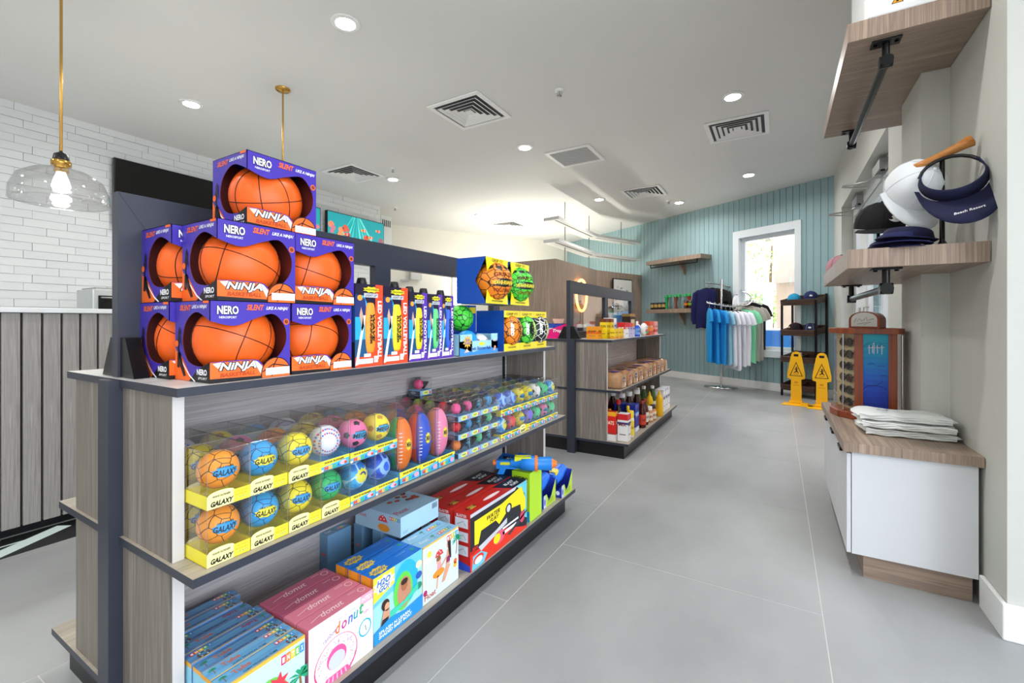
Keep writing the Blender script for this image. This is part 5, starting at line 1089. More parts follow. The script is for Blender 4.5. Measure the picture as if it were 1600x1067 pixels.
for i, (x, y) in enumerate(((-1.16, 2.00), (-1.09, 2.045))):
    t = thing('gun_blister_card', 'blue hanging water gun card with rounded top, ' + ('rear one', 'front one beside the lime carton')[i], 'package', (x, y, .131), 0, 'water gun cards'); mb = MB()
    pts = [(-.01, 0), (.155, 0), (.155, .25)] + [(.125 + .03 * math.cos(a), .25 + .03 * math.sin(a)) for a in (.5, 1.0, 1.57)] + [(.02, .28), (-.01, .25)]
    F = frame((-.10, 0, 0), (1, 0, 0), (0, 0, 1)); mb.plate(F, pts, .004, C('1b63c4', .3)); mb.build('card', t); mb = MB(); mb.poly(F, [(.03, .21), (.11, .21), (.12, .235), (.04, .24)], 0, K('c8d63a')); mb.rect(F, .02, .247, .12, .266, 0, K('10131c')); mb.text(F, 'AQUA', .07, .256, .06, .012, 1, WK, .03, .2); mb.rect(F, .02, .02, .12, .05, 0, K('c8d63a')); mb.prints(t)
def gun_pack(x, y, z, lab, rz=0):
    t = thing('water_gun_pack', lab, 'boxed water gun', (x, y, z), rz, 'water guns in open boxes'); w, d, h = .145, .12, .12; NB = C('b8d83a', .35); PB = C('2a3aa8', .35)
    mb = MB(); mb.plate(FX(), [(0, 0), (w, 0), (w, h), (w * .62, h * .35), (w * .42, h * .2), (w * .25, h * .55), (0, h * .55)], .002, NB, PB); mb.plate(FY(d), [(0, 0), (d, 0), (d, h * .55), (d * .8, h * .3), (d * .3, h * .5), (0, h * 1.3)], .002, PB); mb.box(-d, .0, 0, -.002, w, .002, PB); mb.box(-d, 0, 0, -d + .002, w, h * 1.3, PB); mb.box(-d, w - .002, 0, -.002, w, h, PB); mb.build('tray', t)
    mb = MB(); F = FX(); mb.rect(F, 0, 0, w * .18, h * .52, 0, K('c8d0f0')); mb.ell(F, w * .09, h * .25, w * .06, h * .14, 1, K('5a5ad0'), 12)
    for i in range(4): mb.line(F, [(w * .3, h * (.1 + .06 * i)), (w * .8, h * (.1 + .06 * i))], .002, 0, K('3a4a1a'))
    Y_ = FY(d); mb.ell(Y_, d * .5, h * .2, d * .2, h * .12, 0, K('e8702a'), 12); mb.ell(Y_, d * .8, h * .2, d * .1, h * .1, 1, K('f2f2f8'), 12); mb.prints(t)
    mb = MB(); B = C('1f6fe0', .35); mb.T = XF((-.06, .02, .085), 0, .25); mb.tube([(0, -.01, 0), (0, .05, 0), (0, .13, .0)], [.03, .036, .026], B, 14); mb.box(-.012, -.02, .02, .012, .09, .045, B); mb.cyl((0, .125, 0), (0, .145, 0), .014, C('e84a5a', .35)); mb.box(-.02, .0, .028, .02, .035, .05, C('f2d83a', .35)); mb.build('water_gun', t)
gun_pack(-1.04, 2.075, .131, 'blue water gun in open lime tray, nearer of two at the shelf end'); gun_pack(-1.02, 2.255, .131, 'blue water gun in open lime tray at the very shelf end')
gun_pack(-1.20, 2.20, .131, 'blue water gun in open tray behind the front two')
mb = MB()

# ================================================================== FAR GONDOLA
def med(loc, lab, w, d, h, col, bands, word=None, wc='ffffff', nm='medicine_box'):
    def art(mb, w_, d_, h_):
        F = FX(); Y_ = FY(d_)
        for z0, z1, c in bands: mb.rect(F, 0, z0 * h_, w_, z1 * h_, 1, K(c)); mb.rect(Y_, 0, z0 * h_, d_, z1 * h_, 1, K(c))
        if word: mb.text(F, word, w_ * .5, h_ * .62, w_ * .75, h_ * .13, 3, K(wc), .03); mb.text(Y_, word, d_ * .5, h_ * .62, d_ * .75, h_ * .13, 3, K(wc), .03)
        mb.line(F, [(w_ * .2, h_ * .25), (w_ * .8, h_ * .25)], h_ * .03, 3, K('555555')); mb.line(Y_, [(d_ * .2, h_ * .25), (d_ * .8, h_ * .25)], h_ * .03, 3, K('555555'))
    return carton(loc, lab, 'box', 'pharmacy items on the far gondola', w, d, h, col, nm, art)
Z1 = .951
med((-1.30, 3.60, Z1), 'orange medicine carton beside the black foot bracket', .10, .10, .105, 'f09a1e', ((.4, .6, 'e06a1a'),), 'ZAP', '5a1a0a')
med((-1.26, 3.71, Z1), 'tall yellow sunscreen carton, first of two', .07, .06, .172, 'f4d81e', ((.82, 1, '7a3a1a'),), 'SUN', '7a5a10'); med((-1.25, 3.80, Z1), 'tall yellow sunscreen carton, second of two', .07, .06, .172, 'f4d81e', ((.82, 1, '7a3a1a'),), 'SUN', '7a5a10')
for i in range(3): med((-1.19 + .003 * i, 3.72 + i * .085, Z1), 'small yellow lip balm carton, ' + ('nearest', 'middle', 'farthest') [i] + ' of three', .06, .045, .085, 'f2cf2a', ((.0, .2, 'e8a01e'),), 'SUN', '8a5a10')
med((-1.30, 3.92, Z1), 'white and blue bandage carton behind the yellow ones', .08, .06, .18, 'eef0f6', ((.1, .45, 'c8d4ea'),), 'Aid', '2a4ab0'); med((-1.30, 4.03, Z1), 'second white bandage carton', .08, .06, .178, 'f2f2f6', ((.1, .4, 'd4dcee'),), 'Aid', '2a4ab0')
med((-1.20, 4.04, Z1), 'red and white pain relief carton', .12, .07, .14, 'f0eef0', ((.55, 1, 'd8232a'),), 'RELIEF', 'ffffff'); med((-1.20, 4.20, Z1), 'lilac and red tablet carton', .07, .06, .135, 'c8c4e6', ((.7, 1, 'd84a5a'),), 'Cold', '3a2a8a'); med((-1.20, 4.30, Z1), 'orange and lilac tablet carton', .07, .06, .13, 'd4cbe8', ((.75, 1, 'e8852a'),), 'Flu', '3a2a8a')
def bottle(loc, lab, prof, col, capprof, capcol, cat='bottle', grp='bottles on the far gondola', lbl=None, nm='bottle', sx=1, sy=1, cl=False):
    t = thing(nm, lab, cat, loc, 0, grp); mb = MB(); mb.lathe(prof, C(col, .25) if not cl else clear('tinted_' + col, col, .06, .05, .25), 18, sx=sx, sy=sy); mb.build('body', t)
    if capprof: mb = MB(); mb.lathe(capprof, C(capcol, .4), 16); mb.build('cap', t)
    if lbl:
        z0, z1, c, word, wc = lbl; r = max(r for r, z in prof) + .0008; mb = MB(); mb.lathe([(r, z0), (r, z1)], K(c), 18, smooth=True, sx=sx, sy=sy)
        if word: mb.btext((0, 0, (z0 + z1) / 2), (r * sx, r * sy, .05), word, -.6, 0, 1.3, (z1 - z0) * .30 / .05, K(wc), .03, 0, .0006)
        mb.build('wrapper', t)
    return t
bottle((-1.20, 4.45, Z1), 'blue lotion bottle on the far gondola top', [(.028, 0), (.03, .01), (.03, .09), (.015, .11)], '2a5ad0', [(.012, .11), (.012, .145), (.006, .15)], 'f2f2f2', lbl=(.02, .08, '7fb0f0', 'DRI', '1a2a7a'))
bottle((-1.22, 4.55, Z1), 'white lotion bottle with red cap on the far gondola top', [(.026, 0), (.028, .01), (.028, .10), (.014, .12)], 'f0f0f0', [(.012, .12), (.012, .15), (.008, .152)], 'd82a3a', lbl=(.02, .08, '3a2a2a', None, None))
zb_ = thing('wipes_pouch', 'white wipes pouch with pink and green print', 'package', (-1.19, 4.70, Z1), 0); mb = MB(); mb.ball((-.03, .09, .066), (.035, .095, .066), C('f2f4f2', .3), 18, 12); mb.build('pouch', zb_); mb = MB(); F = FX(.004); mb.ell(F, .08, .05, .05, .02, 2, K('e85a8a'), 14); mb.ell(F, .10, .035, .05, .016, 3, K('3aa85a'), 14); mb.text(F, 'Wipes', .085, .085, .08, .02, 3, K('2a8a5a'), .02); mb.prints(zb_)
med((-1.19, 4.93, Z1), 'orange red snack carton at the far end', .15, .07, .15, 'e2502a', ((.3, .6, 'f08a2a'),), 'CRUNCH', 'fff0c8'); med((-1.18, 5.12, Z1), 'pink and red carton, last on the far gondola top', .13, .07, .15, 'f0a8a0', ((.2, .4, 'd84a4a'),), 'CARE', 'c02a2a')
dk = thing('display_bin', 'dark brown cardboard bin behind the lotions', 'box', (-1.34, 4.70, Z1)); mb = MB(); mb.box(-.09, 0, 0, 0, .2, .20, C('3a2a1c', .6)); mb.box(-.088, .002, .2, -.002, .198, .23, C('a8834a', .6)); mb.build('bin_body', dk); mb = MB(); mb.rect(FX(), .03, .1, .17, .17, 1, K('d8c8a8')); mb.build('sticker', dk)
# pink box and blue bag behind the post
pk = thing('pink_display_tray', 'hot pink slanted display tray left of the black post', 'display tray', (-1.56, 3.55, Z1)); mb = MB(); PKM = C('e8127a', .4)
mb.plate(frame((-.26, 0, 0), (1, 0, 0), (0, 0, 1)), [(0, 0), (.27, 0), (.27, .135), (.0, .045)], .003, PKM); mb.box(-.26, .003, 0, .01, .20, .003, PKM); mb.box(-.26, 0, 0, -.257, .2, .05, PKM); mb.box(.007, 0, 0, .01, .2, .13, PKM); mb.build('tray', pk); mb = MB(); mb.text(frame((-.26, 0, 0), (1, 0, 0), (0, 0, 1)), 'Tropic', .19, .065, .12, .035, 2, WK, .03, .3); mb.build('lettering', pk)
for i in range(3):
    t = thing('foil_pouch', 'crinkled blue foil pouch in the pink tray, ' + ('left', 'middle', 'right')[i], 'pouch', (-1.75 + i * .07, 3.65, Z1 + .02), .3 * i, 'foil pouches'); mb = MB()
    vs = []; n = 10
    for a in range(n):
        for b_ in range(n):
            u = a / (n - 1) - .5; v = b_ / (n - 1); th = .016 * (1 - (2 * u) ** 2) * math.sin(PI * min(1, v * 1.05)) + random.uniform(-.003, .003); vs.append((u * .08, th, v * .11))
    nv = len(vs); vs += [(x, -y, z) for x, y, z in vs]
    mb.add(vs, [(a * n + b_, (a + 1) * n + b_, (a + 1) * n + b_ + 1, a * n + b_ + 1) for a in range(n - 1) for b_ in range(n - 1)] + [(nv + a * n + b_, nv + a * n + b_ + 1, nv + (a + 1) * n + b_ + 1, nv + (a + 1) * n + b_) for a in range(n - 1) for b_ in range(n - 1)], C('2a4ab0', .25, .3), True); mb.build('pouch_skin', t); mb = MB(); mb.rect(frame((-.04, -.0185, 0), (1, 0, 0), (0, 0, 1)), .02, .04, .06, .07, 1, K('d8e4f4')); mb.build('print', t)
bw_ = thing('pink_bowl', 'small pink paper bowl on the white ledge left of the far gondola', 'bowl', (-2.35, 5.1, 1.06)); mb = MB(); mb.lathe([(.04, 0), (.05, .004), (.075, .07), (.078, .072), (.074, .068), (.048, .008)], C('e6b8a8', .5), 20); mb.build('bowl_shell', bw_); mb = MB(); mb.lathe([(0, .05), (.06, .055)], C('d8a090', .6), 16); mb.build('filling', bw_)
lg = thing('side_ledge', 'white topped counter between the partition and far gondola', 'counter', (-2.5, 5.2, 0)); mb = MB(); mb.box(-.3, -.55, 0, .28, .75, 1.02, BLACK); mb.build('body', lg); mb = MB(); mb.box(-.33, -.58, 1.02, .3, .78, 1.058, C('e8e8e6', .3)); mb.build('top', lg, bevel=.003)
# bread loaves
def loaf(y, lab, i):
    t = thing('bread_loaf', lab, 'bread', (-1.10, y, .546), random.uniform(-.012, .012), 'bread loaves'); w, d, h = .160, .30, .135
    R = random.Random(i * 7 + 1); w = .150 + R.uniform(-.008, .008); h = .128 + R.uniform(-.012, .010)
    cs = [(.018, .0), (.002, .012), (.004, .05), (-.002, .078)] + [(w / 2 - (w / 2 + .002) * math.cos(PI * q / 8), .078 + (h - .078) * math.sin(PI * q / 8) ** .75) for q in range(1, 8)] + [(w + .002, .078), (w - .004, .05), (w - .002, .012), (w - .018, 0)]
    mb = MB(); n = len(cs); vs = []; K_ = 9
    for k in range(K_):
        x = -d * k / (K_ - 1); s_ = .86 if k in (0, K_ - 1) else 1.0 + .03 * math.sin(k * 2.1 + i)
        vs += [(x, w / 2 + (a - w / 2) * s_, max(0, b_ * (s_ if s_ < 1 else 1))) for a, b_ in cs]
    fs = [(k * n + j, k * n + (j + 1) % n, (k + 1) * n + (j + 1) % n, (k + 1) * n + j) for k in range(K_ - 1) for j in range(n)]
    CR = C(('e0b88c', 'd8a87c', 'e4c4a0')[i % 3], .55, 0, .25); mb.add(vs, fs, CR, True); mb.build('loaf', t)
    mb = MB(); F = FX(.0008); mb.poly(F, [(w / 2 + (a - w / 2) * .88, b_ * .88 + .004) for a, b_ in cs], 1, K('e8c090')); mb.poly(F, [(w / 2 + (a - w / 2) * .8, b_ * .8 + .008) for a, b_ in cs], 2, K(('f0d4a8', 'eac49a', 'f2d8b4')[i % 3]))
    R = random.Random(i)
    for q in range(7): mb.line(F, [(w * (.15 + .1 * q), .02 + R.random() * .02), (w * (.18 + .1 * q), .10 - R.random() * .02)], .004, 3, K(('a85a30', 'b8743a', '8a4a24')[q % 3]))
    mb.rect(F, w * .30, .05, w * .72, .09, 4, K(('4a3aa8', 'd8232a', '2a3a9a', '7a4a2a', 'c8b8a0')[i % 5])); mb.text(F, 'Bread', w * .51, .07, w * .34, .022, 5, WK, .02, .2)
    T = frame((-.02, 0, h + .0012), (0, 1, 0), (-1, 0, 0)); mb.rect(T, w * .25, .02, w * .8, .10, 1, K(('5a4ab0', '3a2a2a', '7a5ab8', '4a3a2a')[i % 4])); mb.rect(T, w * .3, .14, w * .75, .2, 1, K(('c8a8d8', 'b89a80', 'd8c8b0')[i % 3])); mb.build('printed_bag', t)
    mb = MB(); vs2 = [(x + (.003 if x > -.01 else 0), w / 2 + (y_ - w / 2) * 1.03, z * 1.03 + .001) for x, y_, z in vs]; mb.add(vs2, fs + [tuple(range(n))], clear('bread_bag', 'fff6f0', .13, .22, .02), True); mb.build('clear_bag', t)
for i in range(10): loaf(3.60 + i * .178, 'sliced bread loaf in clear bag, %s from the near end' % ('first', 'second', 'third', 'fourth', 'fifth', 'sixth', 'seventh', 'eighth', 'ninth', 'last')[i], i)
# groceries on the bottom shelf
Z0 = .131
med((-1.13, 3.545, Z0), 'red breakfast carton nearest the wood end panel', .06, .09, .235, 'd8231e', ((.0, .22, 'e8e4e0'), (.85, 1, 'f0a81e')), 'OATS', 'f8e0c0', 'food_carton'); med((-1.038, 3.575, Z0), 'white and red pancake mix carton', .085, .085, .22, 'eceae8', ((.78, 1, 'd0232a'), (.62, .70, '1d4a9a')), 'MIX', '7a2a1a', 'food_carton')
med((-1.21, 3.60, Z0), 'red and orange carton behind the breakfast cartons', .08, .08, .235, 'e05a1e', ((.7, 1, 'f0b02a'),), 'CORN', 'fff0c0', 'food_carton')
SY = [(.03, 0), (.033, .01), (.033, .12), (.026, .16), (.014, .20), (.014, .215)]
for i, (x, y) in enumerate(((-1.335, 3.62), (-1.27, 3.73), (-1.17, 3.75))): bottle((x, y, Z0 + (.0)), 'dark syrup bottle with red cap, ' + ('left', 'middle', 'right')[i] + ' of three', [(r, z * 1.25) for r, z in SY], '2a1208', [(.018, .265), (.018, .30), (.012, .304)], 'd8281e', lbl=(.04, .13, ('c8232a', 'e8c84a', 'd8d0c0')[i], 'SYRUP', '2a1a0a'))
bottle((-1.07, 3.76, Z0), 'yellow spray can with yellow cap at the shelf edge', [(.029, 0), (.031, .005), (.031, .15), (.027, .16)], 'e8dcc0', [(.028, .16), (.028, .215), (.02, .22)], 'f4cc1e', 'can', lbl=(.02, .14, 'f0d43a', 'SPRAY', 'b0301e'))
bottle((-1.12, 3.86, Z0), 'slim dark oil bottle with yellow cap', [(.024, 0), (.025, .01), (.025, .16), (.012, .2)], '2a2418', [(.013, .2), (.013, .235), (.009, .238)], 'f0c81e', lbl=(.03, .10, '1a1a1c', None, None))
for j in range(2): med((-1.075 - j * .10, 3.93, Z0), 'blue pasta carton ' + ('at the shelf edge', 'behind the first')[j], .12, .09, .235, '1c2f9c', ((.0, .16, 'dfe8f2'), (.62, .72, '2a8ad8')), 'PASTA', 'f2f2f8', 'food_carton')
KB = [(.034, 0), (.038, .01), (.038, .15), (.03, .19), (.017, .22), (.017, .235)]
for i, (x, y) in enumerate(((-1.25, 4.11), (-1.22, 4.24), (-1.19, 4.40), (-1.36, 4.18))): bottle((x, y, Z0), 'dark red ketchup bottle with white cap, ' + ('first', 'second', 'third', 'rear')[i], [(r * 1.12, z * 1.12) for r, z in KB], '3a0e0c', [(.030, .262), (.030, .30), (.026, .304)], 'eeeef0', lbl=(.05, .12, 'd8ceb0', 'KETCHUP', '5a1a12'))
for i, (x, y) in enumerate(((-1.07, 4.14), (-1.08, 4.27))): bottle((x, y, Z0), 'brown sauce bottle at the shelf edge, ' + ('nearer', 'farther')[i], [(r * .9, z * .92) for r, z in KB], '4a1a10', [(.018, .215), (.018, .24), (.014, .243)], '8a2a1a', lbl=(.03, .12, ('d8442a', 'e8e0d0')[i], 'SAUCE', '2a1008'))
for i, (x, y) in enumerate(((-1.07, 4.40), (-1.06, 4.50))): bottle((x, y, Z0), 'small spice jar, ' + ('nearer', 'farther')[i], [(.03, 0), (.034, .008), (.034, .10), (.026, .115)], 'c88a5a', [(.028, .115), (.028, .15), (.024, .152)], ('e8e4dc', '3a2a24')[i], 'jar', lbl=(.02, .09, 'e8d8c0', 'SPICE', '8a2a1a'))
MU = [(.028, 0), (.034, .01), (.034, .07), (.029, .10), (.033, .14), (.022, .18), (.012, .19)]
for i, (x, y) in enumerate(((-1.12, 4.62), (-1.05, 4.74))): bottle((x, y, Z0), 'yellow mustard bottle, ' + ('rear', 'front')[i] + ' of two', [(r * 1.1, z * 1.15) for r, z in MU], 'f0bc10', [(.014, .218), (.012, .235), (.004, .262)], 'f0bc10')
for i, (x, y) in enumerate(((-1.24, 4.62), (-1.22, 4.78), (-1.15, 4.86))): bottle((x, y, Z0), 'green and white dressing bottle, ' + ('left', 'middle', 'right')[i], [(r, z * 1.1) for r, z in KB], '3a5a2a', [(.02, .258), (.02, .285), (.016, .288)], 'f0f0f2', lbl=(.05, .13, 'e8ecd8', 'RANCH', '2a5a1a'))
for i in range(3): med((-1.05, 4.93 + i * .115, Z0), 'white milk carton with dark spots, %s' % ('nearest', 'middle', 'farthest')[i], .095, .09, .24, 'f0f0f2', ((.9, 1, ('d8d8e4', 'c8ccea', 'dcdce4')[i]),), 'MILK', ('8a3a2a', '2a3ab0', '3a3a8a')[i], 'milk_carton')

# neon ring and poster on the partition behind
rg = thing('ring_light', 'glowing round amber ring light on the wood partition', 'lamp', (-2.945, 7.35, 1.55)); AMB = C('ffb060', .5, 0, 0, 5.0)
mb = MB(); mb.tube([(0, .235 * math.cos(2 * PI * i / 48), .27 * math.sin(2 * PI * i / 48)) for i in range(48)], .022, AMB, 8, True); mb.build('glow_tube', rg); mb = MB()
for a in (.8, 2.3, 3.9, 5.5): mb.cyl((-.044, .235 * math.cos(a), .27 * math.sin(a)), (0, .235 * math.cos(a), .27 * math.sin(a)), .012, STEEL)
mb.build('clips', rg)
po = thing('framed_print', 'black and white leafy art print on the angled partition', 'picture', (-2.80, 8.62, 1.20), math.atan2(1.42, .493) - PI / 2)
mb = MB(); mb.box(0.0, -.02, 0, .02, .62, .75, BLACK); mb.build('frame', po); mb = MB(); F = frame((.0203, 0, .02), (0, 1, 0), (0, 0, 1)); mb.rect(F, 0, 0, .60, .71, 0, K('d8d6d0')); R = random.Random(4)
for i in range(22):
    x, y = .08 + R.random() * .44, .06 + R.random() * .5; a = R.random() * 6.28; l = .06 + R.random() * .07
    mb.poly(F, [(x, y), (x + l * .5 * math.cos(a + .4), y + l * .5 * math.sin(a + .4)), (x + l * math.cos(a), y + l * math.sin(a)), (x + l * .5 * math.cos(a - .4), y + l * .5 * math.sin(a - .4))], 1 + i % 3, K(R.choice(('2a2c2e', '55585a', '8a8c8c', '101214'))))
mb.build('print', po)

# ================================================================== RIGHT SIDE: cabinet, wall shelves
CW = C('d9dbdf', .35, 0, .01); CX = .255
cb = thing('base_cabinet', 'white low cabinet with wood top against the right wall', 'cabinet', (CX, 2.415, 0))
mb = MB(); mb.box(.018, 0, .10, .412, .385, .538, CW); mb.box(.018, .385, .10, .318, 1.10, .538, CW); mb.build('body', cb)
mb = MB(); mb.prism([(-.012, -.015), (.424, -.015), (.424, .390), (.322, .390), (.322, 1.12), (-.012, 1.12)], .538, .578, BW('y')); wt = mb.build('worktop', cb); mb = MB(); EB = wood('z', BROWNW, 1.3, .4, 'shelfe'); mb.box(-.012, -.0165, .5385, .424, -.0155, .5775, EB); mb.build('edge_band', wt); mb = MB(); mb.box(-.0135, -.015, .5385, -.0125, 1.12, .5775, EB); mb.build('edge_band', wt)
mb = MB(); mb.box(.06, .02, 0, .40, .04, .10, BW('x')); mb.box(.06, .04, 0, .08, 1.05, .10, BW('y')); mb.build('kick_board', cb)
for i in range(3):
    y0 = .003 + i * .366; mb = MB(); mb.box(0, y0, .10, .016, y0 + .360, .530, CW); dr = mb.build('door', cb, bevel=.002)
    mb = MB(); mb.box(-.012, y0 + .13, .505, 0.0, y0 + .23, .520, BLACKM); mb.build('handle', dr)
BWX = BW('x')
def wall_shelf(z0, z1, lab):
    t = thing('wall_shelf', lab, 'shelf', (.2525, 2.345, z0), 0, 'right wall shelves'); h = z1 - z0
    mb = MB(); mb.prism([(0, 0), (.4275, 0), (.4275, .460), (.326, .460), (.326, .85), (.4275, .85), (.4275, 1.15), (0, 1.15)], 0, h, wood('x' if z0 > 2 else 'y', BROWNW, 1.2, .4, 'shelfb')); mb.build('board', t)
    mb = MB(); mb.box(.0005, -.0012, .0005, .427, 0, h - .0005, wood('z', BROWNW, 1.3, .4, 'shelfe')); mb.build('edge_band', t); mb = MB(); mb.box(-.0012, 0, .0005, 0, 1.15, h - .0005, wood('z', BROWNW, 1.3, .4, 'shelfe')); mb.build('edge_band', t)
    mb = MB(); x = .135; mb.tube([(x, .07, -.085), (x, 1.10, -.085)], .0155, BLACKM, 14); mb.build('pipe_rail', t)
    for y in (.07, 1.10):
        mb = MB(); mb.cyl((x, y, -.085), (x, y, 0), .0135, BLACKM); mb.cyl((x - .022, y, -.085), (x + .022, y, -.085), .024, BLACKM, None, 16); mb.cyl((x, y - .024, -.085), (x, y + .02, -.085), .023, BLACKM, None, 16); mb.build('pipe_elbow', t)
        mb = MB(); mb.box(x - .05, y - .032, -.008, x + .05, y + .032, 0, BLACKM)
        for a in (-.035, .035): mb.cyl((x + a, y, -.014), (x + a, y, -.008), .008, BLACKM, None, 8)
        mb.build('flange', t, bevel=.004)
    return t
wall_shelf(1.322, 1.400, 'wood wall shelf with caps and black pipe rail'); wall_shelf(2.270, 2.348, 'upper wood wall shelf with black pipe rail near the ceiling')
ac = thing('air_handler', 'white appliance with hazard sticker standing on the upper shelf', 'appliance', (.31, 2.36, 2.349)); mb = MB(); mb.box(0, 0, 0, .34, .40, .42, C('e6e8e8', .4)); mb.build('casing', ac, bevel=.012)
mb = MB(); F = frame((0, 0, 0), (1, 0, 0), (0, 0, 1)); mb.rect(F, .07, .03, .22, .11, 0, WK); mb.poly(F, [(.085, .040), (.125, .040), (.105, .075)], 1, BK); mb.poly(F, [(.0895, .0425), (.1205, .0425), (.105, .0700)], 2, K('f0a81e')); mb.poly(F, [(.100, .046), (.110, .046), (.107, .060), (.103, .056)], 3, BK); mb.text(F, 'A2L', .165, .058, .045, .016, 1, BK, .01); mb.rect(F, .08, .085, .21, .105, 1, K('9a9a9a'))
mb.line(F, [(.26, 0), (.26, .4)], .003, 0, K('9fa2a4')); mb.build('sticker', ac)

# folded white shirts on the cabinet
def folded(loc, lab, w, d, h, rz, seed, col='e9edec'):
    R = random.Random(seed); t = thing('folded_shirt', lab, 'shirt', loc, rz, 'folded white shirts'); nx, ny = 22, 12; vs = []
    def pt(i, j, top):
        u, v = i / nx, j / ny; e = (1 - (2 * u - 1) ** 6) * (1 - (2 * v - 1) ** 4); wv = .004 * math.sin(9 * u + seed) + .003 * math.sin(14 * v + 5 * u + seed * 2) + R.uniform(-.001, .001)
        return (u * w + .006 * math.sin(7 * v + seed), v * d + .008 * math.sin(5 * u + seed), max(0, (h * .5 + (h * .5 + wv) * e ** .5) if top else h * .5 * (1 - e ** .4)))
    for top in (1, 0):
        for i in range(nx + 1):
            for j in range(ny + 1): vs.append(pt(i, j, top))
    q = (nx + 1) * (ny + 1); I = lambda i, j: i * (ny + 1) + j
    f = [(I(i, j), I(i + 1, j), I(i + 1, j + 1), I(i, j + 1)) for i in range(nx) for j in range(ny)]; f += [tuple(q + x for x in reversed(k)) for k in f]
    bd = [(i, 0) for i in range(nx)] + [(nx, j) for j in range(ny)] + [(i, ny) for i in range(nx, 0, -1)] + [(0, j) for j in range(ny, 0, -1)]
    for a in range(len(bd)):
        b_ = bd[(a + 1) % len(bd)]; f.append((I(*bd[a]), q + I(*bd[a]), q + I(*b_), I(*b_)))
    mb = MB(); mb.add(vs, f, C(col, .85, 0, .02), True); mb.build('cloth', t)
    mb = MB()
    for k in range(3): mb.tube([(w * (.04 + .92 * i / 16), -.001 + .005 * math.sin(i + k), h * (.22 + .25 * k) + .002 * math.sin(i * 1.3 + k)) for i in range(17)], .0055, C(col, .85, 0, .02), 6)
    mb.build('fold', t); return t
folded((.335, 2.615, .5785), 'white folded shirt at the bottom of the pile on the cabinet', .335, .26, .036, .02, 1); folded((.320, 2.605, .614), 'white folded shirt in the middle of the pile', .345, .25, .034, -.02, 4)
fs = folded((.312, 2.61, .647), 'white rolled shirt with dark lettering on top of the pile', .345, .19, .036, .03, 7)
mb = MB(); F = frame((.10, .05, .0405), (.35, .94, 0), (-.94, .35, 0)); mb.text(F, 'CO', .02, .012, .035, .014, 0, K('1f2a44'), .02); mb.text(F, 'S A', .02, -.012, .05, .022, 0, K('1f2a44'), .04); mb.build('lettering', fs)
mb = MB(); mb.box(.27, .05, .028, .31, .09, .034, C('8a8c90', .6)); mb.build('collar_tag', fs)

# sunglasses display tower
RW = wood('z', [(.3, '6a2c12'), (.5, '8a3d1c'), (.75, 'a04e26')], 1.2, .3, 'cherry')
sd = thing('sunglasses_display', 'cherry wood sunglasses tower with blue panel on the cabinet', 'display case', (.43, 3.17, .5785))
foot = [(-.085, -.20), (.095, -.20), (.125, -.16), (.125, .16), (.06, .21), (-.10, .20), (-.165, .12), (-.175, -.02), (-.15, -.13)]
mb = MB(); mb.prism(foot, .0, .035, RW); mb.build('base', sd, bevel=.004); mb = MB(); mb.prism([(x * 1.03, y * 1.02) for x, y in foot], .455, .485, RW); mb.build('top_plate', sd, bevel=.003)
mb = MB(); mb.box(-.075, -.185, .035, .09, .18, .455, C('e0cfa8', .6)) if False else None
for xa, ya in ((-.08, -.188), (.06, -.188), (-.08, .148), (.06, .148)): mb = MB(); mb.box(xa, ya, .035, xa + .035, ya + .037, .455, RW); mb.build('corner_post', sd)
mb = MB(); mb.box(-.045, -.182, .035, .06, -.172, .455, C('1a6ac0', .3)); pn = mb.build('blue_panel', sd)
mb = MB(); F = frame((-.045, -.182, .035), (1, 0, 0), (0, 0, 1))
for i in range(14): mb.rect(F, 0, .03 * i, .105, .03 * (i + 1), 0, K(('142a8c', '15309a', '1636a4', '173eae', '1848b6', '1954bc', '1a60c0', '1b6cc2', '1c78c4', '1d84c4', '1e90c2', '2098c0', '229ebe', '24a4bc')[i]))
for i, (px, py) in enumerate(((.02, .26), (.06, .25), (.07, .20))): mb.line(F, [(px, py), (px + .02, py + .006), (px + .03, py)], .003, 1, K('123a7a'))
for a in range(9): mb.arc(F, .01 + .01 * a, .34 + .01 * (a % 3), .02, .014, 20, 160, .0014, 1, K('0f3a6a'))
for i, x in enumerate((.026, .040, .046, .060, .078)): mb.line(F, [(x, .315 + .004 * (i % 2)), (x, .362 + .012 * (i == 2))], .0028, 2, K('d8dce4'))
mb.line(F, [(.018, .348), (.088, .350)], .003, 2, K('e0c8c8')); mb.line(F, [(.046, .374), (.040, .366)], .0025, 2, K('d8dce4')); mb.arc(F, .05, .12, .05, .03, 180, 20, .003, 1, K('10207a')); mb.arc(F, .03, .2, .06, .05, 200, 330, .003, 1, K('1a2f8c')); mb.prints(pn)
mb = MB(); mb.obox((-.0875, -.025, .245), (-.075, .25, 0), (.0077, .0023, 0), (0, 0, .42), C('dcc89c', .6)); mb.build('back_board', sd)
curve = [(-.08, -.172), (-.125, -.13), (-.15, -.05), (-.155, .03), (-.14, .11), (-.10, .18)]
for i in range(5):
    a, b_ = curve[i], curve[i + 1]; mb = MB(); mb.add([(a[0], a[1], .037), (b_[0], b_[1], .037), (b_[0], b_[1], .453), (a[0], a[1], .453)], [(0, 1, 2, 3)], clear('case_acrylic', refl=.08, rough=.02)); mb.build('pane', sd)
mb = MB(); mb.box(.125, -.15, .035, .13, .15, .455, clear('case_acrylic')); mb.cyl((.12, -.155, .04), (.12, -.155, .45), .005, CHROME); mb.build('side_pane', sd)
mb = MB(); mb.cyl((-.125, -.13, .037), (-.125, -.13, .453), .003, CHROME); mb.cyl((-.15, -.05, .037), (-.15, -.05, .453), .003, clear('case_acrylic')); mb.build('pane_joint', sd)
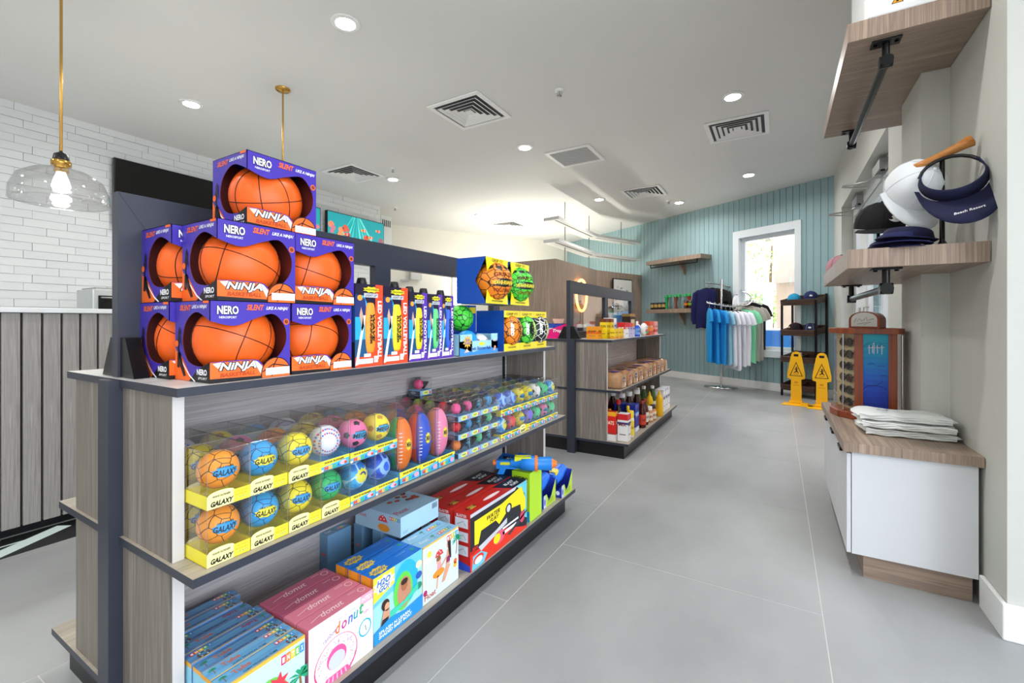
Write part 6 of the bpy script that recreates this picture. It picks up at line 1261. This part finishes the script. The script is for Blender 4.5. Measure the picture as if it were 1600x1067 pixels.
arch = [(-.07, 0), (.07, 0), (.07, .045)] + [(.07 * math.cos(a), .045 + .045 * math.sin(a)) for a in [PI * i / 12 for i in range(1, 12)]] + [(-.07, .045)]
mb = MB(); mb.plate(frame((-.03, -.10, .485), (.9, -.44, 0), (0, 0, 1)), arch, .09, RW); sg = mb.build('sign_block', sd, bevel=.003)
mb = MB(); F = frame((-.03, -.10, .485), (.9, -.44, 0), (0, 0, 1)); mb.poly(F, [(x * .84, .008 + y * .86) for x, y in arch], 1, K('dfe0da'))
mb.line(F, [(-.045, .03), (-.035, .055), (-.03, .035), (-.02, .052), (-.01, .038), (0, .045), (.012, .06), (.014, .04), (.03, .046), (.045, .05)], .002, 2, K('2a2c34')); mb.line(F, [(-.03, .022), (.03, .032), (.0, .018)], .0016, 2, K('2a2c34')); mb.build('sign_face', sg)
def glasses(parent_loc, lab, rz, tint, s=1.0):
    t = thing('sunglasses', lab, 'sunglasses', parent_loc, rz, 'sunglasses in the tower'); t.scale = (s, s, s); LM = C(tint, .1, .2); FR = C('1c1a1c', .3)
    for q in (-1, 1):
        pts = [(q * .034 + .027 * math.cos(a) * (1 - .1 * math.sin(a)), 0, .019 * math.sin(a)) for a in [2 * PI * i / 20 for i in range(20)]]
        mb = MB(); mb.tube(pts, .003, FR, 6, True); mb.build('rim', t)
        mb = MB(); mb.add(pts + [(q * .034, -.004, 0)], [(20, i, (i + 1) % 20) for i in range(20)], LM, True); mb.build('lens', t)
        mb = MB(); mb.tube([(q * .062, 0, .008), (q * .064, .05, .008), (q * .060, .075, -.01)], .0028, FR, 6); mb.build('temple', t)
    mb = MB(); mb.tube([(-.009, 0, .006), (0, -.002, .009), (.009, 0, .006)], .003, FR, 6); mb.build('bridge', t); return t
nthg = ('lowest', 'second from the bottom', 'third from the bottom', 'third from the top', 'second from the top', 'highest')
for i in range(6): glasses((.43 - .102, 3.17 - .030, .5785 + .075 + i * .066), ('dark', 'grey', 'brown', 'black', 'green', 'smoke')[i] + ' sunglasses in the tower, ' + nthg[i], math.radians(-73.3), ('1a1c22', '3a3c40', '4a2f22', '20242a', '4a4a38', '2a2c30')[i], 1.12)

# caps and visors on the right shelf
def dome_cap(loc, lab, col, brim, rz=0.0, rx=0.0, patch=None, s=1.0, grp='caps'):
    t = thing('baseball_cap', lab, 'cap', loc, rz, grp); t.rotation_euler = (rx, 0, rz); t.scale = (s, s, s)
    mb = MB(); n = 28; prof = [(.086, 0), (.088, .02), (.085, .05), (.072, .082), (.05, .102), (.025, .113), (0, .116)]
    mb.lathe(prof, C(col, .8, 0, .03), n, sy=1.12); mb.build('crown', t)
    mb = MB(); mb.ball((0, 0, .117), (.008, .008, .005), C(brim, .8), 10, 6)
    for k in range(6): mb.tube([(r * math.cos(k * PI / 3) * 1.004, r * 1.12 * math.sin(k * PI / 3) * 1.004, z + .0005) for r, z in prof], .0011, C(brim, .8), 4)
    mb.build('button', t)
    mb = MB(); vs = []; m = 14
    for i in range(m + 1):
        a = PI * (1 + i / m); dr = .075 * math.sin(PI * i / m) ** .7
        for k in range(4):
            r = 1 + 0 * k; x = .087 * math.cos(a); y = .097 * math.sin(a) - dr * k / 3; vs.append((x * (1 + .04 * k), y, .010 - .012 * (x / .087) ** 2 - .004 * k)); 
    q = len(vs); vs += [(x, y, z - .003) for x, y, z in vs]
    f = [(i * 4 + k, (i + 1) * 4 + k, (i + 1) * 4 + k + 1, i * 4 + k + 1) for i in range(m) for k in range(3)]; f += [tuple(q + v for v in reversed(w)) for w in f] + [(i * 4 + 3, (i + 1) * 4 + 3, q + (i + 1) * 4 + 3, q + i * 4 + 3) for i in range(m)]
    mb.add(vs, f, C(brim, .75, 0, .03), True); mb.build('brim', t)
    if patch:
        mb = MB(); mb.bpatch((0, 0, .02), (.0855, .097, .085), -PI / 2, .42, .7, .5, K(patch), 18, 0, .003); mb.bpatch((0, 0, .02), (.0855, .097, .085), -PI / 2, .42, .36, .26, K('f2f0e8'), 14, .1, .004); mb.build('badge', t)
    return t
def visor(loc, lab, col, euler, word=None, s=1.0):
    t = thing('sun_visor', lab, 'visor', loc, 0, 'sun visors'); t.rotation_euler = euler; t.scale = (s, s, s); M = C(col, .8, 0, .03)
    mb = MB(); vs = []; m = 24
    for i in range(m + 1):
        a = math.radians(-205 + 230 * i / m); h = .028 + .020 * max(0, -math.sin(a)); vs += [(.088 * math.cos(a), .098 * math.sin(a), 0), (.080 * math.cos(a), .090 * math.sin(a), h), (.076 * math.cos(a), .086 * math.sin(a), h), (.084 * math.cos(a), .094 * math.sin(a), 0)]
    mb.add(vs, [(i * 4 + k, (i + 1) * 4 + k, (i + 1) * 4 + (k + 1) % 4, i * 4 + (k + 1) % 4) for i in range(m) for k in range(4)], M, True); mb.build('band', t)
    mb = MB(); vs = []; m = 20
    for i in range(m + 1):
        a = PI * (1 + i / m); dr = .105 * math.sin(PI * i / m) ** .6
        for k in range(4): x = .088 * math.cos(a); vs.append((x * (1 + .05 * k), .098 * math.sin(a) - dr * k / 3, .004 - .016 * (x / .088) ** 2 * (1 - .2 * k)))
    q = len(vs); vs += [(x, y, z - .003) for x, y, z in vs]; f = [(i * 4 + k, (i + 1) * 4 + k, (i + 1) * 4 + k + 1, i * 4 + k + 1) for i in range(m) for k in range(3)]; f += [tuple(q + v for v in reversed(w)) for w in f] + [(i * 4 + 3, (i + 1) * 4 + 3, q + (i + 1) * 4 + 3, q + i * 4 + 3) for i in range(m)]
    mb.add(vs, f, M, True); mb.build('brim', t)
    mb = MB(); a0, a1 = math.radians(25), math.radians(155); mb.tube([(.084 * math.cos(a0 + (a1 - a0) * i / 8), .094 * math.sin(a0 + (a1 - a0) * i / 8), .012) for i in range(9)], .006, BLACK, 6); mb.build('strap', t)
    if word: mb = MB(); mb.text(frame((0, -.152, .0045), (1, 0, 0), (0, 1, 0)), word, 0, 0, .075, .009, 1, WK, .01, .2); mb.build('lettering', t)
    return t
hs_ = thing('cap_stand', 'black cap stand with a turned wooden bar on the right shelf', 'stand', (.575, 2.47, 1.4005))
mb = MB(); mb.cyl((0, 0, .008), (0, 0, .37), .0085, BLACKM); mb.cyl((0, 0, .18), (0, 0, .20), .012, BLACKM); mb.build('pole', hs_); mb = MB(); mb.lathe([(.05, 0), (.05, .006), (.03, .010), (.012, .03), (.009, .034)], BLACKM, 20, sx=.6); mb.build('foot', hs_)
mb = MB(); p0, p1 = Vector((-.085, 0, .335)), Vector((.085, -.02, .415)); mb.tube([p0 + (p1 - p0) * t_ for t_ in (0, .02, .2, .5, .8, .98, 1)], [.012, .020, .017, .015, .019, .024, .018], wood('x', [(.3, '9a5a22'), (.5, 'c07a34'), (.75, 'd09048')], 1.5, .35, 'turned'), 16); mb.build('wooden_bar', hs_)
visor((.590, 2.405, 1.660), 'navy sun visor hanging from the wooden bar', '14183c', (math.radians(60), math.radians(-14), math.radians(-8)), 'Beach Resort', 1.15)
dome_cap((.49, 2.56, 1.665), 'white cap hanging on the wooden bar', 'e4e8ec', 'dfe4e8', .5, 1.15, None, 1.15, 'caps on the right shelf')
cs2 = thing('cap_stand', 'short black stand under the black cap behind the visors', 'stand', (.415, 2.765, 1.4005)); mb = MB(); mb.cyl((0, 0, .008), (0, 0, .235), .007, BLACKM); mb.build('pole', cs2); mb = MB(); mb.lathe([(.04, 0), (.04, .006), (.01, .012)], BLACKM, 18); mb.build('foot', cs2); mb = MB(); mb.ball((0, 0, .235), (.05, .05, .022), BLACKM, 14, 8); mb.build('rest', cs2)
dome_cap((.415, 2.765, 1.545), 'black cap with white badge on the short stand behind the visors', '0e0e12', '141418', .45, 0.25, 'f2f2f2', 1.08, 'caps on the right shelf')
dome_cap((.505, 2.725, 1.402), 'tan and navy cap behind the visors', 'b0702c', '1c1e2c', .5, 0.0, None, .70, 'caps on the right shelf')
for i, (x, y, z, r) in enumerate(((.43, 2.52, 1.412, .9), (.452, 2.51, 1.432, .7), (.474, 2.515, 1.452, .5))): visor((x, y, z), 'navy sun visor in the flat pile, ' + ('lowest', 'middle', 'topmost')[i], ('171b48', '1b2052', '14163a')[i], (.08, .05 * i, r - .8))
dome_cap((.335, 3.42, 1.402), 'pink and navy cap at the far end of the right shelf', 'c8909c', '2a2c40', 2.9, 0, None, .9, 'caps on the right shelf')

# ================================================================== TEAL WALL
def tthing(name, lab, cat, s_, d, z, grp=None, rz=0.0): return thing(name, lab, cat, tw(s_, d, z), TRZ + rz, grp)
for q, (z1, lab) in enumerate(((2.300, 'upper wood shelf with hanging rail on the teal wall'), (1.335, 'lower wood shelf with palm cups on the teal wall'))):
    t = tthing('teal_wall_shelf', lab, 'shelf', 2.0, .002, z1 - .075, 'shelves on the teal wall'); mb = MB(); mb.box(0, 0, 0, 1.285, .30, .075, wood('z', BROWNW, .8, .4, 'tealsh')); mb.build('board', t)
    mb = MB(); mb.plate(frame((.56, 0, 0), (0, 1, 0), (0, 0, -1)), [(0, 0), (.20, 0), (0, .24)], .035, BW('z')); mb.build('bracket', t)
    if q == 0:
        mb = MB(); mb.tube([(.10, .26, 0), (.10, .26, -.06), (1.20, .26, -.06), (1.20, .26, 0)], .011, BLACKM, 8); mb.build('hanging_rail', t)
for i in range(4):
    t = tthing('candle_jar', 'small black and gold candle jar, %s of four' % ('leftmost', 'second', 'third', 'rightmost')[i], 'jar', 3.21 - i * .095, .20, 1.3355, 'candle jars'); mb = MB(); mb.lathe([(.036, 0), (.038, .004), (.038, .13), (.034, .135)], C('1c1712', .3), 18); mb.build('jar', t); mb = MB(); mb.lathe([(.0386, .04), (.0386, .10)], K('b59a5a'), 18); mb.build('wrapper', t)
PG = C('1fae5a', .4)
pc0 = ['2aa85a', 'd8dcd8', '8a4a3a', 'd8dcd8', 'd8dcd8', 'a8382a']
for i in range(6):
    t = tthing('palm_cup', ('green', 'clear frosted', 'brown', 'clear smoky', 'clear tall', 'red') [i] + ' novelty cup topped with green palm leaves', 'cup', 2.87 - i * .11, .17 + .03 * (i % 2), 1.3355, 'palm tree cups'); mb = MB(); m = C(pc0[i], .3) if i in (0, 2, 5) else clear('cup_frost', 'e8ece8', .10, .2, .15)
    mb.lathe([(.03, 0), (.032, .005), (.022, .08), (.03, .17), (.038, .23)], m, 16); mb.build('cup', t)
    mb = MB()
    for k in range(9):
        a = 2 * PI * k / 9; L_ = .066; c_, s_ = math.cos(a), math.sin(a); P_ = [(0, .245), (.35, .275), (.7, .262), (1, .225)]; vs = []
        for u, z in P_: w_ = .02 * math.sin(PI * min(.95, u + .12)); vs += [(c_ * u * L_ - s_ * w_, s_ * u * L_ + c_ * w_, z), (c_ * u * L_ + s_ * w_, s_ * u * L_ - c_ * w_, z)]
        mb.add(vs, [(j * 2, j * 2 + 1, j * 2 + 3, j * 2 + 2) for j in range(3)], PG)
    mb.lathe([(.039, .228), (.039, .240), (.01, .248)], PG, 14); mb.build('leaf_lid', t)
for i in range(4):
    t = tthing('plastic_tumbler', ('orange', 'lime green', 'lime and orange', 'orange rightmost')[i] + ' plastic tumbler on the lower teal wall shelf', 'cup', 2.36 - i * .092, .235, 1.3355, 'plastic tumblers'); mb = MB(); mb.lathe([(.034, 0), (.036, .004), (.044, .15), (.041, .15), (.033, .008)], clear('tumbler%d' % (i in (1, 2)), ('f59a1e', 'a8d820')[i in (1, 2)], .08, .1, .25), 18); mb.build('cup', t); mb = MB(); mb.lathe([(.0395, .06), (.0415, .10)], K(('e87a10', '7ab010')[i in (1, 2)]), 18); mb.build('print_band', t)

# hat bins
DW = wood('x', DARKW, 1.3, .4, 'bin')
bn = tthing('hat_bin_stand', 'tall dark wood stand with four tilted hat bins by the window', 'display stand', .34, .17, 0)
for x in (-.235, .235):
    for y, zt in ((-.14, 1.50), (.14, 1.40)): mb = MB(); mb.box(x - .012, y - .012, 0, x + .012, y + .012, zt, C('1d1a20', .3, .4)); mb.build('post', bn)
for i, z in enumerate((.12, .53, .92, 1.36)):
    mb = MB(); mb.T = XF((0, 0, z), 0, -.16); th = .012; h = .085
    mb.box(-.22, -.15, 0, .22, .17, th, DW); mb.box(-.23, .17, 0, .23, .17 + th, h, DW); mb.box(-.23, -.15, 0, .23, -.15 + th, h + .02, DW); mb.box(-.232, -.15, 0, -.22, .17, h, DW); mb.box(.22, -.15, 0, .232, .17, h, DW)
    if i < 2: mb.box(-.006, -.14, th, .006, .16, h * .8, DW)
    mb.build('bin', bn)
def tcap(s_, d, z, lab, col, brim, patch, rz): dome_cap(tw(s_, d, z), lab, col, brim, TRZ + rz, 0, patch, 1.0, 'caps in the bins')
tcap(.46, .20, 1.395, 'bright blue cap in the top bin', '2a9ac8', '2a9ac8', None, PI / 2 + 2.2); tcap(.24, .18, 1.42, 'navy cap with round badge in the top bin', '1c2a5c', '1c2a5c', 'e8e8ec', PI + .5); tcap(.44, .20, .965, 'black cap with red stripe and gold badge in the second bin', '141416', 'b8282a', 'd8a83a', PI - .5); tcap(.23, .19, .965, 'navy and white cap in the second bin', '1c2450', 'd8d8dc', 'f0f0f0', PI + .3)
# wet floor signs
def wet_sign(x, y, lab, rz):
    t = thing('wet_floor_sign', lab, 'floor sign', (x, y, 0), rz, 'yellow wet floor signs'); YS = C('f5b70f', .4, 0, .02); rr = lambda: [(.055 * math.cos(a), .645 + .055 * math.sin(a)) for a in [PI * i / 10 for i in range(11)]]
    out = [(-.062, .03), (.062, .03), (.058, .33), (.098, .345), (.10, .40), (.062, .63)] + rr() + [(-.062, .63), (-.10, .40), (-.098, .345), (-.058, .33)]
    F = frame((0, -.012, 0), (1, 0, 0), (0, 0, 1)); mb = MB(); mb.plate(F, out, .026, YS); mb.build('panel', t, bevel=.005)
    mb = MB(); mb.box(-.15, -.16, 0, .20, .05, .012, YS); mb.box(-.08, -.03, .012, .08, .03, .045, YS); mb.box(.06, -.10, .012, .14, .02, .028, YS); mb.build('base', t, bevel=.006)
    mb = MB(); mb.rect(F, -.026, .635, .026, .665, 0, BK); mb.poly(F, [(-.075, .375), (.075, .375), (0, .565)], 0, BK); mb.poly(F, [(-.062, .383), (.062, .383), (0, .545)], 1, K('f5b70f'))
    mb.ell(F, .004, .488, .009, .010, 2, BK, 12); mb.poly(F, [(-.008, .478), (.010, .476), (.016, .440), (.032, .420), (.026, .414), (.004, .432), (-.02, .415), (-.028, .42), (-.002, .445)], 2, BK); mb.line(F, [(-.022, .462), (0, .468), (.026, .478)], .007, 2, BK); mb.line(F, [(-.03, .400), (.03, .404)], .004, 2, BK); mb.rect(F, -.02, .28, .02, .305, 0, K('d88a08')); mb.text(F, 'CAUTION', 0, .255, .07, .014, 0, K('b87408'), .02); mb.build('pictogram', t)
wet_sign(.205, 7.05, 'yellow wet floor sign in front of the hat bins, left one', -.15); wet_sign(.475, 6.90, 'yellow wet floor sign beside the sunglasses tower, right one', -.15)

# spiral garment rack
RA = Vector((.8603, .5098, 0)); RB = Vector((.5098, -.8603, 0)); RC = Vector((-.818, 8.23, 0))
def rp(a, b_, z): return RC + RA * a + RB * b_ + Vector((0, 0, z))
rk = thing('garment_rack', 'chrome spiral clothes rack in front of the teal wall', 'clothes rack', tuple(RC)); L0 = lambda v: tuple(v - RC)
mb = MB(); mb.lathe([(0, 0), (.27, 0), (.275, .012), (.26, .025), (.04, .035), (.02, .04)], CHROME, 32, sx=1, sy=.85); mb.build('base', rk); mb = MB(); mb.cyl((0, 0, .03), (0, 0, 1.80), .016, CHROME); mb.build('pole', rk)
ctrl = [(-.12, -.33, 1.772), (.15, -.35, 1.74), (.35, -.22, 1.66), (.45, .0, 1.55), (.40, .20, 1.44), (.24, .33, 1.36), (.0, .38, 1.335), (-.2, .36, 1.36), (-.37, .30, 1.395)]
sp_ = []
for i in range(len(ctrl) - 1):
    p0, p1, p2, p3 = (Vector(ctrl[max(i - 1, 0)]), Vector(ctrl[i]), Vector(ctrl[i + 1]), Vector(ctrl[min(i + 2, len(ctrl) - 1)]))
    for k in range(6):
        t_ = k / 6; sp_.append(.5 * (2 * p1 + (p2 - p0) * t_ + (2 * p0 - 5 * p1 + 4 * p2 - p3) * t_ ** 2 + (3 * p1 - p0 - 3 * p2 + p3) * t_ ** 3))
sp_.append(Vector(ctrl[-1]))
mb = MB(); mb.tube([L0(rp(*p)) for p in sp_], .011, CHROME, 10); mb.tube([L0(rp(0, 0, 1.70)), L0(rp(.15, -.35, 1.74))], .008, CHROME); mb.tube([L0(rp(0, 0, 1.34)), L0(rp(0, .38, 1.335))], .008, CHROME); mb.build('spiral_rail', rk)
mb = MB()
for p in sp_[::2]: mb.cyl(L0(rp(p[0], p[1], p[2])), L0(rp(p[0], p[1], p[2] + .028)), .006, CHROME, None, 8)
mb.build('rail_studs', rk)
def garment(a, b_, z, ang, col, length, sleeve, lab, cat='t-shirt', grp='clothes on the rack', wd=.2):
    d = RA * math.cos(math.radians(ang)) + RB * math.sin(math.radians(ang)); rz = math.atan2(d.y, d.x); R = random.Random(hash(lab) % 1000 if False else len(lab) + int(a * 100))
    t = thing('hanging_garment', lab, cat, rp(a, b_, z), rz, grp); M = C(col, .9, 0, .04); n = 26; rows = 16; vs = []; ph = R.random() * 6
    for i in range(rows + 1):
        u = i / rows; zz = -.085 - length * u ** 1.25
        w_ = (.055 + (wd - .055) * min(1, (u / .13)) ** .7) * (1 + .04 * math.sin(u * 4 + ph)); th = .016 + .024 * min(1, u * 2.5)
        for k in range(n):
            p = 2 * PI * k / n; fo = 1 + .42 * min(1, u * 1.6) * math.sin(5 * p + ph + 1.5 * u); vs.append((w_ * math.cos(p) * (1 + .02 * math.sin(3 * p + ph)), th * math.sin(p) * fo + .012 * u * math.sin(2.2 * math.cos(p) * 3 + ph), zz - .012 * math.sin(3 * p + ph) * u))
    mb = MB(); mb.add(vs, [(i * n + k, (i + 1) * n + k, (i + 1) * n + (k + 1) % n, i * n + (k + 1) % n) for i in range(rows) for k in range(n)], M, True); mb.build('body', t)
    for q in (-1, 1):
        mb = MB()
        if sleeve == 'short': pts = [(q * (wd - .05), 0, -.12), (q * (wd + .0), .005, -.16), (q * (wd + .035), .01, -.24), (q * (wd + .05), .015, -.31)]; rr_ = [.03, .055, .062, .066]
        else: pts = [(q * (wd - .05), 0, -.12), (q * (wd + .01), .005, -.18), (q * (wd + .04), .01, -.4), (q * (wd + .045), .015, -.62), (q * (wd + .03), .02, -.70)]; rr_ = [.03, .055, .052, .042, .034]
        mb.T = Matrix.Diagonal((1, .45, 1, 1)); mb.tube(pts, [v * .92 for v in rr_], M, 12); mb.build('sleeve', t)
    mb = MB(); mb.tube([(-wd * .85, 0, -.135), (-.05, 0, -.085), (0, 0, -.075), (.05, 0, -.085), (wd * .85, 0, -.135)], .009, BLACK, 6); mb.tube([(0, 0, -.075), (0, 0, -.03), (0, .014, -.008), (0, .006, .014), (0, -.012, .010)], .0035, STEEL, 6); mb.build('hanger', t); return t
garment(-.13, -.27, 1.75, 15, '16184e', .68, 'long', 'navy hooded sweatshirt at the back left of the rack', 'sweatshirt', wd=.165)
for i, (a, b_, z, an) in enumerate(((-.02, -.30, 1.755, 55), (.08, -.33, 1.75, 75), (.18, -.32, 1.73, 95), (.27, -.27, 1.70, 115))): garment(a, b_, z, an, '0f0f14', .60, 'short', 'black shirt at the back of the rack, %s from the navy one' % ('first', 'second', 'third', 'fourth')[i], 'shirt')
garment(.35, -.16, 1.63, 130, 'e4e6ea', .55, 'short', 'white shirt inside the right bend of the rack')
garment(.46, .04, 1.52, 170, 'd4d4d2', .80, 'long', 'light grey long-sleeved shirt at the right end of the rack', 'shirt')
garment(.44, .12, 1.48, 25, '121216', .86, 'short', 'black t-shirt between the grey and the beige ones'); garment(.36, .22, 1.43, 42, 'b4b0a6', .86, 'short', 'beige t-shirt, outer of two'); garment(.29, .27, 1.41, 52, 'aeaaa0', .86, 'short', 'beige t-shirt, inner of two')
garment(.21, .33, 1.375, 62, '86dcae', .84, 'short', 'mint green t-shirt on the rack')
for i, (a, an) in enumerate(((.14, 72), (.08, 78), (.02, 84), (-.04, 88))): garment(a, .355 + .01 * i, 1.35, an, ('eef0f8', 'e8eaf2', 'eceef8', 'e6e8f0')[i], .86 + (.06 if i == 2 else 0), 'short', 'white t-shirt on the rack front, %s from the mint one' % ('first', 'second', 'third', 'fourth')[i])
garment(-.105, .375, 1.355, 92, '8fc8e0', .84, 'short', 'pale blue t-shirt beside the bright blue ones')
for i, (a, an) in enumerate(((-.18, 96), (-.26, 102), (-.335, 108))): garment(a, .365 - .025 * i, 1.37 + .015 * i, an, '1e96dc', .86, 'short', 'bright blue t-shirt at the left of the rack, %s' % ('right', 'middle', 'leftmost')[i])
